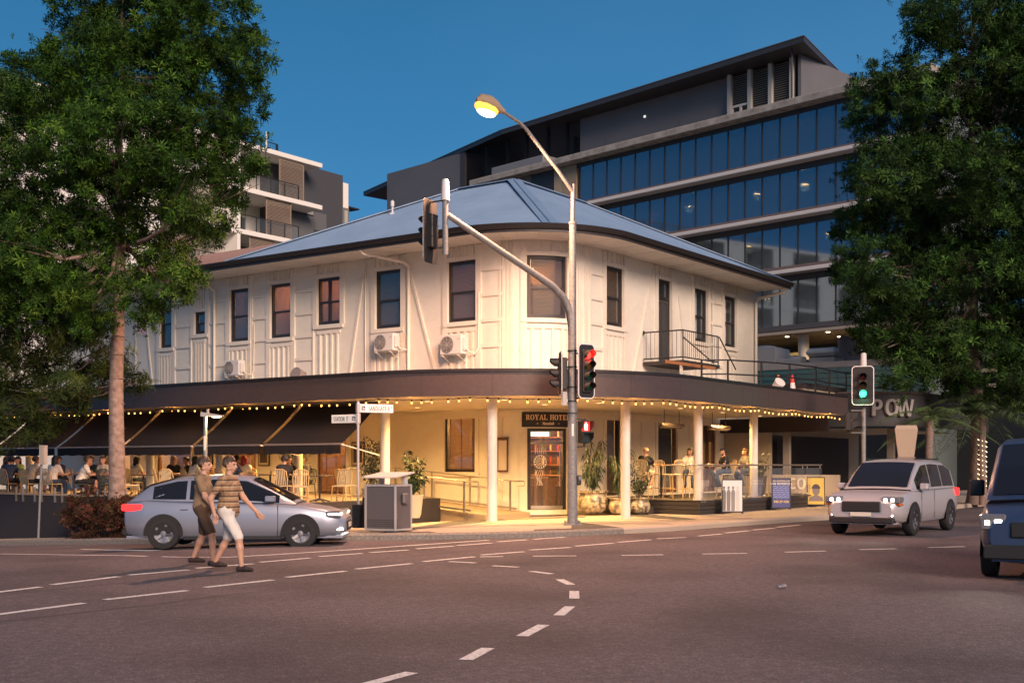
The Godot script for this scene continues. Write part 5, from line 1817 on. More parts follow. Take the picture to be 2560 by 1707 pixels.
# ------------------------------------------------------------------ trees and plants
# foliage masses: x, y, depth, radius in metres
const TREE_A := [[-9.9, 13.4, 32.1, 1.22], [-10.1, 13.6, 32.8, 1.22], [-7.9, 13.0, 30.9, 1.22], [-11.4, 12.9, 31.8, 1.04], [-6.7, 12.1, 30.3, 0.58], [-7.3, 13.0, 32.8, 0.58], [-7.0, 11.4, 31.7, 0.67], [-7.4, 11.9, 33.3, 0.67], [-8.5, 12.0, 32.2, 1.22], [-8.7, 12.3, 33.0, 1.22], [-9.3, 11.3, 30.3, 1.33], [-10.4, 12.4, 33.7, 1.33], [-11.1, 11.5, 31.2, 1.33], [-11.7, 12.0, 33.0, 1.33], [-12.0, 11.0, 30.1, 0.98], [-13.2, 11.9, 33.1, 0.98], [-6.7, 9.6, 29.8, 0.64], [-7.7, 10.8, 34.4, 0.64], [-7.6, 9.6, 29.9, 0.98], [-8.7, 9.6, 30.0, 1.22], [-9.8, 10.7, 33.9, 1.22], [-9.8, 9.5, 29.4, 1.22], [-11.1, 9.5, 29.3, 1.22], [-12.7, 10.6, 33.5, 1.22], [-13.6, 10.6, 32.5, 0.93], [-7.5, 8.9, 31.9, 0.52], [-8.1, 9.4, 34.2, 0.52], [-7.8, 8.3, 29.3, 0.87], [-9.7, 8.9, 32.5, 0.98], [-10.0, 9.1, 33.2, 0.98], [-10.4, 8.4, 31.1, 1.1], [-11.7, 8.4, 30.9, 1.22], [-12.4, 8.3, 29.6, 1.04], [-13.7, 8.9, 32.7, 1.04], [-8.1, 8.0, 32.4, 0.56], [-8.5, 8.2, 33.7, 0.56], [-8.8, 7.3, 31.1, 0.9], [-10.2, 7.4, 31.9, 0.93], [-11.5, 7.3, 32.3, 1.16], [-12.0, 6.9, 29.6, 1.16], [-8.2, 6.0, 29.4, 0.56], [-9.4, 6.7, 33.6, 0.56], [-9.2, 5.8, 29.5, 0.67], [-10.6, 5.9, 30.5, 0.81], [-11.4, 6.3, 32.9, 0.81], [-11.9, 5.9, 30.4, 1.04], [-9.4, 5.3, 30.9, 0.44], [-11.6, 5.4, 32.4, 0.58], [-12.3, 5.6, 34.4, 0.58], [-10.2, 14.9, 32.0, 1.27], [-10.5, 15.3, 33.1, 1.27], [-8.0, 14.2, 30.5, 1.22], [-8.8, 15.4, 33.5, 1.22], [-11.4, 14.0, 30.5, 0.81], [-7.9, 15.6, 32.1, 0.93], [-8.0, 15.8, 32.7, 0.93], [-9.6, 16.3, 32.1, 1.39], [-10.0, 16.9, 33.5, 1.39], [-11.3, 16.1, 31.9, 1.04], [-11.5, 16.3, 32.5, 1.04]]
const TREE_B := [[14.1, 4.8, 42.6, 0.83], [16.1, 4.6, 45.0, 0.75], [17.3, 4.4, 45.0, 0.75], [14.9, 5.8, 43.2, 1.0], [17.6, 4.7, 43.2, 0.92], [13.2, 6.5, 43.6, 0.8], [18.9, 6.9, 44.6, 1.34], [18.8, 9.7, 43.7, 1.59], [18.3, 4.2, 42.9, 0.83], [14.2, 7.8, 44.2, 1.0], [16.9, 5.8, 43.3, 1.0], [15.4, 17.9, 44.1, 1.03], [17.5, 20.1, 50.0, 1.03], [16.2, 17.5, 42.3, 1.5], [18.5, 18.1, 44.3, 1.5], [20.5, 19.9, 49.0, 1.5], [13.1, 15.3, 43.8, 0.8], [14.9, 17.2, 49.7, 0.8], [14.4, 15.5, 44.0, 1.17], [15.9, 15.8, 43.7, 1.5], [18.0, 16.0, 44.6, 1.67], [19.8, 17.4, 48.9, 1.67], [13.8, 14.8, 46.8, 0.83], [14.9, 14.4, 45.8, 1.42], [16.6, 14.3, 45.5, 1.5], [19.1, 14.7, 46.9, 1.67], [12.8, 11.9, 42.4, 0.97], [14.3, 13.1, 47.6, 0.97], [14.5, 12.1, 43.8, 1.42], [16.4, 13.4, 49.4, 1.42], [16.4, 12.0, 44.2, 1.5], [18.4, 13.2, 49.4, 1.5], [17.4, 11.6, 42.3, 1.5], [19.6, 12.8, 47.6, 1.5], [13.3, 10.9, 46.0, 0.87], [13.7, 11.2, 47.3, 0.87], [14.8, 10.8, 46.1, 1.34], [15.8, 11.4, 49.4, 1.34], [16.8, 10.5, 46.6, 1.5], [16.9, 10.6, 47.0, 1.5], [18.3, 10.2, 44.9, 1.5], [13.0, 9.3, 46.1, 0.77], [13.8, 9.7, 48.9, 0.77], [13.3, 8.4, 42.5, 1.34], [15.5, 8.3, 44.4, 1.42], [17.1, 9.0, 48.9, 1.42], [16.6, 8.2, 42.2, 1.25], [19.1, 9.1, 48.5, 1.25], [19.6, 8.5, 46.5, 1.17], [20.4, 8.8, 48.3, 1.17], [13.3, 7.6, 45.2, 0.83], [14.2, 8.1, 48.5, 0.83], [14.9, 7.1, 45.9, 1.25], [15.4, 6.4, 43.1, 1.25], [17.5, 7.1, 48.7, 1.25], [18.8, 6.9, 45.8, 1.17], [14.8, 5.3, 43.1, 0.75], [16.2, 5.1, 44.1, 0.67], [17.6, 5.4, 47.8, 0.67], [18.6, 5.8, 44.4, 0.92], [20.3, 6.2, 48.5, 0.92], [13.4, 5.8, 42.7, 0.7], [15.0, 6.3, 47.8, 0.7], [19.4, 16.9, 43.6, 1.67], [21.7, 18.8, 49.0, 1.67], [20.9, 14.7, 47.0, 1.84], [19.9, 10.8, 44.7, 1.84], [21.7, 11.7, 48.9, 1.84], [20.0, 7.6, 45.1, 1.5], [17.5, 20.4, 45.0, 1.84], [18.7, 21.6, 47.9, 1.84], [19.2, 20.7, 45.0, 1.67], [20.0, 15.2, 43.2, 1.67], [21.7, 16.4, 47.0, 1.67], [19.3, 8.8, 42.1, 1.5], [21.7, 9.6, 47.3, 1.5]]
const TREE_C := [[-13.4, 6.7, 32.6, 1.1], [-14.2, 7.0, 34.4, 1.1], [-12.7, 6.1, 33.6, 0.98], [-13.1, 5.2, 32.3, 1.1], [-12.2, 4.9, 33.5, 0.98], [-13.5, 4.1, 33.3, 0.98], [-12.0, 3.7, 32.3, 0.67], [-11.7, 4.1, 34.0, 0.61], [-13.5, 3.0, 32.4, 0.79], [-13.2, 2.8, 33.9, 0.49], [-13.6, 2.8, 35.1, 0.49], [-11.0, 4.3, 33.5, 0.43], [-10.6, 3.9, 33.6, 0.37], [-10.8, 4.0, 34.2, 0.37], [-14.7, 6.0, 32.8, 1.22], [-15.2, 6.2, 33.9, 1.22], [-14.5, 4.2, 32.3, 1.22], [-15.1, 7.7, 33.2, 1.22], [-13.8, 7.7, 33.2, 0.98], [-11.1, 4.8, 32.8, 0.61], [-13.9, 2.4, 32.7, 0.49], [-11.8, 3.3, 32.6, 0.43]]

func leaf(mb: MB, o: Vector3, dir: Vector3, l: float, w: float, droop := 0.15) -> void:
	dir = dir.normalized()
	var side := dir.cross(Vector3.UP)
	if side.length() < 0.05: side = Vector3.RIGHT
	side = side.normalized().rotated(dir, rng.randf_range(-0.9, 0.9))
	var m := o + dir * l * 0.45
	var e := o + dir * l + Vector3(0, -droop * l, 0)
	var up := side.cross(dir) * w * 0.25
	mb.tri(o, m - side * w * 0.5 + up, m + side * w * 0.5 + up)
	mb.tri(m - side * w * 0.5 + up, e, m + side * w * 0.5 + up)

func leaf_mat(rough := 0.62) -> StandardMaterial3D:
	var m := StandardMaterial3D.new()
	m.vertex_color_use_as_albedo = true
	m.roughness = rough
	m.metallic_specular = 0.28
	m.backlight_enabled = true
	m.backlight = Color(0.18, 0.22, 0.06)
	m.cull_mode = BaseMaterial3D.CULL_DISABLED
	return m

func rosette(n: int, l: float, w: float, spread: float, m: Material, stalk := 0.0) -> ArrayMesh:   # a twig end with a whorl of leaves
	var mb := MB.new()
	for i in n:
		var a := TAU * i * 0.381966 + rng.randf() * 0.5
		var el := lerpf(1.2, -0.35, float(i) / n) * spread
		var d := Vector3(cos(a) * cos(el), sin(el), sin(a) * cos(el))
		leaf(mb, Vector3(0, stalk * (1.0 - float(i) / n), 0) + d * 0.012, d, l * rng.randf_range(0.75, 1.15), w * rng.randf_range(0.8, 1.2))
	return mb.mesh(m)

func frondlet(l: float, m: Material) -> ArrayMesh:   # feathery compound leaf
	var mb := MB.new()
	for k in 5:
		var a := TAU * k / 5.0 + rng.randf()
		var d := Vector3(cos(a), rng.randf_range(-0.2, 0.45), sin(a)).normalized()
		for i in 9:
			var f := (i + 1) / 9.0
			var p := d * l * f + Vector3(0, -0.35 * l * f * f, 0)
			var s := d.cross(Vector3.UP).normalized()
			for q in [-1, 1]:
				leaf(mb, p, s * q + d * 0.5, l * 0.26 * (1.15 - f * 0.6), 0.024, 0.1)
	return mb.mesh(m)

func crown(parent: Node3D, called: String, lobes: Array, meshes: Array, per_m2: float, cols: Array, fill := 0.25, up := 0.6) -> void:
	var spots := [[], [], []]
	for b in lobes:
		var c: Vector3 = b[0]
		var r: float = b[1]
		var k := int(4.0 * PI * r * r * per_m2)
		var subs := []   # bunches of leaves at the twig ends of each mass
		for i in int(6 + 8 * r):
			var d := Vector3(rng.randfn(), rng.randfn() * 0.9 + 0.15, rng.randfn()).normalized()
			subs.append([d, rng.randf_range(0.72, 1.12), rng.randf_range(0.11, 0.25), rng.randf_range(0.55, 1.5)])
		for i in k:
			var d := Vector3(rng.randfn(), rng.randfn(), rng.randfn()).normalized()
			var p := c + d * r * pow(rng.randf(), fill) * 0.9
			var tone := 0.7
			if i % 5:
				var q: Array = subs[rng.randi() % subs.size()]
				p = c + (q[0] as Vector3) * r * q[1] + Vector3(rng.randfn(), rng.randfn() * 0.75, rng.randfn()) * r * q[2]
				d = (p - c).normalized()
				tone = q[3]
			var ax := (d + Vector3(0, up, 0) + Vector3(rng.randfn(), rng.randfn(), rng.randfn()) * 0.3).normalized()
			var x := ax.cross(Vector3(rng.randfn(), rng.randfn(), rng.randfn())).normalized()
			var s := rng.randf_range(0.7, 1.25)
			spots[rng.randi() % meshes.size()].append([Transform3D(Basis(x * s, ax * s, x.cross(ax) * s), p - parent.position), (cols[rng.randi() % cols.size()] as Color) * (tone * rng.randf_range(0.75, 1.25))])
	for q in meshes.size():
		var mm := MultiMesh.new()
		mm.transform_format = MultiMesh.TRANSFORM_3D
		mm.use_colors = true
		mm.mesh = meshes[q]
		mm.instance_count = spots[q].size()
		for i in spots[q].size():
			mm.set_instance_transform(i, spots[q][i][0])
			mm.set_instance_color(i, spots[q][i][1])
		var o := MultiMeshInstance3D.new()
		o.name = called
		o.multimesh = mm
		o.set_meta("kind", "stuff")
		parent.add_child(o, true)

func limbs(parent: Node3D, trunk: Array, rad: Array, lobes: Array, m: Material, every := 1) -> void:
	var mb := MB.new()
	mb.tube(trunk, rad, 14)
	part(mb, "trunk", m, parent)
	var n := 0
	for b in lobes:
		n += 1
		if n % every: continue
		var tip: Vector3 = b[0] - parent.position
		# leave the trunk lower than the tip, bend upwards
		var best := trunk.size() - 1
		for i in range(trunk.size() - 1, 1, -1):
			if trunk[i].y > tip.y - 0.5 * Vector2(tip.x - trunk[i].x, tip.z - trunk[i].z).length(): best = i
		best = maxi(best, trunk.size() / 2)
		var a: Vector3 = trunk[best]
		var L := a.distance_to(tip)
		if L < 0.4: continue
		var pts := []
		var rr := []
		var r0 := minf(rad[best] * 0.6, 0.045 + L * 0.012)
		for k in 6:
			var f := k / 5.0
			pts.append(a.lerp(tip, f) + Vector3(0, -0.12 * L * sin(PI * f), 0) + Vector3(rng.randfn(), rng.randfn(), rng.randfn()) * 0.05 * L * f * (1.0 - f))
			rr.append(lerpf(r0, 0.015, f))
		mb = MB.new()
		mb.tube(pts, rr, 7, false)
		for k in 3:
			var s: Vector3 = pts[3 + k % 2]
			var e: Vector3 = tip + Vector3(rng.randfn(), rng.randf() * 0.6, rng.randfn()) * b[1] * 0.6
			mb.tube([s, (s + e) * 0.5 + Vector3(0, 0.1, 0), e], [0.022, 0.015, 0.006], 5, false)
		part(mb, "limb", m, parent)

func lobes_of(src: Array) -> Array:
	var o := []
	for q in src: o.append([Vector3(q[0], q[1], -q[2]), q[3]])
	return o

func build_trees() -> void:
	var lm := leaf_mat()
	var r1 := [rosette(14, 0.15, 0.030, 1.0, lm), rosette(11, 0.19, 0.036, 0.85, lm), rosette(16, 0.12, 0.026, 1.15, lm, 0.12)]
	var greens := [Color(0.018, 0.052, 0.006), Color(0.032, 0.084, 0.009), Color(0.012, 0.034, 0.005), Color(0.055, 0.115, 0.012)]
	# the big tree on the Station St verge
	var base := Vector3(-10.55, -0.28, -31.9)
	var t := thing("street_tree", "tall dense street tree with a smooth pale trunk on the Station Street verge", "tree", base)
	var lo := lobes_of(TREE_A)
	var tp := []
	var tr := []
	for i in 22:
		var y := i * 0.72
		tp.append(Vector3(0.03 * sin(i * 0.8) + 0.012 * y, y, 0.04 * sin(i * 0.5)))
		tr.append(maxf(0.03, 0.235 - 0.0135 * y + (0.10 * exp(-y * 2.2)) + (0.006 if i % 2 else 0.0)))
	var pale := rough_mat(tinted(mixed(noise_img(512, 41, 0.02, 5), noise_img(512, 42, 0.2, 2), 0.25), [[0.0, lc(0.07, 0.045, 0.036)], [0.35, lc(0.17, 0.12, 0.10)], [0.65, lc(0.25, 0.185, 0.16)], [1.0, lc(0.34, 0.27, 0.24)]]), 0.5, 0.9, noise_img(512, 41, 0.02, 5), 3.0)
	limbs(t, tp, tr, lo, pale, 2)
	for i in 9:   # ring scars on the trunk
		var y := 1.5 + i * 0.62 + rng.randf() * 0.3
		var mb := MB.new()
		mb.X = Transform3D(Basis(Vector3(1, 0, 0), rng.randf_range(-0.05, 0.05)), Vector3(0.012 * y, y, 0))
		var rr := 0.238 - 0.0135 * y
		mb.lathe([Vector2(rr - 0.02, -0.02), Vector2(rr + 0.012, -0.006), Vector2(rr + 0.012, 0.006), Vector2(rr - 0.02, 0.02)], 14)
		part(mb, "ring_scar", bark, t)
	crown(t, "crown", lo, r1, 33.0, greens, 0.30)
	# the tree beyond the shop
	base = Vector3(17.83, 0.1, -46.0)
	t = thing("street_tree", "tall dense dark tree with a brown trunk beside the shop and palm", "tree", base)
	lo = lobes_of(TREE_B)
	tp = []
	tr = []
	for i in 24:
		var y := i * 0.85
		tp.append(Vector3(0.08 * sin(i * 0.6) - 0.01 * y, y, 0.05 * sin(i * 0.4)))
		tr.append(maxf(0.04, 0.30 - 0.0135 * y + 0.12 * exp(-y * 1.8)))
	limbs(t, tp, tr, lo, bark, 2)
	crown(t, "crown", lo, [rosette(14, 0.19, 0.040, 1.0, lm), rosette(12, 0.24, 0.048, 0.85, lm), rosette(16, 0.16, 0.034, 1.15, lm, 0.14)], 21.0, [Color(0.016, 0.045, 0.008), Color(0.026, 0.065, 0.010), Color(0.012, 0.030, 0.007), Color(0.045, 0.10, 0.016)], 0.30)
	# feathery tree reaching over the terrace
	base = Vector3(-15.2, -0.75, -34.2)
	t = thing("jacaranda", "feathery leaved tree with a few mauve flowers hanging over the terrace awnings", "tree", base)
	lo = lobes_of(TREE_C)
	tp = []
	tr = []
	for i in 10:
		tp.append(Vector3(0.06 * i * i * 0.05, i * 0.95, 0.05 * sin(i)))
		tr.append(0.16 - 0.013 * i)
	limbs(t, tp, tr, lo, bark, 1)
	crown(t, "crown", lo, [frondlet(0.30, lm), frondlet(0.26, lm), frondlet(0.34, lm)], 11.0, [Color(0.020, 0.036, 0.008), Color(0.032, 0.052, 0.010), Color(0.045, 0.068, 0.013)], 0.35, 0.1)
	for q in [[-11.9, 6.3, 32.3], [-12.9, 6.8, 32.6], [-9.6, 5.9, 32.2], [-13.2, 7.9, 32.5], [-12.6, 5.4, 32.0], [-9.9, 5.2, 32.2], [-13.6, 6.1, 32.3]]:
		var mb := MB.new()
		for i in 9:
			var d := Vector3(rng.randfn(), rng.randfn(), rng.randfn())
			leaf(mb, Vector3(q[0], q[1], -q[2]) - base, d, 0.13, 0.06)
		part(mb, "flower_cluster", M(0.28, 0.20, 0.55, 0.7), t)
	# clipped reddish hedge bush on the verge
	base = H(-4.2, -0.2, 11.1)
	t = thing("hedge_bush", "rounded dark red leaved bush at the foot of the pale tree trunk", "bush", base, HT)
	var bl := []
	for i in 14:
		var p := H(-7.6 + i * 0.42, 0.30 + 0.10 * sin(i * 1.7), 11.15 + 0.12 * sin(i * 2.3))
		bl.append([p, 0.55 + 0.05 * sin(i * 3.0)])
	for i in 8: bl.append([H(-7.4 + i * 0.7, -0.2, 11.2), 0.55])
	t.rotation.y = 0
	var tiny := [rosette(9, 0.060, 0.024, 1.0, lm), rosette(9, 0.055, 0.022, 1.0, lm), rosette(10, 0.065, 0.026, 1.0, lm)]
	crown(t, "foliage", bl, tiny, 130.0, [Color(0.070, 0.026, 0.018), Color(0.050, 0.030, 0.016), Color(0.095, 0.036, 0.024), Color(0.035, 0.032, 0.014)], 0.12, 0.3)
	var stems := MB.new()
	for b in bl:
		var q: Vector3 = b[0] - base
		stems.tube([Vector3(q.x, -0.45, q.z), q], [0.03, 0.012], 6)
	part(stems, "stems", bark, t)
	# strappy grasses round the street sign
	for q in [[0.3, 10.2], [-0.3, 10.5], [0.9, 10.4], [-0.9, 10.3], [-1.5, 10.6]]:
		var g := thing("strap_grass", "tuft of strappy grass in the bed by the street name sign", "grass tuft", H(q[0], ground_y(q[0]) + 0.14, q[1]), rng.randf() * 6, "grass tufts by the street sign")
		var mb := MB.new()
		for i in 46:
			var a := rng.randf() * TAU
			var l := rng.randf_range(0.35, 0.7)
			var d := Vector3(cos(a), 0, sin(a))
			var s := d.cross(Vector3.UP) * 0.008
			var p0 := d * 0.04
			var lean := rng.randf_range(0.25, 0.75)
			var p1 := p0 + d * l * 0.3 * lean + Vector3(0, l * 0.6, 0)
			var p2 := p1 + d * l * 0.5 * lean + Vector3(0, l * (0.45 - lean * 0.6), 0)
			mb.quad(p0 - s, p0 + s, p1 + s, p1 - s)
			mb.tri(p1 - s, p1 + s, p2)
		part(mb, "blades", M(0.055, 0.075, 0.022, 0.6), g)
	build_palm(H(8.9, 0.12, -15.6), "feathery palm with arching fronds and a lit trunk beside the tapered pillar", 3.3, 19, 3.0)
	build_palm(H(7.75, 0.12, -13.0), "small palm whose fronds droop in front of the raised letters", 3.1, 11, 1.9)
	# tapered pebble concrete pillar with a creeper-free top
	var pl := thing("pebble_pillar", "tapered pebble concrete pillar wider at the top beside the shop", "pillar", H(7.35, 0.12, -11.6), HT + 0.35)
	var mb := MB.new()
	mb.hexa([Vector3(-0.26, 1.78, -0.26), Vector3(0.26, 1.78, -0.26), Vector3(0.38, 2.75, -0.38), Vector3(-0.38, 2.75, -0.38), Vector3(-0.26, 1.78, 0.26), Vector3(0.26, 1.78, 0.26), Vector3(0.38, 2.75, 0.38), Vector3(-0.38, 2.75, 0.38)])
	mb.hexa([Vector3(-0.38, 2.75, -0.38), Vector3(0.38, 2.75, -0.38), Vector3(0.33, 2.88, -0.33), Vector3(-0.33, 2.88, -0.33), Vector3(-0.38, 2.75, 0.38), Vector3(0.38, 2.75, 0.38), Vector3(0.33, 2.88, 0.33), Vector3(-0.33, 2.88, 0.33)])
	part(mb, "tapered_head", aggregate, pl)
	mb = MB.new()
	mb.box(Vector3(-0.36, 0, -0.36), Vector3(0.36, 1.7, 0.36))
	mb.box(Vector3(-0.3, 1.7, -0.3), Vector3(0.3, 1.78, 0.3))
	part(mb, "shaft", M(0.22, 0.17, 0.14, 0.85), pl)

func build_palm(base: Vector3, label: String, h: float, n: int, l: float) -> void:
	var t := thing("palm", label, "palm", base)
	var mb := MB.new()
	var pts := []
	var rr := []
	for i in 12:
		pts.append(Vector3(0.03 * sin(i * 0.7), h * i / 11.0, 0))
		rr.append(0.13 + (0.012 if i % 2 else 0.0))
	mb.tube(pts, rr, 10)
	part(mb, "trunk", bark, t)
	var fm := M(0.075, 0.125, 0.045, 0.45)
	for k in n:
		var a := TAU * k * 0.381966
		var el := lerpf(1.35, -0.1, float(k) / n)
		var d := Vector3(cos(a), 0, sin(a))
		var L := l * rng.randf_range(0.85, 1.1)
		var rach := []
		for i in 13:
			var f := i / 12.0
			rach.append(Vector3(0, h, 0) + d * L * (cos(el) * f + 0.25 * f * f) + Vector3(0, L * (sin(el) * f * 0.9 - 0.75 * f * f), 0))
		mb = MB.new()
		mb.tube(rach, [0.018, 0.017, 0.016, 0.015, 0.014, 0.013, 0.012, 0.011, 0.010, 0.009, 0.008, 0.006, 0.004], 5, false)
		for i in 46:
			var f := 0.08 + 0.92 * i / 45.0
			var q := f * 12.0
			var i0 := mini(int(q), 11)
			var p: Vector3 = rach[i0].lerp(rach[i0 + 1], q - i0)
			var tg: Vector3 = (rach[i0 + 1] - rach[i0]).normalized()
			var s := tg.cross(Vector3.UP).normalized()
			var ll := L * 0.22 * sin(PI * clampf(f * 0.9 + 0.12, 0, 1))
			for z in [-1, 1]: leaf(mb, p, s * z + tg * 0.55 + Vector3(0, 0.12, 0), ll, 0.028, 0.35)
		part(mb, "frond", fm, t)
	if n > 12:
		mb = MB.new()
		for i in 70:
			var a := i * 0.9
			mb.ball(Vector3(cos(a) * 0.155, 0.7 + i * 0.026, sin(a) * 0.155), Vector3.ONE * 0.012, 5, 4)
		part(mb, "fairy_lights", glow(1.0, 0.82, 0.45, 6.0), t)

# ------------------------------------------------------------------ signals and the street lamp
func rrect(w: float, h: float, r: float) -> PackedVector2Array:
	var o := PackedVector2Array()
	for q in [[1, 1, 0.0], [-1, 1, PI / 2], [-1, -1, PI], [1, -1, PI * 1.5]]:
		for i in 6:
			var a: float = q[2] + PI / 2 * i / 5.0
			o.append(Vector2(q[0] * (w / 2 - r) + cos(a) * r, q[1] * (h / 2 - r) + sin(a) * r))
	return o

func frame_strip(mb: MB, a: PackedVector2Array, b: PackedVector2Array, z0: float, z1: float) -> void:   # b outside a
	for i in a.size():
		var j := (i + 1) % a.size()
		mb.quad(Vector3(b[i].x, b[i].y, z1), Vector3(b[j].x, b[j].y, z1), Vector3(a[j].x, a[j].y, z1), Vector3(a[i].x, a[i].y, z1))
		mb.quad(Vector3(b[i].x, b[i].y, z0), Vector3(b[j].x, b[j].y, z0), Vector3(b[j].x, b[j].y, z1), Vector3(b[i].x, b[i].y, z1))

func signal_head(label: String, at: Vector3, turn: float, n: int, lit: int, col: Color, bw: float, bh: float) -> Node3D:
	var t := thing("traffic_signal", label, "traffic signal", at, turn)
	var mb := MB.new()
	mb.prism(rrect(bw, bh, 0.12), -0.02, 0.0)
	part(mb, "backing_board", M(0.012, 0.012, 0.013, 0.6), t)
	mb = MB.new()
	frame_strip(mb, rrect(bw - 0.05, bh - 0.05, 0.1), rrect(bw, bh, 0.12), -0.02, 0.006)
	part(mb, "white_border", M(0.72, 0.70, 0.68, 0.5), t)
	var step := 0.265
	mb = MB.new()
	mb.bbox(Vector3(-0.14, -n * step / 2, -0.16), Vector3(0.14, n * step / 2, 0.055), 0.02)
	for i in n - 1: mb.box(Vector3(-0.146, -n * step / 2 + (i + 1) * step - 0.008, -0.165), Vector3(0.146, -n * step / 2 + (i + 1) * step + 0.008, -0.03))
	part(mb, "housing", M(0.016, 0.015, 0.015, 0.55), t)
	for i in n:
		var y := (n - 1) * step / 2 - i * step
		mb = MB.new()
		mb.X = Transform3D(Basis(Vector3(1, 0, 0), PI / 2), Vector3(0, y, 0.06))
		mb.lathe([Vector2(0.105, 0.0), Vector2(0.08, 0.022), Vector2(0.0, 0.03)], 18)
		var cols := [M(0.06, 0.006, 0.005, 0.2), M(0.07, 0.035, 0.004, 0.2), M(0.004, 0.03, 0.018, 0.2), M(0.004, 0.03, 0.018, 0.2)]
		part(mb, "lens", glow(col.r, col.g, col.b, 3.0) if i == lit else cols[mini(i, 3)], t)
		mb = MB.new()
		var k := 16
		for j in k:   # hood: open below
			var a0 := -0.75 + (PI + 1.5) * j / k
			var a1 := -0.75 + (PI + 1.5) * (j + 1) / k
			var l0 := 0.20 * (0.35 + 0.65 * clampf(sin(a0) + 0.75, 0, 1))
			var l1 := 0.20 * (0.35 + 0.65 * clampf(sin(a1) + 0.75, 0, 1))
			var p0 := Vector3(cos(a0), sin(a0), 0) * 0.118 + Vector3(0, y, 0.055)
			var p1 := Vector3(cos(a1), sin(a1), 0) * 0.118 + Vector3(0, y, 0.055)
			mb.quad(p0, p0 + Vector3(0, 0, l0), p1 + Vector3(0, 0, l1), p1)
		part(mb, "visor", M(0.016, 0.015, 0.015, 0.6), t)
	if lit >= 0:
		var l := OmniLight3D.new()
		l.name = "signal_light"
		l.light_color = col.linear_to_srgb()
		l.light_energy = 0.5
		l.light_size = 0.09
		l.omni_range = 6
		l.omni_attenuation = 2
		l.shadow_enabled = true
		t.add_child(l, true)
		l.position = Vector3(0, (n - 1) * step / 2 - lit * step, 0.12)
	return t

func walk_signal(label: String, at: Vector3, turn: float, shown: bool) -> void:
	var t := thing("pedestrian_signal", label, "pedestrian signal", at, turn)
	var mb := MB.new()
	mb.bbox(Vector3(-0.14, -0.28, -0.18), Vector3(0.14, 0.28, 0.0), 0.02)
	mb.tube([Vector3(0, 0.28, -0.09), Vector3(0, 0.34, -0.09)], 0.03, 8); mb.tube([Vector3(0, -0.28, -0.09), Vector3(0, -0.36, -0.09)], 0.03, 8)
	part(mb, "housing", M(0.018, 0.014, 0.013, 0.6), t)
	for i in 2:
		var y := 0.14 - i * 0.28
		mb = MB.new()
		mb.box(Vector3(-0.105, y - 0.11, 0.001), Vector3(0.105, y + 0.11, 0.012))
		part(mb, "lens", glow(1.0, 0.02, 0.02, 1.6) if i == 0 else M(0.02, 0.03, 0.025, 0.2), t)
		if i == 0:
			mb = MB.new()
			for q in [[-0.022, 0.055, 0.022, 0.095], [-0.045, -0.02, 0.045, 0.05], [-0.036, -0.10, -0.006, -0.02], [0.008, -0.10, 0.038, -0.02]]:
				mb.box(Vector3(q[0], y + q[1], 0.013), Vector3(q[2], y + q[3], 0.018))
			part(mb, "standing_figure", glow(1.0, 0.50, 0.34, 4.0), t)
		mb = MB.new()
		mb.box(Vector3(-0.135, y + 0.115, 0.0), Vector3(0.135, y + 0.13, 0.2))
		mb.hexa([Vector3(-0.138, y - 0.10, 0.0), Vector3(-0.125, y - 0.10, 0.0), Vector3(-0.125, y + 0.114, 0.0), Vector3(-0.138, y + 0.114, 0.0), Vector3(-0.138, y - 0.0, 0.18), Vector3(-0.125, y - 0.0, 0.18), Vector3(-0.125, y + 0.114, 0.19), Vector3(-0.138, y + 0.114, 0.19)])
		mb.hexa([Vector3(0.125, y - 0.10, 0.0), Vector3(0.138, y - 0.10, 0.0), Vector3(0.138, y + 0.114, 0.0), Vector3(0.125, y + 0.114, 0.0), Vector3(0.125, y - 0.0, 0.18), Vector3(0.138, y - 0.0, 0.18), Vector3(0.138, y + 0.114, 0.19), Vector3(0.125, y + 0.114, 0.19)])
		part(mb, "visor", M(0.018, 0.014, 0.013, 0.6), t)

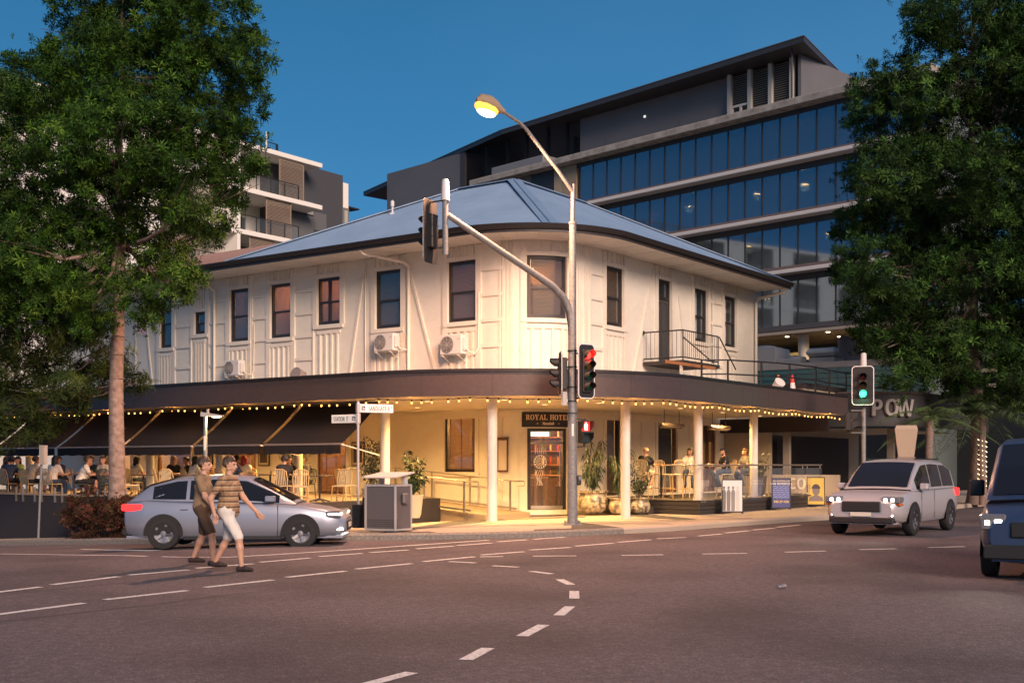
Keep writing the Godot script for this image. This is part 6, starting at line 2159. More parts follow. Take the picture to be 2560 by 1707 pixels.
func build_signals() -> void:
	var b := Vector3(1.5, 0.145, -29.8)
	var t := thing("signal_pole", "tall galvanised corner pole with a curved mast arm and a lit street lamp", "lamp pole", b)
	var mb := MB.new()
	mb.tube([Vector3(0, 0.03, 0), Vector3(0, 2.0, 0), Vector3(0, 5.6, 0)], [0.128, 0.118, 0.098], 18)
	part(mb, "pole", galvanised, t)
	mb = MB.new()
	mb.box(Vector3(-0.22, 0.0, -0.22), Vector3(0.22, 0.03, 0.22))
	for q in [[-1, -1], [1, -1], [1, 1], [-1, 1]]: mb.tube([Vector3(q[0] * 0.17, 0.03, q[1] * 0.17), Vector3(q[0] * 0.17, 0.1, q[1] * 0.17)], 0.022, 6)
	part(mb, "base_plate", galvanised, t)
	mb = MB.new()
	mb.tube([Vector3(0.01, 5.6, 0), Vector3(0.01, 7.46, 0)], 0.088, 14)
	mb.tube([Vector3(0.01, 7.46, 0), Vector3(0.01, 7.52, 0)], 0.1, 14)
	mb.tube([Vector3(0.01, 7.5, 0), Vector3(0.02, 8.45, 0)], 0.055, 12)
	part(mb, "upper_pole", galvanised, t)
	mb = MB.new()
	var k := [Vector3(0.02, 8.25, 0), Vector3(-0.35, 8.72, 0.22), Vector3(-1.15, 9.62, 0.7), Vector3(-1.32, 9.76, 0.8), Vector3(-1.78, 9.96, 1.15)]
	mb.tube(k, [0.05, 0.045, 0.042, 0.042, 0.04], 10)
	part(mb, "lamp_arm", galvanised, t)
	# luminaire
	var lam := Transform3D(Basis.looking_at(Vector3(-0.78, 0.16, 0.58)), Vector3(-1.72, 9.95, 1.1))
	mb = MB.new()
	mb.X = lam
	mb.tube([Vector3(0, 0, 0.05), Vector3(0, 0, -0.1), Vector3(0, 0.01, -0.25), Vector3(0, 0.02, -0.45), Vector3(0, 0.02, -0.68), Vector3(0, 0.0, -0.78)], [0.05, 0.10, 0.17, 0.21, 0.16, 0.04], 14)
	var hd := part(mb, "lamp_head", M(0.30, 0.22, 0.14, 0.5), t)
	mb = MB.new()
	mb.X = lam
	mb.ball(Vector3(0, -0.10, -0.47), Vector3(0.19, 0.15, 0.33), 18, 12)
	part(mb, "lamp_lens", glow(1.0, 0.36, 0.05, 2.2), hd)
	mb = MB.new()
	mb.X = lam
	mb.ball(Vector3(0, -0.17, -0.46), Vector3(0.155, 0.12, 0.265), 18, 12)
	part(mb, "lamp_bulb", glow(1.0, 0.74, 0.36, 12.0), hd)
	var l := SpotLight3D.new()
	l.name = "street_lamp_light"
	l.light_color = Color(1.0, 0.72, 0.55)
	l.light_energy = 180.0
	l.light_size = 0.2
	l.spot_angle = 84.0
	l.spot_angle_attenuation = 0.35
	l.spot_range = 60
	l.spot_attenuation = 2
	l.rotation = Vector3(-PI / 2, 0, 0)
	l.shadow_enabled = true
	t.add_child(l, true)
	l.position = lam * Vector3(0, -0.40, -0.47)
	# mast arm with end post
	mb = MB.new()
	var e := Vector3(-3.02, 7.36, 1.6)
	mb.tube([Vector3(0, 4.6, 0.0), Vector3(-0.015, 4.95, 0.005), Vector3(-0.07, 5.3, 0.02), Vector3(-0.22, 5.62, 0.10), Vector3(-0.5, 5.88, 0.27), Vector3(-0.9, 6.12, 0.48), e], [0.10, 0.10, 0.10, 0.095, 0.09, 0.085, 0.068], 14)
	part(mb, "mast_arm", galvanised, t)
	mb = MB.new()
	mb.tube([Vector3(e.x - 0.05, 6.42, e.z), Vector3(e.x - 0.05, 7.75, e.z)], 0.07, 12)
	part(mb, "end_post", galvanised, t)
	mb = MB.new()
	mb.tube([Vector3(e.x - 0.05, 7.7, e.z), Vector3(e.x - 0.05, 8.16, e.z), Vector3(e.x - 0.05, 8.2, e.z)], [0.105, 0.085, 0.06], 14)
	part(mb, "post_cap", M(0.6, 0.59, 0.57, 0.5), t)
	# straps and the button box
	for y in [3.05, 3.4, 4.3, 2.75, 3.9]:
		mb = MB.new()
		mb.X = Transform3D(Basis.IDENTITY, Vector3(0, y, 0))
		mb.lathe([Vector2(0.11, 0), Vector2(0.122, 0), Vector2(0.122, 0.03), Vector2(0.11, 0.03)], 14)
		part(mb, "strap", black_metal, t)
	mb = MB.new()
	mb.bbox(Vector3(0.10, 0.98, -0.06), Vector3(0.22, 1.24, 0.10), 0.03)
	var pb := part(mb, "push_button_box", M(0.02, 0.02, 0.02, 0.5), t)
	mb = MB.new()
	mb.X = Transform3D(Basis(Vector3(0, 1, 0), 0.6) * Basis(Vector3(1, 0, 0), PI / 2), Vector3(0.19, 1.15, 0.09))
	mb.lathe([Vector2(0.05, 0), Vector2(0.045, 0.012), Vector2(0.0, 0.014)], 14)
	part(mb, "button", M(0.5, 0.5, 0.5, 0.3, 0.8), pb)
	mb = MB.new()
	mb.bbox(Vector3(-0.26, 2.95, -0.05), Vector3(-0.13, 3.3, 0.08), 0.02)
	part(mb, "detector_box", M(0.5, 0.46, 0.44, 0.5), t)
	mb = MB.new()
	mb.box(Vector3(-0.02, 2.2, 0.118), Vector3(0.03, 2.5, 0.122))
	part(mb, "sticker", M(0.7, 0.65, 0.6, 0.6), t)
	# heads
	var h := signal_head("four lens traffic signal with a white border showing red on the corner pole", b + Vector3(0.34, 3.80, 0.16), 0.62, 4, 0, Color(1.0, 0.03, 0.02), 0.52, 1.36)
	h = signal_head("dark three lens signal seen edge-on on the corner pole", b + Vector3(-0.30, 3.75, 0.0), -1.45, 3, -1, Color.RED, 0.5, 1.1)
	h = signal_head("three lens signal seen from behind at the end of the mast arm", b + Vector3(e.x - 0.42, 6.98, e.z - 0.05), -2.05, 3, -1, Color.RED, 0.6, 1.5)
	walk_signal("pedestrian signal with a lit red standing figure on the corner pole", b + Vector3(0.33, 2.30, 0.08), 0.35, true)
	mb = MB.new()
	mb.tube([Vector3(0.08, 3.3, 0.02), Vector3(0.3, 3.3, 0.1)], 0.02, 6); mb.tube([Vector3(0.08, 4.25, 0.02), Vector3(0.3, 4.25, 0.1)], 0.02, 6)
	mb.tube([Vector3(-0.08, 3.4, 0.0), Vector3(-0.22, 3.4, 0.0)], 0.02, 6); mb.tube([Vector3(-0.08, 4.1, 0.0), Vector3(-0.22, 4.1, 0.0)], 0.02, 6)
	mb.tube([Vector3(0.08, 2.62, 0.02), Vector3(0.33, 2.62, 0.0)], 0.018, 6); mb.tube([Vector3(0.08, 1.92, 0.02), Vector3(0.33, 1.95, 0.0)], 0.018, 6)
	mb.tube([e + Vector3(-0.05, 0.35, 0), e + Vector3(-0.40, 0.3, -0.02)], 0.02, 6); mb.tube([e + Vector3(-0.05, -0.75, 0), e + Vector3(-0.40, -0.8, -0.02)], 0.02, 6)
	part(mb, "bracket", black_metal, t)
	# the signal further along Sandgate Rd
	b = Vector3(11.15, 0.14, -38.0)
	t = thing("signal_post", "short galvanised signal post with a white cap by the shop kerb", "signal post", b)
	mb = MB.new()
	mb.tube([Vector3(0, 0, 0), Vector3(0, 4.6, 0)], 0.07, 12)
	part(mb, "post", galvanised, t)
	mb = MB.new()
	mb.tube([Vector3(0, 4.6, 0), Vector3(0, 5.0, 0), Vector3(0, 5.03, 0)], [0.10, 0.085, 0.05], 12)
	part(mb, "post_cap", M(0.6, 0.59, 0.57, 0.5), t)
	signal_head("three lens traffic signal showing green by the shop kerb", b + Vector3(-0.10, 3.98, 0.25), -0.25, 3, 2, Color(0.05, 1.0, 0.42), 0.68, 1.24)
	walk_signal("pedestrian signal with a red lens seen from the side on the green signal post", b + Vector3(-0.42, 2.85, 0.1), 1.35, true)
	mb = MB.new()
	mb.tube([Vector3(0, 4.3, 0.05), Vector3(-0.1, 4.3, 0.2)], 0.02, 6); mb.tube([Vector3(0, 3.5, 0.05), Vector3(-0.1, 3.5, 0.2)], 0.02, 6)
	mb.tube([Vector3(0, 3.2, 0.05), Vector3(-0.42, 3.2, 0.05)], 0.018, 6); mb.tube([Vector3(0, 2.5, 0.05), Vector3(-0.42, 2.5, 0.05)], 0.018, 6)
	part(mb, "bracket", galvanised, t)

# ------------------------------------------------------------------ street furniture
func build_street() -> void:
	# litter bin
	var t := thing("litter_bin", "boxy grey street litter bin with a pale frame and tilted lid", "litter bin", Vector3(-2.79, 0.145, -27.05), -0.52)
	var mb := MB.new()
	mb.box(Vector3(-0.40, 0.06, -0.30), Vector3(0.40, 1.0, 0.30))
	part(mb, "panel", M(0.11, 0.095, 0.095, 0.5), t)
	mb = MB.new()
	for x in [-0.425, 0.385]:
		for z in [-0.325, 0.285]: mb.box(Vector3(x, 0.02, z), Vector3(x + 0.04, 1.05, z + 0.04))
	for y in [0.02, 1.01]:
		for z in [-0.322, 0.288]: mb.box(Vector3(-0.384, y, z), Vector3(0.384, y + 0.04, z + 0.034))
		for x in [-0.422, 0.388]: mb.box(Vector3(x, y, -0.284), Vector3(x + 0.034, y + 0.04, 0.284))
	part(mb, "frame", M(0.55, 0.51, 0.48, 0.45, 0.4), t)
	mb = MB.new()
	for i in 14:
		for j in 4: mb.cbox(Vector3(-0.34 + i * 0.052, 0.12 + j * 0.045, 0.302), Vector3(0.025, 0.02, 0.004))
	part(mb, "vent_holes", M(0.02, 0.02, 0.02, 0.8), t)
	mb = MB.new()
	mb.hexa([Vector3(-0.47, 1.30, -0.36), Vector3(0.47, 1.30, -0.36), Vector3(0.47, 1.325, -0.36), Vector3(-0.47, 1.325, -0.36), Vector3(-0.47, 1.19, 0.40), Vector3(0.47, 1.19, 0.40), Vector3(0.47, 1.215, 0.40), Vector3(-0.47, 1.215, 0.40)])
	part(mb, "lid", M(0.50, 0.45, 0.43, 0.5), t)
	mb = MB.new()
	for x in [-0.36, 0.28]: mb.box(Vector3(x, 1.05, -0.25), Vector3(x + 0.08, 1.28, -0.12))
	part(mb, "lid_post", M(0.50, 0.46, 0.44, 0.5), t)
	mb = MB.new()
	mb.bbox(Vector3(0.43, 0.62, -0.08), Vector3(0.52, 0.86, 0.12), 0.03)
	part(mb, "ash_tray", M(0.12, 0.11, 0.11, 0.4), t)
	# street name sign
	t = thing("street_sign", "white street name plates reading SANDGATE RD and STATION ST on a thin post", "street sign", Vector3(-3.69, 0.14, -28.74))
	mb = MB.new()
	mb.tube([Vector3.ZERO, Vector3(0, 3.02, 0)], 0.032, 12)
	part(mb, "post", M(0.52, 0.47, 0.45, 0.4, 0.4), t)
	var black := M(0.012, 0.012, 0.012, 0.6)
	for q in [["SANDGATE R", "D", -0.60, 0.88, 2.85, 1], ["STATION  S", "T", 0.60, 0.78, 2.60, -1]]:
		var yaw: float = q[2]
		var dirx: float = q[5]
		var xf := Transform3D(Basis(Vector3.UP, -yaw * 1.0), Vector3(0, q[4], 0))
		if dirx > 0: xf = Transform3D(Basis(Vector3.UP, 0.52), Vector3(0, q[4], 0))
		else: xf = Transform3D(Basis(Vector3.UP, -0.55), Vector3(0, q[4], 0))
		mb = MB.new()
		mb.X = xf * Transform3D(Basis.IDENTITY, Vector3(dirx * (q[3] / 2 + 0.035), 0.0, 0))
		mb.bbox(Vector3(-q[3] / 2, -0.1, -0.015), Vector3(q[3] / 2, 0.1, 0.015), 0.008)
		var pl := part(mb, "name_plate", M(0.78, 0.75, 0.73, 0.5), t)
		var cx: float = dirx * (q[3] / 2 + 0.035) + dirx * 0.05
		text_part("lettering", q[0], 0.105, 0.004, black, pl, xf * Transform3D(Basis.IDENTITY, Vector3(cx + (0.015 if dirx > 0 else -0.055), -0.005, 0.017)), "Droid Sans", 0.66 if dirx > 0 else 0.60, 400)
		text_part("lettering", q[1], 0.06, 0.004, black, pl, xf * Transform3D(Basis.IDENTITY, Vector3(cx + (0.335 if dirx > 0 else 0.175), 0.025, 0.017)), "Droid Sans", 0.75, 400)
		mb = MB.new()
		mb.X = xf
		var lx := 0.13 if dirx > 0 else -0.13
		mb.box(Vector3(lx - 0.045, -0.05, 0.0152), Vector3(lx + 0.045, 0.05, 0.018))
		part(mb, "council_mark", black, pl)
		mb = MB.new()
		mb.X = xf
		mb.box(Vector3(lx - 0.02, -0.02, 0.0182), Vector3(lx - 0.005, 0.035, 0.02)); mb.box(Vector3(lx + 0.004, -0.02, 0.0182), Vector3(lx + 0.03, 0.01, 0.02)); mb.box(Vector3(lx - 0.035, -0.04, 0.0182), Vector3(lx + 0.035, -0.03, 0.02))
		part(mb, "mark_detail", M(0.78, 0.75, 0.73, 0.5), pl)
		mb = MB.new()
		mb.X = xf
		mb.bbox(Vector3(-0.045, -0.12, -0.05), Vector3(0.045, 0.12, 0.05), 0.012)
		part(mb, "clamp", M(0.55, 0.5, 0.48, 0.4, 0.3), t)
	# small lamp post
	t = thing("path_lamp", "short grey lamp post with a flat lit head behind the silver car", "lamp post", Vector3(-7.42, -0.12, -29.0))
	mb = MB.new()
	mb.tube([Vector3.ZERO, Vector3(0, 2.0, 0), Vector3(0, 2.92, 0)], [0.055, 0.05, 0.045], 12)
	part(mb, "post", galvanised, t)
	mb = MB.new()
	mb.hexa([Vector3(-0.1, 2.92, -0.07), Vector3(0.42, 2.93, -0.08), Vector3(0.42, 2.95, -0.08), Vector3(-0.1, 3.03, -0.06), Vector3(-0.1, 2.92, 0.07), Vector3(0.42, 2.93, 0.08), Vector3(0.42, 2.95, 0.08), Vector3(-0.1, 3.03, 0.06)])
	mb.tube([Vector3(0.06, 3.0, 0), Vector3(0.06, 3.1, 0)], 0.035, 8)
	part(mb, "lamp_head", M(0.3, 0.29, 0.27, 0.5), t)
	mb = MB.new()
	mb.ball(Vector3(0.27, 2.915, 0), Vector3(0.13, 0.025, 0.06), 12, 6)
	part(mb, "lamp_lens", glow(1.0, 0.78, 0.36, 6.0), t)
	var l := OmniLight3D.new()
	l.name = "path_lamp_light"
	l.light_color = Color(1.0, 0.86, 0.58)
	l.light_energy = 2.2
	l.light_size = 0.06
	l.omni_range = 15
	l.omni_attenuation = 2
	l.shadow_enabled = true
	t.add_child(l, true)
	l.position = Vector3(0.27, 2.86, 0)
	mb = MB.new()
	mb.box(Vector3(-0.025, 2.1, 0.044), Vector3(0.025, 2.45, 0.052))
	part(mb, "number_tag", M(0.62, 0.60, 0.52, 0.6), t)
	# leaning sign post, its plate turned edge-on
	t = thing("sign_post", "thin leaning grey post with an edge-on plate on the far Station Street kerb", "sign post", H(-9.05, ground_y(-9.05) + 0.14, 11.55))
	mb = MB.new()
	mb.tube([Vector3.ZERO, Vector3(0.11, 2.55, 0)], 0.033, 10)
	part(mb, "post", galvanised, t)
	mb = MB.new()
	mb.X = Transform3D(Basis(Vector3.UP, 1.45), Vector3(0.11, 2.3, 0))
	mb.box(Vector3(-0.22, -0.25, 0.03), Vector3(0.22, 0.28, 0.036))
	part(mb, "sign_plate", M(0.4, 0.38, 0.36, 0.5), t)
	# kerb stencil numbers
	var ks := thing("kerb_stencil", "white stencilled letters half worn on the kerb below the bush", "stencil", HF.origin, HT)
	var xi := -2.45
	for c in ["0", "K", "5", "M"]:
		text_part("letter", c, 0.11, 0.004, road_paint, ks, Transform3D(Basis.IDENTITY, Vector3(xi, ground_y(xi) + 0.055, 12.105)), "Droid Sans", 1.1)
		xi += 0.15 if c != "K" else 0.22
	# low dark service pit and post by the sign
	t = thing("bollard", "short dark steel bollard between the street sign and the litter bin", "bollard", H(1.35, 0.14, 9.7), HT)
	mb = MB.new()
	mb.tube([Vector3.ZERO, Vector3(0, 0.72, 0)], 0.035, 10)
	mb.box(Vector3(-0.25, 0.0, -0.12), Vector3(-0.05, 0.55, 0.12))
	part(mb, "post", M(0.03, 0.03, 0.032, 0.5), t)
	# litter on the road
	t = thing("drink_can", "crushed drink can lying on the open road", "can", H(14.4, 0.012, 15.66), 0.4)
	mb = MB.new()
	mb.tube([Vector3(-0.06, 0.022, 0), Vector3(-0.02, 0.016, 0.005), Vector3(0.02, 0.024, -0.004), Vector3(0.06, 0.026, 0)], [0.03, 0.02, 0.026, 0.03], 10)
	part(mb, "can_body", M(0.45, 0.42, 0.4, 0.3, 0.7), t)

# ------------------------------------------------------------------ vehicles (all standing)
func car(called: String, label: String, cat: String, at: Vector3, yaw: float, S: Array, G: Array, paint: Material, wheels: Array, wr: float, opt: Dictionary) -> Node3D:
	var t := thing(called, label, cat, at, yaw)
	var ring := func(s: Array) -> Array:   # lower body section
		var x: float = s[0]
		var a: float = s[1]
		var b: float = s[2]
		var w: float = s[3]
		var h := b - a
		return [Vector3(x, a, w * 0.80), Vector3(x, a + 0.05, w * 0.94), Vector3(x, a + h * 0.35, w), Vector3(x, a + h * 0.68, w * 1.0), Vector3(x, b - 0.06, w * 0.965), Vector3(x, b - 0.012, w * 0.90), Vector3(x, b + 0.012, w * 0.45), Vector3(x, b + 0.016, 0)]
	var mb := MB.new()
	var loft := func(m: MB, rings: Array) -> void:
		for i in rings.size() - 1:
			for k in rings[i].size() - 1:
				var p: Vector3 = rings[i][k]; var q: Vector3 = rings[i + 1][k]
				var r: Vector3 = rings[i + 1][k + 1]; var s: Vector3 = rings[i][k + 1]
				var nn := func(ii: int, kk: int) -> Vector3:
					var du: Vector3 = rings[mini(ii + 1, rings.size() - 1)][kk] - rings[maxi(ii - 1, 0)][kk]
					var dv: Vector3 = rings[ii][mini(kk + 1, rings[ii].size() - 1)] - rings[ii][maxi(kk - 1, 0)]
					return du.cross(dv).normalized()
				var n0: Vector3 = nn.call(i, k); var n1: Vector3 = nn.call(i + 1, k); var n2: Vector3 = nn.call(i + 1, k + 1); var n3: Vector3 = nn.call(i, k + 1)
				m.squad(p, q, r, s, n0, n1, n2, n3)
				var f := Vector3(1, 1, -1)
				m.squad(q * f, p * f, s * f, r * f, n1 * f, n0 * f, n3 * f, n2 * f)
	var rs := []
	for s in S: rs.append(ring.call(s))
	loft.call(mb, rs)
	for e in [0, rs.size() - 1]:
		for k in rs[e].size() - 1:
			var f := Vector3(1, 1, -1)
			mb.quad(rs[e][k], rs[e][k + 1], rs[e][k + 1] * f, rs[e][k] * f)
	mb.box(Vector3(S[0][0] + 0.05, S[2][1] + 0.001, -S[3][3] * 0.78), Vector3(S[-1][0] - 0.05, S[2][1] + 0.05, S[3][3] * 0.78))
	part(mb, "body", paint, t)
	# greenhouse
	mb = MB.new()
	var gs := []
	for g in G:
		var x: float = g[0]
		gs.append([Vector3(x, g[1], g[3]), Vector3(x, lerpf(g[1], g[2], 0.5), lerpf(g[3], g[4], 0.45)), Vector3(x, lerpf(g[1], g[2], 0.88), lerpf(g[3], g[4], 0.85)), Vector3(x, g[2] - 0.004, g[4] * 0.92), Vector3(x, g[2] + 0.015, g[4] * 0.5), Vector3(x, g[2] + 0.02, 0)])
	loft.call(mb, gs)
	part(mb, "cabin", paint, t)
	var gl := M(0.012, 0.013, 0.016, 0.06)
	var side := func(z: float, x0: float, x1: float) -> void:
		var m := MB.new()
		var P := func(x: float, f: float) -> Vector3:
			for i in G.size() - 1:
				if x >= G[i][0] and x <= G[i + 1][0]:
					var u: float = (x - G[i][0]) / (G[i + 1][0] - G[i][0])
					var a: Vector3 = gs[i][0].lerp(gs[i + 1][0], u)
					var b: Vector3 = gs[i][1].lerp(gs[i + 1][1], u)
					var c: Vector3 = gs[i][2].lerp(gs[i + 1][2], u)
					var p: Vector3 = a.lerp(b, f * 2.0) if f < 0.5 else b.lerp(c, f * 2.0 - 1.0)
					return Vector3(p.x, p.y, (p.z + 0.006) * z)
			return Vector3.ZERO
		var n := 10
		for i in n:
			var a := lerpf(x0, x1, i / float(n))
			var b := lerpf(x0, x1, (i + 1) / float(n))
			for q in [[0.08, 0.5], [0.5, 0.96]]:
				if z > 0: m.quad(P.call(a, q[0]), P.call(b, q[0]), P.call(b, q[1]), P.call(a, q[1]))
				else: m.quad(P.call(b, q[0]), P.call(a, q[0]), P.call(a, q[1]), P.call(b, q[1]))
		part(m, "side_window", gl, t)
	for w in opt.side:
		side.call(1.0, w[0], w[1]); side.call(-1.0, w[0], w[1])
	for q in opt.screens:   # windscreen and rear window between two cabin stations
		var m := MB.new()
		var a: Array = gs[q[0]]
		var b: Array = gs[q[1]]
		var lift := Vector3(0.012 * q[2], 0.022, 0)
		var A: Array = []
		for f in [q[3], q[4]]:
			var p: Vector3 = (a[3] as Vector3).lerp(b[3], f)
			var d: Vector3 = (a[4] as Vector3).lerp(b[4], f)
			var c: Vector3 = (a[5] as Vector3).lerp(b[5], f)
			var mz := Vector3(1, 1, -1)
			A.append([Vector3(p.x, p.y, p.z * 0.99) + lift, d + lift, c + lift, d * mz + lift, Vector3(p.x, p.y, -p.z * 0.99) + lift])
		for k in 4:
			if q[2] > 0: m.quad(A[1][k], A[1][k + 1], A[0][k + 1], A[0][k])
			else: m.quad(A[1][k + 1], A[1][k], A[0][k], A[0][k + 1])
		part(m, "windscreen" if q[2] > 0 else "rear_window", gl, t)
	# wheels
	for w in wheels:
		for z in [-1, 1]:
			var wx: float = w
			var zz: float = S[3][3] - 0.10
			mb = MB.new()
			mb.X = Transform3D(Basis(Vector3(1, 0, 0), PI / 2 * z), Vector3(wx, wr, zz * z))
			mb.lathe([Vector2(wr * 0.62, -0.1), Vector2(wr * 0.94, -0.1), Vector2(wr, -0.07), Vector2(wr, 0.08), Vector2(wr * 0.94, 0.11), Vector2(wr * 0.64, 0.115), Vector2(wr * 0.62, 0.05)], 28)
			var tw := part(mb, "wheel", M(0.014, 0.014, 0.014, 0.8), t)
			mb = MB.new()
			mb.X = Transform3D(Basis(Vector3(1, 0, 0), PI / 2 * z), Vector3(wx, wr, zz * z))
			mb.lathe([Vector2(wr * 0.64, 0.09), Vector2(wr * 0.58, 0.10), Vector2(wr * 0.56, 0.04), Vector2(wr * 0.0, 0.03)], 28)
			for k in 5:
				var a := TAU * k / 5.0
				mb.bar(Vector3(cos(a) * 0.03, 0.07, sin(a) * 0.03), Vector3(cos(a) * wr * 0.58, 0.09, sin(a) * wr * 0.58), 0.055, 0.03)
			mb.lathe([Vector2(0.06, 0.05), Vector2(0.055, 0.11), Vector2(0, 0.115)], 12)
			part(mb, "rim", M(0.35, 0.35, 0.36, 0.35, 0.8), tw)
			mb = MB.new()   # dark arch
			for k in 16:
				var a0 := PI * k / 16.0 - 0.12 + 0.24 * k / 16.0
				var a1 := PI * (k + 1) / 16.0 - 0.12 + 0.24 * (k + 1) / 16.0
				var zo: float = (S[3][3] + 0.004) * z
				var p := [Vector3(wx + cos(a0) * (wr + 0.01), wr + sin(a0) * (wr + 0.01), zo), Vector3(wx + cos(a1) * (wr + 0.01), wr + sin(a1) * (wr + 0.01), zo), Vector3(wx + cos(a1) * (wr + 0.07), wr + sin(a1) * (wr + 0.07), zo), Vector3(wx + cos(a0) * (wr + 0.07), wr + sin(a0) * (wr + 0.07), zo)]
				if z > 0: mb.quad(p[3], p[2], p[1], p[0])
				else: mb.quad(p[0], p[1], p[2], p[3])
				var c := Vector3(wx, wr, zo - 0.008 * z)
				if z > 0: mb.tri(c, p[0], p[1])
				else: mb.tri(c, p[1], p[0])
			part(mb, "wheel_arch", M(0.012, 0.012, 0.013, 0.8), t)
	for q in opt.boxes:   # [name, lo, hi, material, mirrored]
		for z in ([1, -1] if q[4] else [1]):
			mb = MB.new()
			var lo: Vector3 = q[1]
			var hi: Vector3 = q[2]
			if z < 0:
				var a := lo.z
				lo.z = -hi.z; hi.z = -a
			mb.bbox(lo, hi, minf(0.02, (hi - lo)[(hi - lo).min_axis_index()] * 0.3))
			part(mb, q[0], q[3], t)
	for q in opt.get("beams", []):
		for z in [1, -1]:
			var l := SpotLight3D.new()
			l.name = "headlight_beam"
			l.light_color = Color(1.0, 0.95, 0.85)
			l.light_energy = q[2]
			l.light_size = 0.06
			l.spot_angle = 32
			l.spot_range = 30
			l.spot_attenuation = 2
			l.shadow_enabled = true
			t.add_child(l, true)
			l.position = Vector3(q[0], q[1], q[3] * z)
			l.set_basis(Basis.looking_at(Vector3(1, -0.09, 0)))
	return t

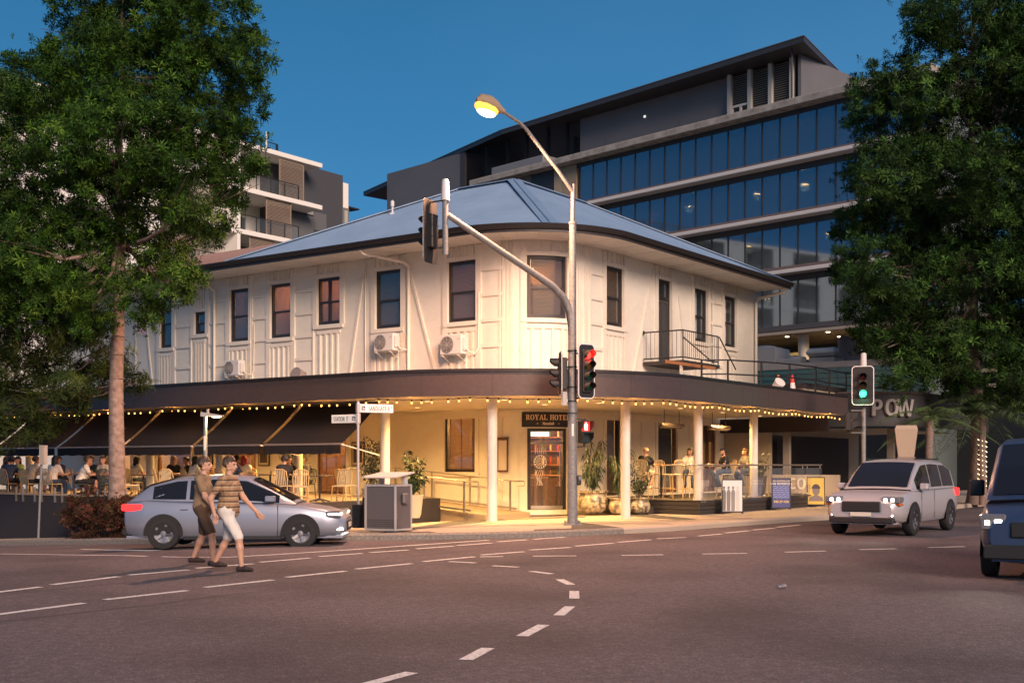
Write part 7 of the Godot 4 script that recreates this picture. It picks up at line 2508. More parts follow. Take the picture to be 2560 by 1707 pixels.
func build_vehicles() -> void:
	var silver := M(0.30, 0.33, 0.40, 0.32, 0.55)
	silver.clearcoat_enabled = true
	var pale := M(0.46, 0.44, 0.45, 0.32, 0.35)
	pale.clearcoat_enabled = true
	var blue := M(0.018, 0.040, 0.095, 0.30, 0.2)
	blue.clearcoat_enabled = true
	var red := glow(1.0, 0.02, 0.02, 2.4)
	var amber := M(0.5, 0.12, 0.02, 0.3)
	var headl := glow(1.0, 0.93, 0.78, 9.0)
	var chrome := M(0.30, 0.30, 0.31, 0.12, 0.6)
	var blk := M(0.014, 0.014, 0.015, 0.6)
	var plate := M(0.6, 0.58, 0.5, 0.5)
	var line := M(0.02, 0.02, 0.022, 0.7)
	# hatchback passing the kerb
	var S := [[-2.22, 0.42, 0.80, 0.66], [-2.15, 0.28, 0.96, 0.80], [-1.75, 0.22, 1.00, 0.87], [-0.9, 0.20, 0.97, 0.89], [0.0, 0.20, 0.95, 0.89], [0.8, 0.20, 0.93, 0.89], [1.35, 0.21, 0.89, 0.88], [1.8, 0.24, 0.82, 0.85], [2.1, 0.28, 0.73, 0.77], [2.24, 0.34, 0.62, 0.62]]
	var G := [[-2.08, 0.95, 1.0, 0.76, 0.66], [-1.72, 0.99, 1.28, 0.79, 0.61], [-1.15, 0.97, 1.44, 0.80, 0.59], [-0.4, 0.96, 1.49, 0.80, 0.60], [0.25, 0.95, 1.45, 0.80, 0.60], [0.75, 0.93, 1.20, 0.80, 0.66], [1.25, 0.90, 0.93, 0.77, 0.70]]
	car("hatchback_car", "silver hatchback with lit lamps passing the Station Street kerb", "car", Vector3(-5.65, -0.07, -25.0), 0.03, S, G, silver, [-1.38, 1.36], 0.325, {
		"side": [[-1.62, -0.95], [-0.88, -0.12], [-0.05, 0.92]], "screens": [[4, 5, 1.0, 0.2, 1.0], [5, 6, 1.0, 0.0, 0.85], [1, 2, -1.0, 0.0, 0.9], [0, 1, -1.0, 0.35, 1.0]],
		"boxes": [["tail_light", Vector3(-2.235, 0.78, 0.50), Vector3(-1.80, 0.91, 0.845), red, true], ["headlight", Vector3(1.86, 0.64, 0.50), Vector3(2.16, 0.77, 0.835), chrome, true], ["headlight_lamp", Vector3(1.90, 0.685, 0.56), Vector3(2.172, 0.735, 0.842), headl, true], ["fog_light", Vector3(2.0, 0.38, 0.52), Vector3(2.2, 0.42, 0.76), headl, true], ["grille", Vector3(2.13, 0.36, -0.4), Vector3(2.26, 0.56, 0.4), blk, false], ["number_plate", Vector3(2.25, 0.42, -0.24), Vector3(2.265, 0.52, 0.24), plate, false], ["door_handle", Vector3(-0.25, 0.80, 0.885), Vector3(-0.08, 0.82, 0.91), silver, true], ["door_handle", Vector3(-1.05, 0.80, 0.882), Vector3(-0.88, 0.82, 0.908), silver, true], ["door_gap", Vector3(-0.092, 0.28, 0.886), Vector3(-0.08, 0.93, 0.895), line, true], ["door_gap", Vector3(0.90, 0.28, 0.884), Vector3(0.912, 0.92, 0.893), line, true], ["sill_trim", Vector3(-1.0, 0.19, 0.80), Vector3(0.98, 0.27, 0.885), blk, true], ["wing_mirror", Vector3(0.66, 0.96, 0.84), Vector3(0.86, 1.08, 1.0), silver, true], ["bumper_trim", Vector3(-2.25, 0.27, -0.7), Vector3(-2.05, 0.42, 0.7), blk, false]],
		"beams": [[2.28, 0.68, 1.6, 0.66]]})
	# wagon coming down Sandgate Rd
	var fy := atan2(-0.81, -0.586)
	S = [[-2.35, 0.50, 0.95, 0.72], [-2.28, 0.34, 1.06, 0.86], [-1.8, 0.28, 1.08, 0.92], [-0.9, 0.27, 1.06, 0.94], [0.0, 0.27, 1.05, 0.94], [0.8, 0.27, 1.04, 0.94], [1.4, 0.28, 1.03, 0.93], [1.9, 0.30, 0.99, 0.91], [2.2, 0.34, 0.90, 0.84], [2.34, 0.42, 0.76, 0.70]]
	G = [[-2.25, 1.05, 1.12, 0.83, 0.76], [-2.05, 1.07, 1.55, 0.85, 0.72], [-1.5, 1.06, 1.72, 0.86, 0.69], [-0.4, 1.05, 1.76, 0.86, 0.69], [0.35, 1.04, 1.72, 0.86, 0.69], [0.85, 1.03, 1.42, 0.86, 0.74], [1.3, 1.02, 1.06, 0.83, 0.78]]
	car("wagon_car", "pale silver wagon with lit headlights driving down Sandgate Road", "car", Vector3(9.35, 0.0, -29.3), fy, S, G, pale, [-1.42, 1.42], 0.36, {
		"side": [[-1.95, -1.05], [-0.98, -0.12], [-0.05, 0.98]], "screens": [[4, 5, 1.0, 0.2, 1.0], [5, 6, 1.0, 0.0, 0.88], [0, 1, -1.0, 0.4, 1.0]],
		"boxes": [["tail_light", Vector3(-2.36, 0.86, 0.62), Vector3(-2.1, 1.05, 0.90), red, true], ["headlight", Vector3(1.98, 0.76, 0.46), Vector3(2.30, 0.91, 0.87), chrome, true], ["headlight_lamp", Vector3(2.2, 0.79, 0.50), Vector3(2.312, 0.88, 0.60), headl, true], ["headlight_lamp", Vector3(2.2, 0.79, 0.66), Vector3(2.310, 0.88, 0.76), headl, true], ["fog_light", Vector3(2.2, 0.46, 0.56), Vector3(2.32, 0.52, 0.72), headl, true], ["grille", Vector3(2.24, 0.56, -0.45), Vector3(2.37, 0.80, 0.45), blk, false], ["number_plate", Vector3(2.36, 0.46, -0.24), Vector3(2.375, 0.55, 0.24), plate, false], ["bumper_trim", Vector3(2.1, 0.30, -0.74), Vector3(2.37, 0.44, 0.74), blk, false], ["wing_mirror", Vector3(0.75, 1.06, 0.90), Vector3(0.95, 1.20, 1.08), pale, true], ["door_gap", Vector3(-0.092, 0.36, 0.936), Vector3(-0.08, 1.03, 0.945), line, true], ["door_gap", Vector3(0.90, 0.36, 0.934), Vector3(0.912, 1.02, 0.943), line, true], ["indicator", Vector3(2.02, 0.70, 0.74), Vector3(2.26, 0.76, 0.88), amber, true], ["roof_rail", Vector3(-1.6, 1.76, 0.56), Vector3(0.3, 1.79, 0.60), blk, true]],
		"beams": [[2.42, 0.84, 1.6, 0.66]]})
	# dark blue van entering from the side
	fy = atan2(-0.88, -0.47)
	S = [[-2.4, 0.45, 1.15, 0.80], [-2.35, 0.32, 1.18, 0.92], [-1.6, 0.28, 1.18, 0.95], [-0.6, 0.28, 1.17, 0.96], [0.3, 0.28, 1.16, 0.96], [1.0, 0.28, 1.15, 0.96], [1.7, 0.29, 1.13, 0.95], [2.15, 0.31, 1.08, 0.92], [2.38, 0.34, 0.98, 0.86], [2.46, 0.42, 0.82, 0.76]]
	G = [[-2.38, 1.15, 1.9, 0.89, 0.78], [-2.2, 1.16, 2.0, 0.92, 0.78], [-1.0, 1.16, 2.04, 0.93, 0.80], [0.4, 1.15, 2.04, 0.93, 0.80], [1.15, 1.14, 1.98, 0.92, 0.78], [1.7, 1.13, 1.58, 0.91, 0.80], [2.12, 1.09, 1.14, 0.88, 0.84]]
	car("van", "dark blue van with lit headlights turning in at the road edge", "van", Vector3(8.55, 0.0, -18.65), fy, S, G, blue, [-1.45, 1.5], 0.34, {
		"side": [[0.35, 1.25]], "screens": [[4, 5, 1.0, 0.15, 1.0], [5, 6, 1.0, 0.0, 0.88]],
		"boxes": [["tail_light", Vector3(-2.42, 0.9, 0.78), Vector3(-2.3, 1.3, 0.92), red, true], ["headlight", Vector3(2.14, 0.72, 0.56), Vector3(2.44, 0.95, 0.90), chrome, true], ["headlight_lamp", Vector3(2.3, 0.76, 0.60), Vector3(2.452, 0.88, 0.72), headl, true], ["headlight_lamp", Vector3(2.3, 0.78, 0.76), Vector3(2.448, 0.87, 0.85), headl, true], ["grille", Vector3(2.36, 0.62, -0.5), Vector3(2.49, 0.84, 0.5), blk, false], ["bumper_trim", Vector3(2.2, 0.32, -0.85), Vector3(2.5, 0.52, 0.85), blk, false], ["number_plate", Vector3(2.495, 0.46, -0.24), Vector3(2.51, 0.56, 0.24), plate, false], ["wing_mirror", Vector3(1.35, 1.18, 0.96), Vector3(1.5, 1.42, 1.16), blk, true], ["door_gap", Vector3(0.22, 0.36, 0.956), Vector3(0.232, 1.15, 0.965), line, true]],
		"beams": [[2.54, 0.82, 1.6, 0.72]]})

# ------------------------------------------------------------------ figures: tapered bones joined into one skin
func skin_of(bones: Array, cell: float, k: float, out: MB) -> void:   # bones: [a, b, ra, rb]
	var lo := Vector3.INF
	var hi := -Vector3.INF
	for b in bones:
		var r: float = maxf(b[2], b[3]) + cell * 2.5
		for q in 2:
			lo = lo.min(b[q] - Vector3.ONE * r)
			hi = hi.max(b[q] + Vector3.ONE * r)
	var nx := int((hi.x - lo.x) / cell) + 2
	var ny := int((hi.y - lo.y) / cell) + 2
	var nz := int((hi.z - lo.z) / cell) + 2
	var f := PackedFloat32Array()
	f.resize(nx * ny * nz)
	f.fill(1.0)
	for b in bones:
		var A: Vector3 = b[0]
		var ab: Vector3 = b[1] - A
		var l2 := maxf(ab.length_squared(), 1e-9)
		var ra: float = b[2]
		var rb: float = b[3]
		var m := maxf(ra, rb) + k + cell * 2.0
		var p0 := (A.min(b[1]) - Vector3.ONE * m - lo) / cell
		var p1 := (A.max(b[1]) + Vector3.ONE * m - lo) / cell
		for z in range(maxi(0, int(p0.z)), mini(nz, int(p1.z) + 1)):
			for y in range(maxi(0, int(p0.y)), mini(ny, int(p1.y) + 1)):
				var row := (z * ny + y) * nx
				for x in range(maxi(0, int(p0.x)), mini(nx, int(p1.x) + 1)):
					var d := lo + Vector3(x, y, z) * cell - A
					var t := clampf(d.dot(ab) / l2, 0.0, 1.0)
					var e := (d - ab * t).length() - (ra + (rb - ra) * t)
					var o := f[row + x]
					var h := maxf(k - absf(e - o), 0.0) / k
					f[row + x] = minf(e, o) - h * h * k * 0.25
	var id := {}
	var pos := PackedVector3Array()
	var step := [0, 1, nx, nx + 1, nx * ny, nx * ny + 1, nx * ny + nx, nx * ny + nx + 1]
	var cube := [Vector3(0, 0, 0), Vector3(1, 0, 0), Vector3(0, 1, 0), Vector3(1, 1, 0), Vector3(0, 0, 1), Vector3(1, 0, 1), Vector3(0, 1, 1), Vector3(1, 1, 1)]
	var edges := [[0, 1], [2, 3], [4, 5], [6, 7], [0, 2], [1, 3], [4, 6], [5, 7], [0, 4], [1, 5], [2, 6], [3, 7]]
	for z in nz - 1:
		for y in ny - 1:
			var row := (z * ny + y) * nx
			for x in nx - 1:
				var i := row + x
				var v0 := f[i]
				if v0 > 0.15 or v0 < -0.15: continue
				var neg := 0
				for s in step:
					if f[i + s] < 0.0: neg += 1
				if neg == 0 or neg == 8: continue
				var sum := Vector3.ZERO
				var cnt := 0
				for e in edges:
					var a := f[i + step[e[0]]]
					var c := f[i + step[e[1]]]
					if (a < 0.0) != (c < 0.0):
						sum += (cube[e[0]] as Vector3).lerp(cube[e[1]], a / (a - c))
						cnt += 1
				id[i] = pos.size()
				pos.append(lo + (Vector3(x, y, z) + sum / cnt) * cell)
	var faces := []
	var nrm := PackedVector3Array()
	nrm.resize(pos.size())
	var ax := [[1, nx, nx * ny], [nx, nx * ny, 1], [nx * ny, 1, nx]]
	for i in id:
		for q in ax:
			var d: int = q[0]
			if i + d >= f.size(): continue
			var a := f[i] < 0.0
			if a == (f[i + d] < 0.0): continue
			var i1: int = i - q[1]
			var i2: int = i - q[1] - q[2]
			var i3: int = i - q[2]
			if not (id.has(i1) and id.has(i2) and id.has(i3)): continue
			var fc: Array = [id[i], id[i1], id[i2], id[i3]] if a else [id[i], id[i3], id[i2], id[i1]]
			var nn: Vector3 = (pos[fc[2]] - pos[fc[0]]).cross(pos[fc[3]] - pos[fc[1]])
			for c in fc: nrm[c] += nn
			faces.append(fc)
	for c in faces: out.squad(pos[c[0]], pos[c[1]], pos[c[2]], pos[c[3]], nrm[c[0]], nrm[c[1]], nrm[c[2]], nrm[c[3]])

var head_mb: MB
var hand_mb: MB
var eye_mb: MB
func build_face() -> void:   # head round its centre, looking along +z
	head_mb = MB.new()
	skin_of([[Vector3(0, 0.03, -0.02), Vector3(0, 0.035, -0.025), 0.092, 0.092], [Vector3(0, 0.03, 0.012), Vector3(0, -0.03, 0.025), 0.078, 0.066], [Vector3(0, -0.06, 0.03), Vector3(0, -0.092, 0.052), 0.052, 0.028],
		[Vector3(-0.045, -0.055, 0.0), Vector3(0.045, -0.055, 0.0), 0.034, 0.034], [Vector3(0, 0.008, 0.092), Vector3(0, -0.028, 0.108), 0.010, 0.015], [Vector3(-0.016, -0.03, 0.094), Vector3(0.016, -0.03, 0.094), 0.010, 0.010],
		[Vector3(-0.038, 0.028, 0.078), Vector3(0.038, 0.028, 0.078), 0.015, 0.015], [Vector3(-0.022, -0.058, 0.086), Vector3(0.022, -0.058, 0.086), 0.010, 0.010], [Vector3(-0.02, -0.068, 0.084), Vector3(0.02, -0.068, 0.084), 0.010, 0.010],
		[Vector3(-0.093, 0.02, -0.012), Vector3(-0.088, -0.022, -0.004), 0.014, 0.010], [Vector3(0.093, 0.02, -0.012), Vector3(0.088, -0.022, -0.004), 0.014, 0.010]], 0.008, 0.012, head_mb)
	eye_mb = MB.new()
	for s in [-1, 1]: eye_mb.ball(Vector3(0.034 * s, 0.006, 0.082), Vector3(0.013, 0.008, 0.008), 8, 6)
	for s in [-1, 1]: eye_mb.ball(Vector3(0.036 * s, 0.026, 0.091), Vector3(0.02, 0.004, 0.006), 8, 4)
	hand_mb = MB.new()      # right hand hanging: wrist at origin, fingers towards -y, palm to -x, thumb forward +z
	var hb := [[Vector3(0, 0.01, 0), Vector3(0, -0.04, 0), 0.026, 0.028], [Vector3(0, -0.03, -0.022), Vector3(0, -0.088, -0.028), 0.018, 0.014], [Vector3(0, -0.03, 0.02), Vector3(0, -0.09, 0.026), 0.019, 0.015], [Vector3(0, -0.05, 0.0), Vector3(0, -0.09, 0.0), 0.018, 0.015]]
	var fl := [0.062, 0.080, 0.076, 0.070]
	for i in 4:
		var z := -0.033 + i * 0.021
		var a := Vector3(0, -0.092, z)
		var b := a + Vector3(-0.010, -fl[i] * 0.5, 0.0)
		var c := b + Vector3(-0.022, -fl[i] * 0.42, 0.0)
		hb.append([a, b, 0.0095, 0.0088]); hb.append([b, c, 0.0088, 0.0075])
	hb.append([Vector3(-0.005, -0.02, 0.028), Vector3(-0.018, -0.055, 0.052), 0.014, 0.011]); hb.append([Vector3(-0.018, -0.055, 0.052), Vector3(-0.026, -0.088, 0.054), 0.011, 0.009])
	skin_of(hb, 0.005, 0.006, hand_mb)

var folds := FastNoiseLite.new()
func crease(mb: MB, amp: float, freq: float) -> void:   # folds and strands: push the surface along its normal
	folds.seed = 5
	folds.fractal_octaves = 2
	folds.frequency = freq
	for i in mb.v.size():
		var p := mb.v[i] * Vector3(1.0, 0.55, 1.0)
		var e := 0.012
		var k := folds.get_noise_3dv(p)
		var g := Vector3(folds.get_noise_3dv(p + Vector3(e, 0, 0)) - k, folds.get_noise_3dv(p + Vector3(0, e, 0)) - k, folds.get_noise_3dv(p + Vector3(0, 0, e)) - k) / e * amp
		var n := mb.n[i]
		mb.v[i] += n * k * amp
		mb.n[i] = (n - (g - n * g.dot(n))).normalized()

func graft(dst: MB, src: MB, xf: Transform3D) -> void:
	var keep := PackedVector3Array()
	keep.resize(src.v.size())
	var kn := keep.duplicate()
	var B := xf.basis.orthonormalized()
	for i in src.v.size():
		keep[i] = xf * src.v[i]
		kn[i] = B * src.n[i]
	dst.v.append_array(keep); dst.n.append_array(kn); dst.uv.append_array(src.uv)

func seated(h: float, lean := 0.05, reach := 0.36, spread := 0.12) -> Dictionary:   # origin on the floor under the seat, facing +z
	return {"pelvis": Vector3(0, h + 0.09, -0.02), "chest": Vector3(0, h + 0.40, lean * 0.7), "neck": Vector3(0, h + 0.57, lean), "head": Vector3(0, h + 0.72, lean + 0.035), "sh": Vector3(0.175, h + 0.505, lean * 0.85), "el": Vector3(0.235, h + 0.27, lean + 0.10), "wr": Vector3(0.15, h + 0.285, lean + reach), "hip": Vector3(0.09, h + 0.07, -0.01), "kn": Vector3(spread, h + 0.05, 0.42), "an": Vector3(spread + 0.01, maxf(0.08, h - 0.37), 0.38), "elL": null}

func person(label: String, at: Vector3, turn: float, J: Dictionary, o: Dictionary, group := "") -> Node3D:
	var t := thing("person", label, "person", at, turn, group)
	var mir := Vector3(-1, 1, 1)
	var R := {}
	var L := {}
	for k in ["sh", "el", "wr", "hip", "kn", "an"]:
		R[k] = J[k] * mir if J[k] is Vector3 else J[k]
		L[k] = J.get(k + "L") if J.get(k + "L") is Vector3 else J[k]
	var g: float = o.get("girth", 1.0)
	var torso := [[J.pelvis, J.chest, 0.135 * g, 0.128 * g], [J.pelvis + Vector3(-0.06, 0, 0), J.pelvis + Vector3(0.06, 0, 0), 0.125 * g, 0.125 * g], [J.chest + Vector3(-0.075, 0.0, 0), J.chest + Vector3(0.075, 0.0, 0), 0.105 * g, 0.105 * g], [J.chest, J.neck - Vector3(0, 0.05, 0), 0.11, 0.07], [L.sh - Vector3(0.04, 0.0, 0), R.sh + Vector3(0.04, 0.0, 0), 0.068, 0.068]]
	var bones := torso.duplicate()
	bones.append([J.neck - Vector3(0, 0.05, 0), J.head - Vector3(0, 0.04, 0), 0.058, 0.054])
	var arm := []
	var sleeve := []
	var legs := []
	var thigh := []
	var shin := []
	for S in [R, L]:
		arm.append([S.sh, S.el, 0.053, 0.042]); arm.append([S.el, S.wr, 0.042, 0.029])
		sleeve.append([S.sh, (S.sh as Vector3).lerp(S.el, o.get("sleeve", 0.62)), 0.064, 0.057])
		legs.append([S.hip, S.kn, 0.086, 0.060]); legs.append([S.kn, S.kn.lerp(S.an, 0.35), 0.057, 0.055]); legs.append([S.kn.lerp(S.an, 0.35), S.an, 0.055, 0.036])
		thigh.append([S.hip, (S.hip as Vector3).lerp(S.kn, o.get("short", 0.85)), 0.104 * sqrt(g), 0.083])
		shin.append([S.kn, S.an, 0.074, 0.058])
	bones.append_array(arm); bones.append_array(legs)
	var mb := MB.new()
	var cell: float = o.get("cell", 0.022)
	skin_of(bones, cell, 0.035, mb)
	var hs := Transform3D(Basis(Vector3.UP, o.get("look", 0.0)) * Basis(Vector3(1, 0, 0), o.get("nod", 0.08)), J.head)
	graft(mb, head_mb, hs)
	for q in [[R, 1.0], [L, -1.0]]:
		var S: Dictionary = q[0]
		var d: Vector3 = (S.wr - S.el).normalized()
		var side := Vector3(q[1], 0, 0)
		var zz := side.cross(-d).normalized()
		side = (-d).cross(zz).normalized()
		graft(mb, hand_mb, Transform3D(Basis(side, -d, zz) if q[1] > 0 else Basis(side, -d, zz), S.wr))
	part(mb, "body", o.skin, t)
	mb = MB.new()
	graft(mb, eye_mb, hs)
	part(mb, "eyes", M(0.02, 0.014, 0.012, 0.4), t)
	# shirt
	var sb := []
	for b in torso: sb.append([b[0], b[1], b[2] + 0.016, b[3] + 0.016])
	sb[3] = [torso[3][0], (torso[3][0] as Vector3).lerp(torso[3][1], 0.75), torso[3][2] + 0.014, torso[3][3] + 0.012]
	sb.append_array(sleeve)
	mb = MB.new()
	skin_of(sb, cell, 0.035, mb)
	crease(mb, 0.016, 5.5)
	part(mb, "shirt", o.shirt, t)
	# lower clothing
	var lb := [[J.pelvis + Vector3(-0.06, -0.02, 0), J.pelvis + Vector3(0.06, -0.02, 0), 0.146 * g, 0.146 * g]]
	lb.append_array(thigh)
	if o.get("long", false): lb.append_array(shin)
	mb = MB.new()
	skin_of(lb, cell, 0.03, mb)
	crease(mb, 0.016, 5.0)
	part(mb, "trousers" if o.get("long", false) else "shorts", o.bottom, t)
	for S in [R, L]:
		mb = MB.new()
		var fw: Vector3 = o.get("foot", Vector3(0, 0, 1))
		var a: Vector3 = S.an
		var low: float = a.y - 0.045
		skin_of([[Vector3(a.x, low - 0.005, a.z) - fw * 0.05, Vector3(a.x, low, a.z) + fw * 0.07, 0.043, 0.044], [Vector3(a.x, low, a.z) + fw * 0.07, Vector3(a.x, low - 0.012, a.z) + fw * 0.17, 0.044, 0.033]], 0.014, 0.02, mb)
		part(mb, "shoe", o.shoe, t)
	# hair
	var hair: String = o.get("hair", "short")
	if hair != "bald":
		var hb := [[Vector3(0, 0.048, -0.030), Vector3(0, 0.052, -0.02), 0.093, 0.093], [Vector3(0, 0.062, 0.025), Vector3(0, 0.06, 0.03), 0.066, 0.06], [Vector3(-0.05, 0.02, -0.045), Vector3(0.05, 0.02, -0.045), 0.062, 0.062]]
		if hair == "long":
			hb.append([Vector3(-0.055, 0.0, -0.045), Vector3(-0.06, -0.17, -0.05), 0.055, 0.045]); hb.append([Vector3(0.055, 0.0, -0.045), Vector3(0.06, -0.17, -0.05), 0.055, 0.045]); hb.append([Vector3(0, -0.02, -0.07), Vector3(0, -0.2, -0.08), 0.065, 0.05])
		if hair == "bob": hb.append([Vector3(-0.06, 0.0, -0.03), Vector3(-0.065, -0.08, -0.02), 0.05, 0.04]); hb.append([Vector3(0.06, 0.0, -0.03), Vector3(0.065, -0.08, -0.02), 0.05, 0.04]); hb.append([Vector3(-0.03, -0.04, -0.07), Vector3(0.03, -0.04, -0.07), 0.05, 0.05])
		if hair == "bun": hb.append([Vector3(0, 0.12, -0.08), Vector3(0, 0.13, -0.085), 0.04, 0.04])
		mb = MB.new()
		skin_of(hb, 0.014, 0.02, mb)
		crease(mb, 0.012, 22.0)
		var q := MB.new()
		graft(q, mb, hs)
		part(q, "hair", o.haircol, t)
	if o.get("beard", false):
		mb = MB.new()
		skin_of([[Vector3(-0.05, -0.07, 0.03), Vector3(0.05, -0.07, 0.03), 0.032, 0.032], [Vector3(0, -0.085, 0.05), Vector3(0, -0.12, 0.045), 0.04, 0.03]], 0.012, 0.02, mb)
		var q := MB.new()
		graft(q, mb, hs)
		part(q, "beard", o.haircol, t)
	return t

func recolour(p: Node3D, shirt: Material, hair: Material, bottom: Material = null) -> void:
	for c in p.get_children():
		var n := String(c.name)
		if n.begins_with("shirt") and shirt: c.material_override = shirt
		if n.begins_with("hair") and hair: c.material_override = hair
		if bottom and (n.begins_with("shorts") or n.begins_with("trousers")): c.material_override = bottom

func build_people() -> void:
	build_face()
	var skin := M(0.50, 0.28, 0.185, 0.55)
	var tan_ := M(0.36, 0.19, 0.12, 0.55)
	var black := M(0.012, 0.012, 0.014, 0.85)
	var grey := M(0.10, 0.10, 0.105, 0.9)
	var white := M(0.62, 0.58, 0.52, 0.9)
	var beige := M(0.45, 0.38, 0.27, 0.9)
	var navy := M(0.02, 0.028, 0.055, 0.9)
	var denim := M(0.04, 0.06, 0.10, 0.9)
	var brown := M(0.05, 0.028, 0.015, 0.6)
	var dark := M(0.012, 0.009, 0.008, 0.6)
	var blond := M(0.55, 0.36, 0.14, 0.6)
	var red := M(0.33, 0.035, 0.015, 0.6)
	var khaki := M(0.24, 0.16, 0.09, 0.9)
	# guests on the timber deck, on bar stools
	var J := seated(0.76, 0.10, 0.34, 0.13)
	J.an = Vector3(0.10, 0.40, 0.22)
	person("bald man in a black T-shirt and beige shorts on a bar stool", H(2.1, 0.57, -2.36), HT + PI + 0.15, J, {"skin": skin, "shirt": black, "bottom": beige, "shoe": white, "hair": "bald", "girth": 1.08, "look": -0.25, "cell": 0.018})
	J = seated(0.76, 0.06, 0.40, 0.12)
	J.an = Vector3(0.10, 0.42, 0.26)
	person("bearded man in a black T-shirt on a cane stool by the balustrade", H(3.45, 0.57, -5.35), HT - 0.75, J, {"skin": skin, "shirt": black, "bottom": denim, "long": true, "shoe": black, "hair": "short", "haircol": dark, "beard": true, "nod": 0.25, "cell": 0.018})
	person("man in a grey T-shirt leaning back at the deck table", H(3.35, 0.57, -7.2), HT - 0.5, J, {"skin": skin, "shirt": grey, "bottom": denim, "long": true, "shoe": black, "hair": "short", "haircol": brown, "look": -0.25, "girth": 1.06, "cell": 0.018})
	person("woman in a pale top half hidden behind the deck column", H(2.35, 0.57, -5.0), HT + 0.3, seated(0.76, 0.1, 0.3), {"skin": skin, "shirt": white, "bottom": denim, "long": true, "shoe": black, "hair": "bob", "haircol": brown})
	# guests on the terrace
	var lowJ := seated(0.45, 0.10, 0.36)
	var a := person("dark haired woman in a black top turned towards the street at the end table", H(-5.0, 0.6, 6.0), HT + 0.45, lowJ, {"skin": skin, "shirt": black, "bottom": denim, "long": true, "shoe": black, "hair": "long", "haircol": dark, "look": 0.3})
	var b := person("man in a dark T-shirt with his back to the street at the end table", H(-4.15, 0.6, 7.1), HT + PI + 0.5, seated(0.45, 0.16, 0.36), {"skin": tan_, "shirt": black, "bottom": black, "shoe": black, "hair": "short", "haircol": dark})
	var grp := "guests dining on the terrace"
	# [archetype, x, z, turn, shirt, hair, bottom, label]
	var list := [
		[b, -6.9, 6.6, PI - 0.4, navy, dark, "man in a navy shirt with his back to the silver car"],
		[b, -6.1, 4.3, 0.2, grey, brown, "man in a grey shirt facing the street near the leafy wall sign"],
		[a, -8.0, 5.2, PI + 0.3, white, red, "red haired woman in a white top at a terrace table"],
		[b, -8.9, 4.2, 0.4, white, dark, "man in a white shirt beside the red haired woman"],
		[a, -9.9, 5.6, PI - 0.3, white, dark, "woman in a white top with dark hair under the lamp post awning"],
		[b, -10.4, 4.4, 0.1, tan_, brown, "man in a tan shirt facing out beneath the lamp post awning"],
		[a, -11.1, 5.3, 0.6, black, blond, "blond woman in a black top beside the timber door"],
		[b, -11.6, 4.2, -0.5, black, dark, "man in black with his face to the blond woman"],
		[a, -13.4, 5.2, PI, white, dark, "woman with long dark hair seen from behind beside the trunk"],
		[a, -15.2, 5.0, 0.3, black, brown, "woman in a black top facing out behind the trunk"],
		[a, -15.8, 4.7, 0.8, red, blond, "blond woman in a red top behind the trunk"],
		[b, -11.1, 8.8, PI - 0.6, white, brown, "man in a white shirt at the near end of the long table"],
		[a, -12.0, 7.3, 0.2, beige, brown, "woman in a beige top facing out at the long table"],
		[b, -12.7, 7.2, 0.1, black, dark, "man in a black shirt facing out at the long table"],
		[a, -12.3, 9.0, PI + 0.2, white, dark, "dark haired woman in white with her back to the street at the long table"],
		[b, -13.3, 9.1, PI, beige, brown, "man in a beige shirt with his back to the street at the long table"],
		[b, -14.2, 7.4, 0.3, navy, dark, "man in navy facing out at the far half of the long table"],
		[b, -14.4, 9.2, PI + 0.3, denim, dark, "man in a blue denim shirt with his back to the street"],
		[a, -15.0, 9.0, PI - 0.2, grey, brown, "woman in a grey top with her back to the street"],
		[a, -16.4, 7.5, 0.1, M(0.45, 0.5, 0.08, 0.9), dark, "woman in a lime top at the far end of the long table"]]
	for q in list:
		var c := copy(q[0], H(q[1], 0.6, q[2]), HT + q[3], q[6])
		c.set_meta("group", grp)
		recolour(c, q[4], q[5])
	for c in [a, b]: c.set_meta("group", grp)
	# a waiter in the doorway and a guest at the bar window
	var st := standing(0.02, 0.0)
	person("waiter in a black shirt standing in the open terrace doorway", H(-9.15, 0.2, -0.9), HT + PI + 0.4, st, {"skin": skin, "shirt": black, "bottom": black, "long": true, "shoe": black, "hair": "short", "haircol": brown})
	person("blond guest in black seen from behind through the bar window", H(-3.15, 0.45, -1.0), HT + PI, seated(0.62, 0.08, 0.3), {"skin": skin, "shirt": black, "bottom": black, "long": true, "shoe": black, "hair": "bob", "haircol": blond})
	# two people walking across the road
	var w := standing(0.27, 0.16)
	person("walking man in a brown striped T-shirt and white shorts on the road", Vector3(-4.4, 0.0, -18.6), PI / 2 - 0.25, w, {"skin": skin, "shirt": stripe(), "bottom": white, "short": 0.95, "shoe": M(0.03, 0.018, 0.015, 0.7), "hair": "short", "haircol": brown, "girth": 1.02, "cell": 0.016})
	w = standing(0.20, -0.14)
	person("walking person in a tan T-shirt and brown shorts behind the man in white shorts", Vector3(-5.05, 0.0, -19.6), PI / 2 - 0.1, w, {"skin": skin, "shirt": khaki, "bottom": M(0.10, 0.06, 0.035, 0.9), "short": 0.9, "shoe": M(0.03, 0.018, 0.015, 0.7), "hair": "short", "haircol": brown, "cell": 0.018})

func stripe() -> StandardMaterial3D:
	var im := Image.create(8, 64, false, Image.FORMAT_RGB8)
	for y in 64:
		var c := Color(0.34, 0.20, 0.11)
		if y % 16 < 5: c = Color(0.10, 0.055, 0.03)
		elif y % 16 < 8: c = Color(0.45, 0.33, 0.20)
		for x in 8: im.set_pixel(x, y, c.linear_to_srgb())
	var m := StandardMaterial3D.new()
	m.albedo_texture = ImageTexture.create_from_image(im)
	m.roughness = 0.9
	m.uv1_triplanar = true
	m.uv1_scale = Vector3.ONE * 3.0
	return m

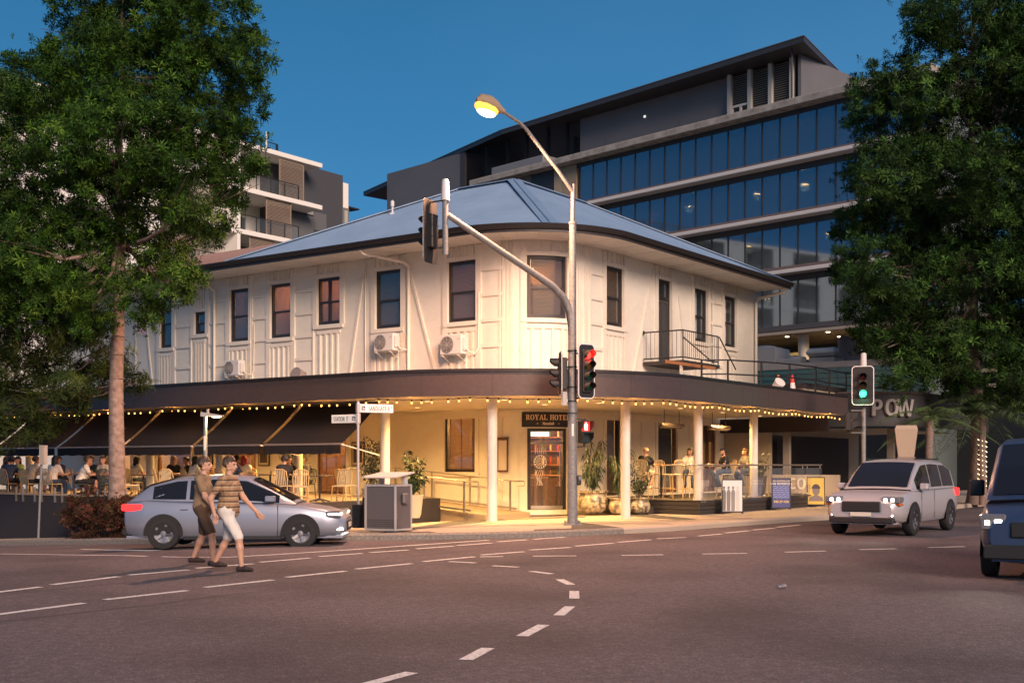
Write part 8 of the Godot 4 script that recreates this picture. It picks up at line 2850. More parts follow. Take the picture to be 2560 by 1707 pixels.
func standing(stride: float, swing: float) -> Dictionary:
	var d := {"pelvis": Vector3(0, 0.95, 0), "chest": Vector3(0, 1.27, 0.01), "neck": Vector3(0, 1.47, 0.0), "head": Vector3(0, 1.635, 0.03), "sh": Vector3(0.185, 1.405, 0.0), "el": Vector3(0.235, 1.12, -0.02 - swing), "wr": Vector3(0.22, 0.89, 0.10 - swing * 1.4), "hip": Vector3(0.09, 0.91, 0.0), "kn": Vector3(0.095, 0.51, 0.06 + stride * 0.6), "an": Vector3(0.095, 0.09, stride)}
	d["elL"] = Vector3(0.235, 1.12, -0.02 + swing)
	d["wrL"] = Vector3(0.22, 0.91, 0.12 + swing * 1.5)
	d["knL"] = Vector3(0.095, 0.50, 0.03 - stride * 0.35)
	d["anL"] = Vector3(0.095, 0.10 + stride * 0.12, -stride)
	return d

# ------------------------------------------------------------------ chairs, tables, pots, boards and fittings
func make_chair(label: String, group: String, frame: Material, weave: Material, seat_h: float) -> Node3D:
	var t := thing("bar_stool" if seat_h > 0.6 else "bistro_chair", label, "bar stool" if seat_h > 0.6 else "chair", Vector3(0, -50, 0), 0, group)
	var mb := MB.new()
	mb.bbox(Vector3(-0.21, seat_h - 0.035, -0.21), Vector3(0.21, seat_h, 0.21), 0.012)
	part(mb, "seat", weave, t)
	for q in [[-1, 1], [1, 1], [-1, -1], [1, -1]]:
		mb = MB.new()
		mb.tube([Vector3(q[0] * 0.215, 0, q[1] * 0.235), Vector3(q[0] * 0.19, seat_h - 0.03, q[1] * 0.19)], 0.016, 7)
		part(mb, "leg", frame, t)
	mb = MB.new()
	var bp := [Vector3(-0.20, seat_h - 0.02, -0.20), Vector3(-0.215, seat_h + 0.22, -0.255), Vector3(-0.19, seat_h + 0.40, -0.30), Vector3(-0.10, seat_h + 0.45, -0.315), Vector3(0.10, seat_h + 0.45, -0.315), Vector3(0.19, seat_h + 0.40, -0.30), Vector3(0.215, seat_h + 0.22, -0.255), Vector3(0.20, seat_h - 0.02, -0.20)]
	mb.tube(bp, 0.015, 7)
	var bk := part(mb, "backrest", frame, t)
	for i in 7:
		mb = MB.new()
		var x := -0.15 + i * 0.05
		mb.bar(Vector3(x, seat_h + 0.01, -0.215), Vector3(x * 0.92, seat_h + 0.43, -0.31), 0.026, 0.008, Vector3(0, 0, 1))
		part(mb, "slat", weave, bk)
	var fy := seat_h * 0.38
	for q in [[-1, 1, 1, 1], [-1, -1, 1, -1], [-1, 1, -1, -1], [1, 1, 1, -1]]:
		mb = MB.new()
		mb.tube([Vector3(q[0] * 0.205, fy, q[1] * 0.22), Vector3(q[2] * 0.205, fy, q[3] * 0.22)], 0.011, 6)
		part(mb, "stretcher", frame, t)
	return t

func make_table(label: String, group: String, h: float, r: float, top: Material) -> Node3D:
	var t := thing("pedestal_table", label, "table", Vector3(0, -50, 0), 0, group)
	var mb := MB.new()
	mb.X = Transform3D(Basis.IDENTITY, Vector3(0, h, 0))
	mb.lathe([Vector2(0, -0.03), Vector2(r - 0.012, -0.03), Vector2(r, -0.018), Vector2(r, -0.008), Vector2(r - 0.01, 0), Vector2(0, 0)], 26)
	part(mb, "table_top", top, t)
	mb = MB.new()
	mb.tube([Vector3(0, 0.05, 0), Vector3(0, 0.12, 0), Vector3(0, h - 0.04, 0)], [0.05, 0.03, 0.03], 10)
	part(mb, "pedestal", black_metal, t)
	for i in 4:
		var a := TAU * i / 4 + 0.4
		mb = MB.new()
		mb.tube([Vector3(0, 0.1, 0), Vector3(cos(a) * 0.15, 0.06, sin(a) * 0.15), Vector3(cos(a) * 0.30, 0.018, sin(a) * 0.30)], [0.025, 0.022, 0.018], 7)
		part(mb, "foot", black_metal, t)
	return t

func tumbler(label: String, at: Vector3, h := 0.13) -> void:
	var t := thing("glass_tumbler", label, "glass", at, 0, "drinks on the tables")
	var mb := MB.new()
	mb.lathe([Vector2(0, 0.002), Vector2(0.028, 0.002), Vector2(0.036, h), Vector2(0.033, h), Vector2(0.026, 0.012), Vector2(0, 0.012)], 14)
	part(mb, "tumbler", glass, t)
	mb = MB.new()
	mb.lathe([Vector2(0, 0.013), Vector2(0.026, 0.013), Vector2(0.031, h * 0.75), Vector2(0, h * 0.75)], 14)
	part(mb, "drink", M(0.45, 0.22, 0.04, 0.2), t)

func build_furniture() -> void:
	var cream := M(0.50, 0.40, 0.24, 0.7)
	var green := M(0.05, 0.06, 0.045, 0.7)
	var dark := M(0.03, 0.028, 0.03, 0.7)
	var proto := {}
	proto["c"] = make_chair("cream cane bistro chair on the terrace", "bistro chairs on the terrace", rattan, cream, 0.45)
	proto["g"] = make_chair("dark slatted metal chair on the terrace", "dark metal chairs on the terrace", dark, green, 0.45)
	proto["s"] = make_chair("cane bar stool with a slatted back on the timber deck", "cane bar stools on the deck", rattan, cream, 0.76)
	proto["t"] = make_table("round dark pedestal table on the terrace", "round terrace tables", 0.74, 0.36, M(0.05, 0.035, 0.028, 0.4))
	proto["h"] = make_table("tall round pedestal table on the timber deck", "tall deck tables", 1.06, 0.36, M(0.30, 0.12, 0.045, 0.4))
	var used := {}
	var put := func(k: String, x: float, y: float, z: float, turn: float, label := "") -> void:
		if used.has(k): copy(proto[k], H(x, y, z), HT + turn, label)
		else:
			used[k] = true
			proto[k].position = H(x, y, z)
			proto[k].rotation.y = HT + turn
			if label: proto[k].set_meta("label", label)
	# under the guests
	var seat := 0
	var who := ["woman turned towards the street", "dark shirted man at the end table", "man in the navy shirt", "grey shirted man by the wall sign", "red haired woman", "man beside the red haired woman", "white topped woman under the lamp post awning", "man in the tan shirt", "blond woman by the timber door", "man in black facing the blond woman", "long haired woman beside the trunk", "woman in black behind the trunk", "blond woman in red", "man at the near end of the long table", "woman in the beige top", "man in black at the long table", "dark haired woman in white", "man in the beige shirt", "man in navy at the long table", "man in the denim shirt", "woman in the grey top", "woman in the lime top"]
	for q in [["c", -5.0, 6.0, 0.45], ["c", -4.15, 7.1, PI + 0.5], ["c", -6.9, 6.6, PI - 0.4], ["g", -6.1, 4.3, 0.2], ["c", -8.0, 5.2, PI + 0.3], ["c", -8.9, 4.2, 0.4], ["c", -9.9, 5.6, PI - 0.3], ["g", -10.4, 4.4, 0.1], ["c", -11.1, 5.3, 0.6], ["g", -11.6, 4.2, -0.5], ["c", -13.4, 5.2, PI], ["c", -15.2, 5.0, 0.3], ["c", -15.8, 4.7, 0.8], ["g", -11.1, 8.8, PI - 0.6], ["c", -12.0, 7.3, 0.2], ["c", -12.7, 7.2, 0.1], ["c", -12.3, 9.0, PI + 0.2], ["c", -13.3, 9.1, PI], ["c", -14.2, 7.4, 0.3], ["c", -14.4, 9.2, PI + 0.3], ["c", -15.0, 9.0, PI - 0.2], ["c", -16.4, 7.5, 0.1],
		["c", -2.95, 7.6, PI + 0.9], ["c", -2.75, 6.2, 0.4], ["c", -3.2, 5.5, 2.8], ["c", -7.4, 8.6, 2.6], ["g", -9.4, 9.0, 3.4], ["c", -8.6, 8.9, 2.9], ["g", -10.1, 8.6, 2.7], ["c", -9.2, 7.4, 0.2], ["c", -6.6, 9.0, 3.5]]:
		var kind := "cream cane bistro chair" if q[0] == "c" else "dark slatted metal chair"
		put.call(q[0], q[1], 0.6, q[2], q[3], kind + " under the " + who[seat] if seat < who.size() else "empty " + kind + " on the terrace")
		seat += 1
	for q in [[-4.6, 6.6], [-6.5, 5.4], [-8.4, 4.7], [-10.2, 5.0], [-11.35, 4.75], [-13.5, 4.4], [-15.5, 5.6], [-11.6, 8.1], [-12.4, 8.15], [-13.2, 8.2], [-14.0, 8.25], [-14.8, 8.2], [-15.6, 8.2], [-2.9, 6.9], [-8.9, 8.2], [-7.0, 8.2]]:
		put.call("t", q[0], 0.6, q[1], 0.0, "round dark table pushed into the row of the long table" if q[1] > 8.05 and q[0] < -11 else "")
	var perch := 0
	var on := ["bald man in black", "bearded man by the balustrade", "man in the grey T-shirt", "woman behind the deck column"]
	for q in [[2.1, -2.36, PI + 0.15], [3.45, -5.35, -0.75], [3.35, -7.2, -0.5], [2.35, -5.0, 0.3], [2.6, -3.3, -1.9], [1.5, -4.6, 0.9], [2.9, -4.05, -2.2]]:
		put.call("s", q[0], 0.57, q[1], q[2], "cane bar stool under the " + on[perch] if perch < 4 else "empty cane bar stool with a slatted back on the deck")
		perch += 1
	for q in [[2.04, -3.55], [2.9, -6.3], [2.5, -8.4]]: put.call("h", q[0], 0.57, q[1], 0.0)
	tumbler("beer glass on the tall table in front of the bald man", H(2.0, 1.632, -3.4), 0.15)
	tumbler("short glass on the tall table by the grey shirted man", H(2.95, 1.632, -6.2))
	for q in [[-4.6, 6.6], [-6.5, 5.4], [-8.4, 4.7], [-11.6, 8.1], [-13.2, 8.2], [-14.8, 8.2]]: tumbler("short tumbler of amber drink on a terrace table", H(q[0] + 0.1, 1.342, q[1] + 0.05))

func pot_plant(label: String, at: Vector3, prof: Array, pm: Material, kind: String, h: float, spread: float, n: int) -> void:
	var t := thing("potted_plant", label, "potted plant", at)
	var mb := MB.new()
	mb.lathe(prof, 30)
	part(mb, "pot", pm, t)
	var top: Vector2 = prof[prof.size() - 1]
	mb = MB.new()
	mb.X = Transform3D(Basis.IDENTITY, Vector3(0, top.y, 0))
	mb.lathe([Vector2(top.x, 0), Vector2(0, 0.03)], 20)
	part(mb, "soil", M(0.03, 0.02, 0.013, 0.95), t)
	var leaves := MB.new()
	for i in n:
		var a := TAU * i * 0.381966
		var tip := Vector3(cos(a) * spread * rng.randf_range(0.3, 1.0), h * rng.randf_range(0.55, 1.0), sin(a) * spread * rng.randf_range(0.3, 1.0))
		var pts := []
		for k in 5: pts.append(Vector3(tip.x * pow(k / 4.0, 1.6), top.y + (tip.y - top.y) * k / 4.0, tip.z * pow(k / 4.0, 1.6)))
		mb = MB.new()
		mb.tube(pts, [0.014, 0.012, 0.01, 0.008, 0.004], 5)
		part(mb, "stem", bark, t)
		for k in (64 if kind == "droop" else 52):
			var f := rng.randf_range(0.35, 1.05)
			var p: Vector3 = pts[mini(int(f * 4), 3)].lerp(pts[mini(int(f * 4) + 1, 4)], f * 4 - int(f * 4)) if f < 1.0 else pts[4]
			var d := Vector3(rng.randfn(), rng.randfn() * 0.5 + 0.2, rng.randfn()).normalized()
			if kind == "droop":
				var e := p + Vector3(d.x, 0.1, d.z) * 0.07
				leaf(leaves, e, Vector3(d.x * 0.5, -0.75, d.z * 0.5), rng.randf_range(0.16, 0.30), 0.036, 0.1)
			elif kind == "broad": leaf(leaves, p + d * 0.03, d, rng.randf_range(0.12, 0.2), 0.085, 0.3)
			else: leaf(leaves, p + d * 0.09, d, rng.randf_range(0.07, 0.12), 0.06, 0.2)
	part(leaves, "leaves", M(0.022, 0.040, 0.012, 0.5), t)

func easel(label: String, at: Vector3, turn: float, w: float, h: float, back: Material) -> Node3D:
	var t := thing("pavement_sign", label, "pavement sign", at, turn)
	var mb := MB.new()
	var tilt := Basis(Vector3(1, 0, 0), -0.16)
	mb.X = Transform3D(tilt, Vector3(0, 0.08, 0.22))
	for x in [-w / 2 - 0.03, w / 2]: mb.box(Vector3(x, -0.06, -0.015), Vector3(x + 0.03, h + 0.03, 0.015))
	for y in [-0.02, h]: mb.box(Vector3(-w / 2, y, -0.014), Vector3(w / 2, y + 0.03, 0.014))
	part(mb, "frame", black_metal, t)
	mb = MB.new()
	mb.X = Transform3D(tilt, Vector3(0, 0.08, 0.22))
	mb.box(Vector3(-w / 2, 0.01, -0.008), Vector3(w / 2, h, 0.008))
	var b := part(mb, "board", back, t)
	mb = MB.new()
	for x in [-w / 2, w / 2 - 0.03]: mb.bar(Vector3(x + 0.015, 0.01, -0.26), Vector3(x + 0.015, h + 0.08, 0.04), 0.03, 0.02)
	part(mb, "rear_leg", black_metal, t)
	return b

func ac_unit(x: float, y: float, w: float, h: float, label: String) -> void:
	var t := thing("air_conditioner", label, "air conditioner", H(x, y, 0.06), HT, "air conditioners on the upper wall")
	var mb := MB.new()
	mb.bbox(Vector3(-w / 2, 0, 0.08), Vector3(w / 2, h, 0.40), 0.025)
	part(mb, "casing", M(0.60, 0.58, 0.54, 0.5), t)
	mb = MB.new()
	var c := Vector3(-w * 0.16, h * 0.5, 0.402)
	mb.X = Transform3D(Basis(Vector3(1, 0, 0), PI / 2), c)
	mb.lathe([Vector2(h * 0.42, 0.0), Vector2(h * 0.42, 0.014), Vector2(h * 0.39, 0.014), Vector2(h * 0.38, 0.002), Vector2(0, 0.001)], 24)
	part(mb, "fan_recess", M(0.10, 0.095, 0.09, 0.7), t)
	for k in 5:
		mb = MB.new()
		mb.X = Transform3D(Basis(Vector3(1, 0, 0), PI / 2), c + Vector3(0, 0, 0.014))
		var r := h * (0.08 + 0.075 * k)
		mb.lathe([Vector2(r, 0), Vector2(r + 0.008, 0), Vector2(r + 0.008, 0.006), Vector2(r, 0.006)], 24)
		part(mb, "grille_ring", M(0.5, 0.48, 0.45, 0.5), t)
	mb = MB.new()
	for k in 8:
		var a := TAU * k / 8
		mb.bar(c + Vector3(0, 0, 0.016), c + Vector3(cos(a) * h * 0.4, sin(a) * h * 0.4, 0.016), 0.006, 0.006)
	mb.box(Vector3(w * 0.3, h * 0.72, 0.401), Vector3(w * 0.44, h * 0.8, 0.405))
	part(mb, "grille_spokes", M(0.45, 0.43, 0.4, 0.5), t)
	mb = MB.new()
	mb.box(Vector3(w / 2 + 0.001, h * 0.2, 0.12), Vector3(w / 2 + 0.05, h * 0.8, 0.36))
	part(mb, "valve_cover", M(0.56, 0.54, 0.5, 0.5), t)
	for q in [-w * 0.38, w * 0.34]:
		mb = MB.new()
		mb.bar(Vector3(q, -0.03, 0.0), Vector3(q, -0.03, 0.45), 0.035, 0.035)
		mb.bar(Vector3(q, -0.25, 0.0), Vector3(q, -0.04, 0.38), 0.03, 0.02)
		part(mb, "wall_bracket", M(0.5, 0.44, 0.38, 0.7), t)
	mb = MB.new()
	mb.tube([Vector3(w / 2 + 0.03, h * 0.35, 0.25), Vector3(w / 2 + 0.16, h * 0.12, 0.2), Vector3(w / 2 + 0.32, h * 0.05, 0.06), Vector3(w / 2 + 0.40, h * 0.3, 0.03), Vector3(w / 2 + 0.42, h + 0.9, 0.03), Vector3(w / 2 + 0.42, h + 1.35, 0.03)], 0.022, 8)
	part(mb, "pipe", trim_paint, t)

func build_small() -> void:
	ac_unit(-13.95, 4.95, 0.82, 0.58, "air conditioner unit beneath the blind window with the lit lower half")
	ac_unit(-6.35, 5.45, 0.88, 0.60, "air conditioner unit beside the bent downpipe")
	ac_unit(-3.45, 5.18, 0.90, 0.64, "air conditioner unit nearest the rounded hotel corner")
	# pots by the entrance
	var glaze := rough_mat(tinted(noise_img(256, 61, 0.02, 4), [[0.0, lc(0.05, 0.045, 0.03)], [0.42, lc(0.10, 0.085, 0.055)], [0.52, lc(0.45, 0.36, 0.22)], [1.0, lc(0.55, 0.46, 0.32)]]), 0.9, 0.35)
	var bowl := [Vector2(0, 0), Vector2(0.22, 0.0), Vector2(0.36, 0.09), Vector2(0.46, 0.25), Vector2(0.45, 0.42), Vector2(0.40, 0.55), Vector2(0.38, 0.60), Vector2(0.47, 0.66), Vector2(0.47, 0.69), Vector2(0.40, 0.66), Vector2(0.36, 0.60)]
	var small: Array = []
	for p in bowl: small.append(p * 0.72)
	pot_plant("big glazed bowl pot with a drooping long leaved plant beside the corner door", H(1.47, 0.142, -0.31), bowl, glaze, "droop", 2.3, 0.6, 11)
	pot_plant("smaller glazed pot with a drooping plant behind the entrance column", H(2.3, 0.142, -0.5), small, glaze, "droop", 2.1, 0.42, 9)
	pot_plant("low pot with a small leaved shrub between the column and the deck", H(2.75, 0.142, -0.9), small, glaze, "shrub", 1.6, 0.5, 10)
	var tub := [Vector2(0, 0), Vector2(0.2, 0), Vector2(0.24, 0.1), Vector2(0.30, 0.62), Vector2(0.32, 0.66), Vector2(0.30, 0.66), Vector2(0.26, 0.60)]
	pot_plant("pale tub with a dense dark shrub left of the column by the street sign".replace("left of", "beside"), H(-2.5, 0.3, 5.2), tub, M(0.42, 0.38, 0.30, 0.7), "shrub", 2.1, 0.42, 13)
	pot_plant("pale tub with a broad leaved plant behind the column by the street sign", H(-1.5, 0.12, 4.6), tub, M(0.42, 0.38, 0.30, 0.7), "broad", 1.95, 0.42, 9)
	pot_plant("leafy potted shrub on the deck beside the grey shirted man", H(3.0, 0.57, -8.9), tub, M(0.08, 0.06, 0.05, 0.7), "shrub", 1.5, 0.42, 12)
	# pavement signs
	var b := easel("pavement sign with a black and white poster of three standing figures", H(4.95, 0.142, -2.7), HT + 0.45, 0.58, 0.95, M(0.70, 0.68, 0.66, 0.7))
	var tl := Transform3D(Basis(Vector3(1, 0, 0), -0.16), Vector3(0, 0.08, 0.22))
	for i in 4:
		var x := -0.25 + i * 0.135
		var inks := [M(0.16, 0.155, 0.15, 0.8), M(0.20, 0.19, 0.185, 0.8), M(0.24, 0.23, 0.225, 0.8), M(0.55, 0.53, 0.51, 0.8)]
		var mb := MB.new()
		mb.X = tl
		var hd := PackedVector2Array()
		for k in 12: hd.append(Vector2(x + cos(TAU * k / 12) * 0.035, 0.72 + sin(TAU * k / 12) * 0.05))
		mb.prism(hd, 0.0085, 0.0095)
		mb.prism(PackedVector2Array([Vector2(x - 0.055, 0.02), Vector2(x + 0.05, 0.02), Vector2(x + 0.06, 0.58), Vector2(x + 0.03, 0.665), Vector2(x - 0.03, 0.665), Vector2(x - 0.06, 0.58)]), 0.0085, 0.0095)
		part(mb, "printed_figure", inks[i], b)
	b = easel("pavement sign with a blue concert poster", H(3.95, 0.142, -7.6).lerp(H(5.05, 0.142, -6.3), 0.85), HT + 0.45, 0.56, 0.95, M(0.06, 0.07, 0.20, 0.6))
	var xf := tl * Transform3D(Basis.IDENTITY, Vector3(0, 0, 0.010))
	text_part("lettering", "THE AUSTRALIAN", 0.055, 0.002, M(0.65, 0.55, 0.25, 0.7), b, xf * Transform3D(Basis.IDENTITY, Vector3(0, 0.88, 0)))
	text_part("lettering", "VAN MORRISON", 0.066, 0.002, M(0.7, 0.68, 0.62, 0.7), b, xf * Transform3D(Basis.IDENTITY, Vector3(0, 0.79, 0)))
	text_part("lettering", "FRI 27 FEB", 0.07, 0.002, M(0.75, 0.55, 0.12, 0.7), b, xf * Transform3D(Basis.IDENTITY, Vector3(0, 0.2, 0)))
	var wv := MB.new()
	wv.X = tl
	for r in 7:
		for k in 14: wv.bar(Vector3(-0.26 + k * 0.037, 0.34 + r * 0.06 + 0.012 * sin(k * 1.6 + r), 0.0095), Vector3(-0.26 + (k + 1) * 0.037, 0.34 + r * 0.06 + 0.012 * sin((k + 1) * 1.6 + r), 0.0095), 0.002, 0.016, Vector3(0, 0, 1)) if false else wv.box(Vector3(-0.26 + k * 0.037, 0.33 + r * 0.06 + 0.012 * sin(k * 1.6 + r), 0.0085), Vector3(-0.23 + k * 0.037, 0.35 + r * 0.06 + 0.012 * sin(k * 1.6 + r), 0.0097))
	part(wv, "printed_waves", M(0.35, 0.42, 0.75, 0.7), b)
	b = easel("pavement sign with a yellow portrait poster", H(4.6, 0.142, -10.2), HT + 0.45, 0.56, 0.95, M(0.62, 0.42, 0.08, 0.7))
	var pm := MB.new()
	pm.X = tl
	var fc := PackedVector2Array()
	for k in 18: fc.append(Vector2(cos(TAU * k / 18) * 0.13, 0.50 + sin(TAU * k / 18) * 0.18))
	pm.prism(fc, 0.0085, 0.0095)
	pm.prism(PackedVector2Array([Vector2(-0.26, 0.12), Vector2(0.26, 0.12), Vector2(0.22, 0.26), Vector2(0.06, 0.33), Vector2(-0.06, 0.33), Vector2(-0.22, 0.26)]), 0.0085, 0.0094)
	part(pm, "printed_portrait", M(0.20, 0.16, 0.14, 0.7), b)
	pm = MB.new()
	pm.X = tl
	var cp := PackedVector2Array()
	for k in 10: cp.append(Vector2(cos(PI * k / 9) * 0.15, 0.56 + sin(PI * k / 9) * 0.17))
	pm.prism(cp, 0.0098, 0.0105)
	part(pm, "printed_cap", M(0.06, 0.05, 0.06, 0.7), b)
	# infra-red heaters under the canopy
	for q in [[2.4, -3.6, "slim bar heater hanging over the bald man"], [2.6, -6.6, "slim bar heater hanging over the deck table by the timber doors"]]:
		var t := thing("bar_heater", q[2], "heater", H(q[0], 2.88, q[1]), HT + 0.0, "bar heaters under the canopy")
		var mb := MB.new()
		mb.X = Transform3D(Basis(Vector3(0, 0, 1), 0.5), Vector3.ZERO)
		mb.bbox(Vector3(-0.09, -0.05, -0.75), Vector3(0.09, 0.05, 0.75), 0.02)
		part(mb, "casing", M(0.12, 0.10, 0.085, 0.5), t)
		mb = MB.new()
		mb.X = Transform3D(Basis(Vector3(0, 0, 1), 0.5), Vector3.ZERO)
		mb.box(Vector3(-0.07, -0.06, -0.7), Vector3(0.07, -0.051, 0.7))
		part(mb, "reflector", M(0.55, 0.5, 0.42, 0.25, 0.8), t)
		for z in [-0.5, 0.5]:
			mb = MB.new()
			mb.tube([Vector3(0, 0.05, z), Vector3(0, 0.5, z)], 0.012, 6)
			part(mb, "hanger", black_metal, t)
	# wall notices on the deck wall
	for q in [[-13.0, "no smoking notice on the cream wall beyond the deck", M(0.7, 0.62, 0.5, 0.7), M(0.5, 0.03, 0.02, 0.7)], [-13.7, "round notice on the cream wall beyond the deck", M(0.6, 0.52, 0.4, 0.7), M(0.03, 0.03, 0.03, 0.7)]]:
		var t := thing("wall_notice", q[1], "notice", H(0.03, 1.75, q[0]), HT)
		var mb := MB.new()
		mb.box(Vector3(-0.002, -0.22, -0.16), Vector3(0.006, 0.22, 0.16))
		part(mb, "sheet", q[2], t)
		mb = MB.new()
		mb.X = Transform3D(Basis(Vector3(0, 0, 1), -PI / 2), Vector3(0.007, 0.04, 0))
		mb.lathe([Vector2(0.10, 0), Vector2(0.10, 0.003), Vector2(0.07, 0.003), Vector2(0.07, 0)], 20)
		part(mb, "printed_ring", q[3], t)
		mb = MB.new()
		mb.box(Vector3(0.0065, -0.18, -0.12), Vector3(0.009, -0.12, 0.12))
		part(mb, "printed_line", q[3], t)
	# menu case by the corner
	var t := thing("menu_case", "dark framed menu case on the wall beside the corner door", "menu case", H(0, 0, 0), HT)
	var mb := MB.new()
	wbox(mb, W, W.tx(-1.9), W.tx(-1.55), 1.4, 2.5, 0.004, 0.06)
	part(mb, "frame", wood, t)
	mb = MB.new()
	wbox(mb, W, W.tx(-1.86), W.tx(-1.59), 1.46, 2.4, 0.0605, 0.064)
	part(mb, "menu_sheet", M(0.6, 0.55, 0.47, 0.7), t)
	# exhaust cowl and spotlight on the canopy, roof cowl, cones
	t = thing("exhaust_cowl", "grey rounded exhaust cowl standing on the canopy above the awnings", "cowl", H(-8.6, 4.05, 2.0), HT)
	mb = MB.new()
	mb.tube([Vector3(0, 0, 0), Vector3(0, 0.3, 0), Vector3(0, 0.55, 0.08), Vector3(0, 0.62, 0.34)], [0.2, 0.2, 0.22, 0.24], 14)
	part(mb, "duct", M(0.20, 0.18, 0.175, 0.6), t)
	t = thing("exhaust_cowl", "white half-round cowl on the canopy by the roof railing", "cowl", H(4.3, 4.05, -7.4), HT)
	mb = MB.new()
	mb.tube([Vector3(0.0, 0, 0), Vector3(0.05, 0.22, 0.0), Vector3(0.2, 0.36, 0.08)], [0.12, 0.16, 0.19], 14)
	part(mb, "duct", M(0.55, 0.53, 0.50, 0.6), t)
	for q in [[3.7, -9.0, M(0.75, 0.22, 0.03, 0.6), "orange and white traffic cone stored on the canopy roof"], [4.1, -9.3, M(0.6, 0.03, 0.02, 0.6), "red and white traffic cone stored on the canopy roof"]]:
		t = thing("traffic_cone", q[3], "traffic cone", H(q[0], 4.05, q[1]), HT)
		mb = MB.new()
		mb.lathe([Vector2(0.0, 0.0), Vector2(0.2, 0.0), Vector2(0.2, 0.03), Vector2(0.13, 0.03), Vector2(0.115, 0.25)], 14)
		part(mb, "base", q[2], t)
		mb = MB.new()
		mb.lathe([Vector2(0.1145, 0.25), Vector2(0.085, 0.45)], 14)
		part(mb, "white_band", M(0.7, 0.68, 0.66, 0.6), t)
		mb = MB.new()
		mb.lathe([Vector2(0.0845, 0.45), Vector2(0.04, 0.72), Vector2(0, 0.73)], 14)
		part(mb, "tip", q[2], t)
	# hanging plants and framed prints on the terrace wall, the leafy wall sign
	t = thing("wall_sign", "leafy black wall sign with a name in script on the cream terrace wall", "wall sign", H(-11.0, 0, 0.02), HT)
	mb = MB.new()
	for i in 240:
		var p := Vector3(rng.randfn() * 0.42, 2.05 + rng.randfn() * 0.26, 0.012)
		var a := rng.randf() * TAU
		leaf(mb, p, Vector3(cos(a), sin(a), 0), 0.09, 0.05, 0.0)
	part(mb, "painted_leaves", M(0.02, 0.02, 0.016, 0.8), t)
	text_part("lettering", "Nundah", 0.22, 0.01, M(0.012, 0.012, 0.012, 0.7), t, Transform3D(Basis(Vector3(1, 0, 0), Vector3(0.25, 1, 0), Vector3(0, 0, 1)), Vector3(0.25, 1.45, 0.01)), "Droid Serif")
	for q in [[-7.9, 2.0, "framed print on the terrace wall by the open doorway"], [-12.65, 2.0, "framed print on the terrace wall beside the leafy sign"], [-15.8, 2.0, "framed print on the terrace wall beside the timber doors"]]:
		t = thing("framed_print", q[2], "framed print", H(q[0], q[1], 0.03), HT)
		mb = MB.new()
		mb.box(Vector3(-0.3, -0.42, -0.02), Vector3(0.3, 0.42, 0.02))
		part(mb, "frame", black_frame, t)
		mb = MB.new()
		mb.box(Vector3(-0.26, -0.38, 0.021), Vector3(0.26, 0.38, 0.024))
		part(mb, "mount", M(0.5, 0.42, 0.3, 0.7), t)
		mb = MB.new()
		mb.box(Vector3(-0.2, -0.3, 0.025), Vector3(0.2, 0.3, 0.027))
		part(mb, "picture", M(0.05, 0.04, 0.03, 0.7), t)
	# bar counter, shelves and bottles seen through the door and window
	t = thing("bar_counter", "timber bar counter seen through the corner door glass", "bar counter", H(-3.4, 0.2, -4.3), HT)
	mb = MB.new()
	mb.bbox(Vector3(-1.6, 0, -0.3), Vector3(1.6, 1.02, 0.3), 0.02)
	part(mb, "front", wood, t)
	mb = MB.new()
	mb.bbox(Vector3(-1.7, 1.02, -0.4), Vector3(1.7, 1.08, 0.4), 0.015)
	part(mb, "top", M(0.30, 0.16, 0.07, 0.3), t)
	t = thing("bottle_shelf", "lit timber bottle shelves behind the bar counter", "shelves", H(-3.4, 0.2, -5.75), HT)
	for i in 4:
		mb = MB.new()
		mb.box(Vector3(-1.8, 0.9 + i * 0.5, -0.15), Vector3(1.8, 0.94 + i * 0.5, 0.15))
		part(mb, "shelf", M(0.28, 0.13, 0.05, 0.5), t)
	var bt := [M(0.35, 0.14, 0.02, 0.15), M(0.05, 0.12, 0.03, 0.15), M(0.5, 0.42, 0.25, 0.15), M(0.3, 0.02, 0.02, 0.2)]
	var bm := MB.new()
	bm.lathe([Vector2(0, 0), Vector2(0.038, 0), Vector2(0.04, 0.2), Vector2(0.016, 0.25), Vector2(0.015, 0.31), Vector2(0, 0.312)], 10)
	var bmesh := bm.mesh(bt[0])
	for i in 4:
		for k in 11:
			var o := thing("bottle", "bottle standing on the shelves behind the bar", "bottle", H(-5.05 + k * 0.33, 1.145 + i * 0.5, -5.72), HT, "bottles behind the bar")
			share(bmesh, "glass_body", o, Transform3D.IDENTITY, bt[(i * 3 + k) % 4])
	var stl := proto_stool()
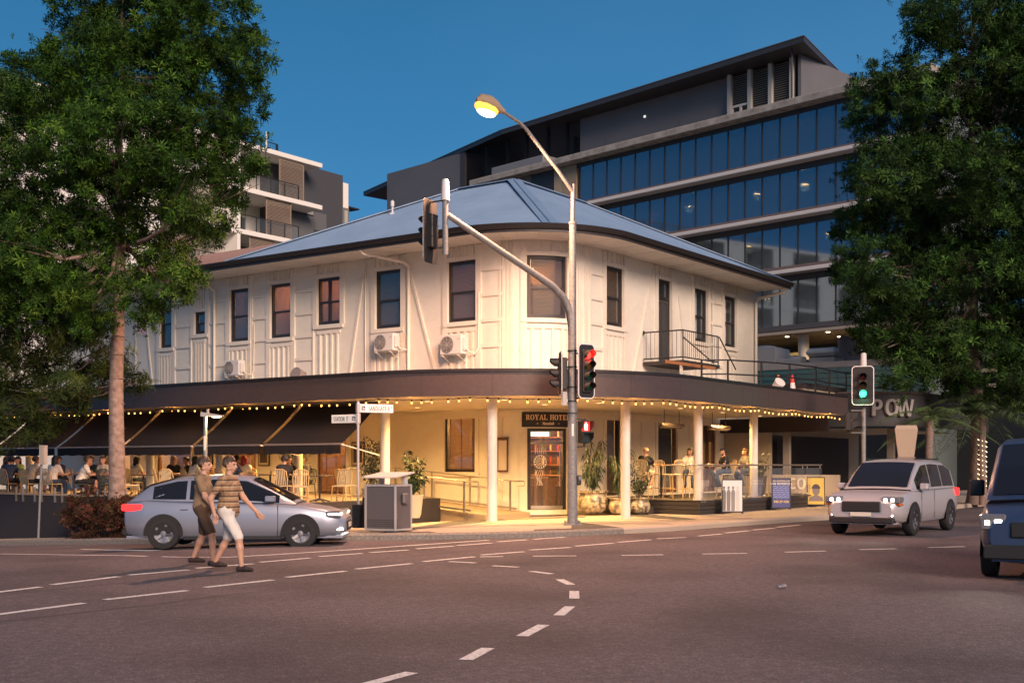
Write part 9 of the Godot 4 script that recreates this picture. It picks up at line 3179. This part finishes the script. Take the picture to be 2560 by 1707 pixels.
	for q in [[-1.9, -2.2], [-1.2, -2.5], [-2.6, -2.0]]: copy(stl, H(q[0], 0.2, q[1]), HT + 0.8 * q[0])
	stl.position = H(-0.7, 0.2, -1.9)
	t = thing("indoor_table", "tall timber table just inside the corner door", "table", H(-1.7, 0.2, -1.5), HT)
	mb = MB.new()
	mb.bbox(Vector3(-0.5, 0.98, -0.35), Vector3(0.5, 1.03, 0.35), 0.01)
	part(mb, "table_top", M(0.32, 0.2, 0.1, 0.4), t)
	for q in [[-0.44, -0.29], [0.44, -0.29], [0.44, 0.29], [-0.44, 0.29]]:
		mb = MB.new()
		mb.box(Vector3(q[0] - 0.035, 0, q[1] - 0.035), Vector3(q[0] + 0.035, 0.98, q[1] + 0.035))
		part(mb, "leg", M(0.25, 0.13, 0.05, 0.5), t)
	t = thing("menu_screen", "lit menu screen hanging inside above the corner door", "screen", H(-1.35, 2.62, -1.3), HT + PI / 4)
	mb = MB.new()
	mb.bbox(Vector3(-0.48, -0.09, -0.03), Vector3(0.48, 0.09, 0.03), 0.01)
	mb.tube([Vector3(-0.3, 0.09, 0), Vector3(-0.3, 0.9, 0)], 0.01, 6)
	part(mb, "casing", black_frame, t)
	mb = MB.new()
	mb.box(Vector3(-0.46, -0.075, 0.031), Vector3(0.46, 0.075, 0.033))
	part(mb, "screen_face", glow(0.55, 0.9, 0.8, 1.2), t)

func proto_stool() -> Node3D:
	var t := thing("wooden_stool", "slim dark stool just inside the corner door", "stool", Vector3.ZERO, HT, "stools inside the corner door")
	var mb := MB.new()
	mb.X = Transform3D(Basis.IDENTITY, Vector3(0, 0.72, 0))
	mb.lathe([Vector2(0, 0), Vector2(0.16, 0), Vector2(0.17, 0.02), Vector2(0.15, 0.035), Vector2(0, 0.03)], 18)
	part(mb, "seat", wood, t)
	for i in 4:
		var a := TAU * i / 4 + 0.7
		mb = MB.new()
		mb.tube([Vector3(cos(a) * 0.2, 0, sin(a) * 0.2), Vector3(cos(a) * 0.11, 0.72, sin(a) * 0.11)], 0.013, 6)
		part(mb, "leg", black_metal, t)
	return t
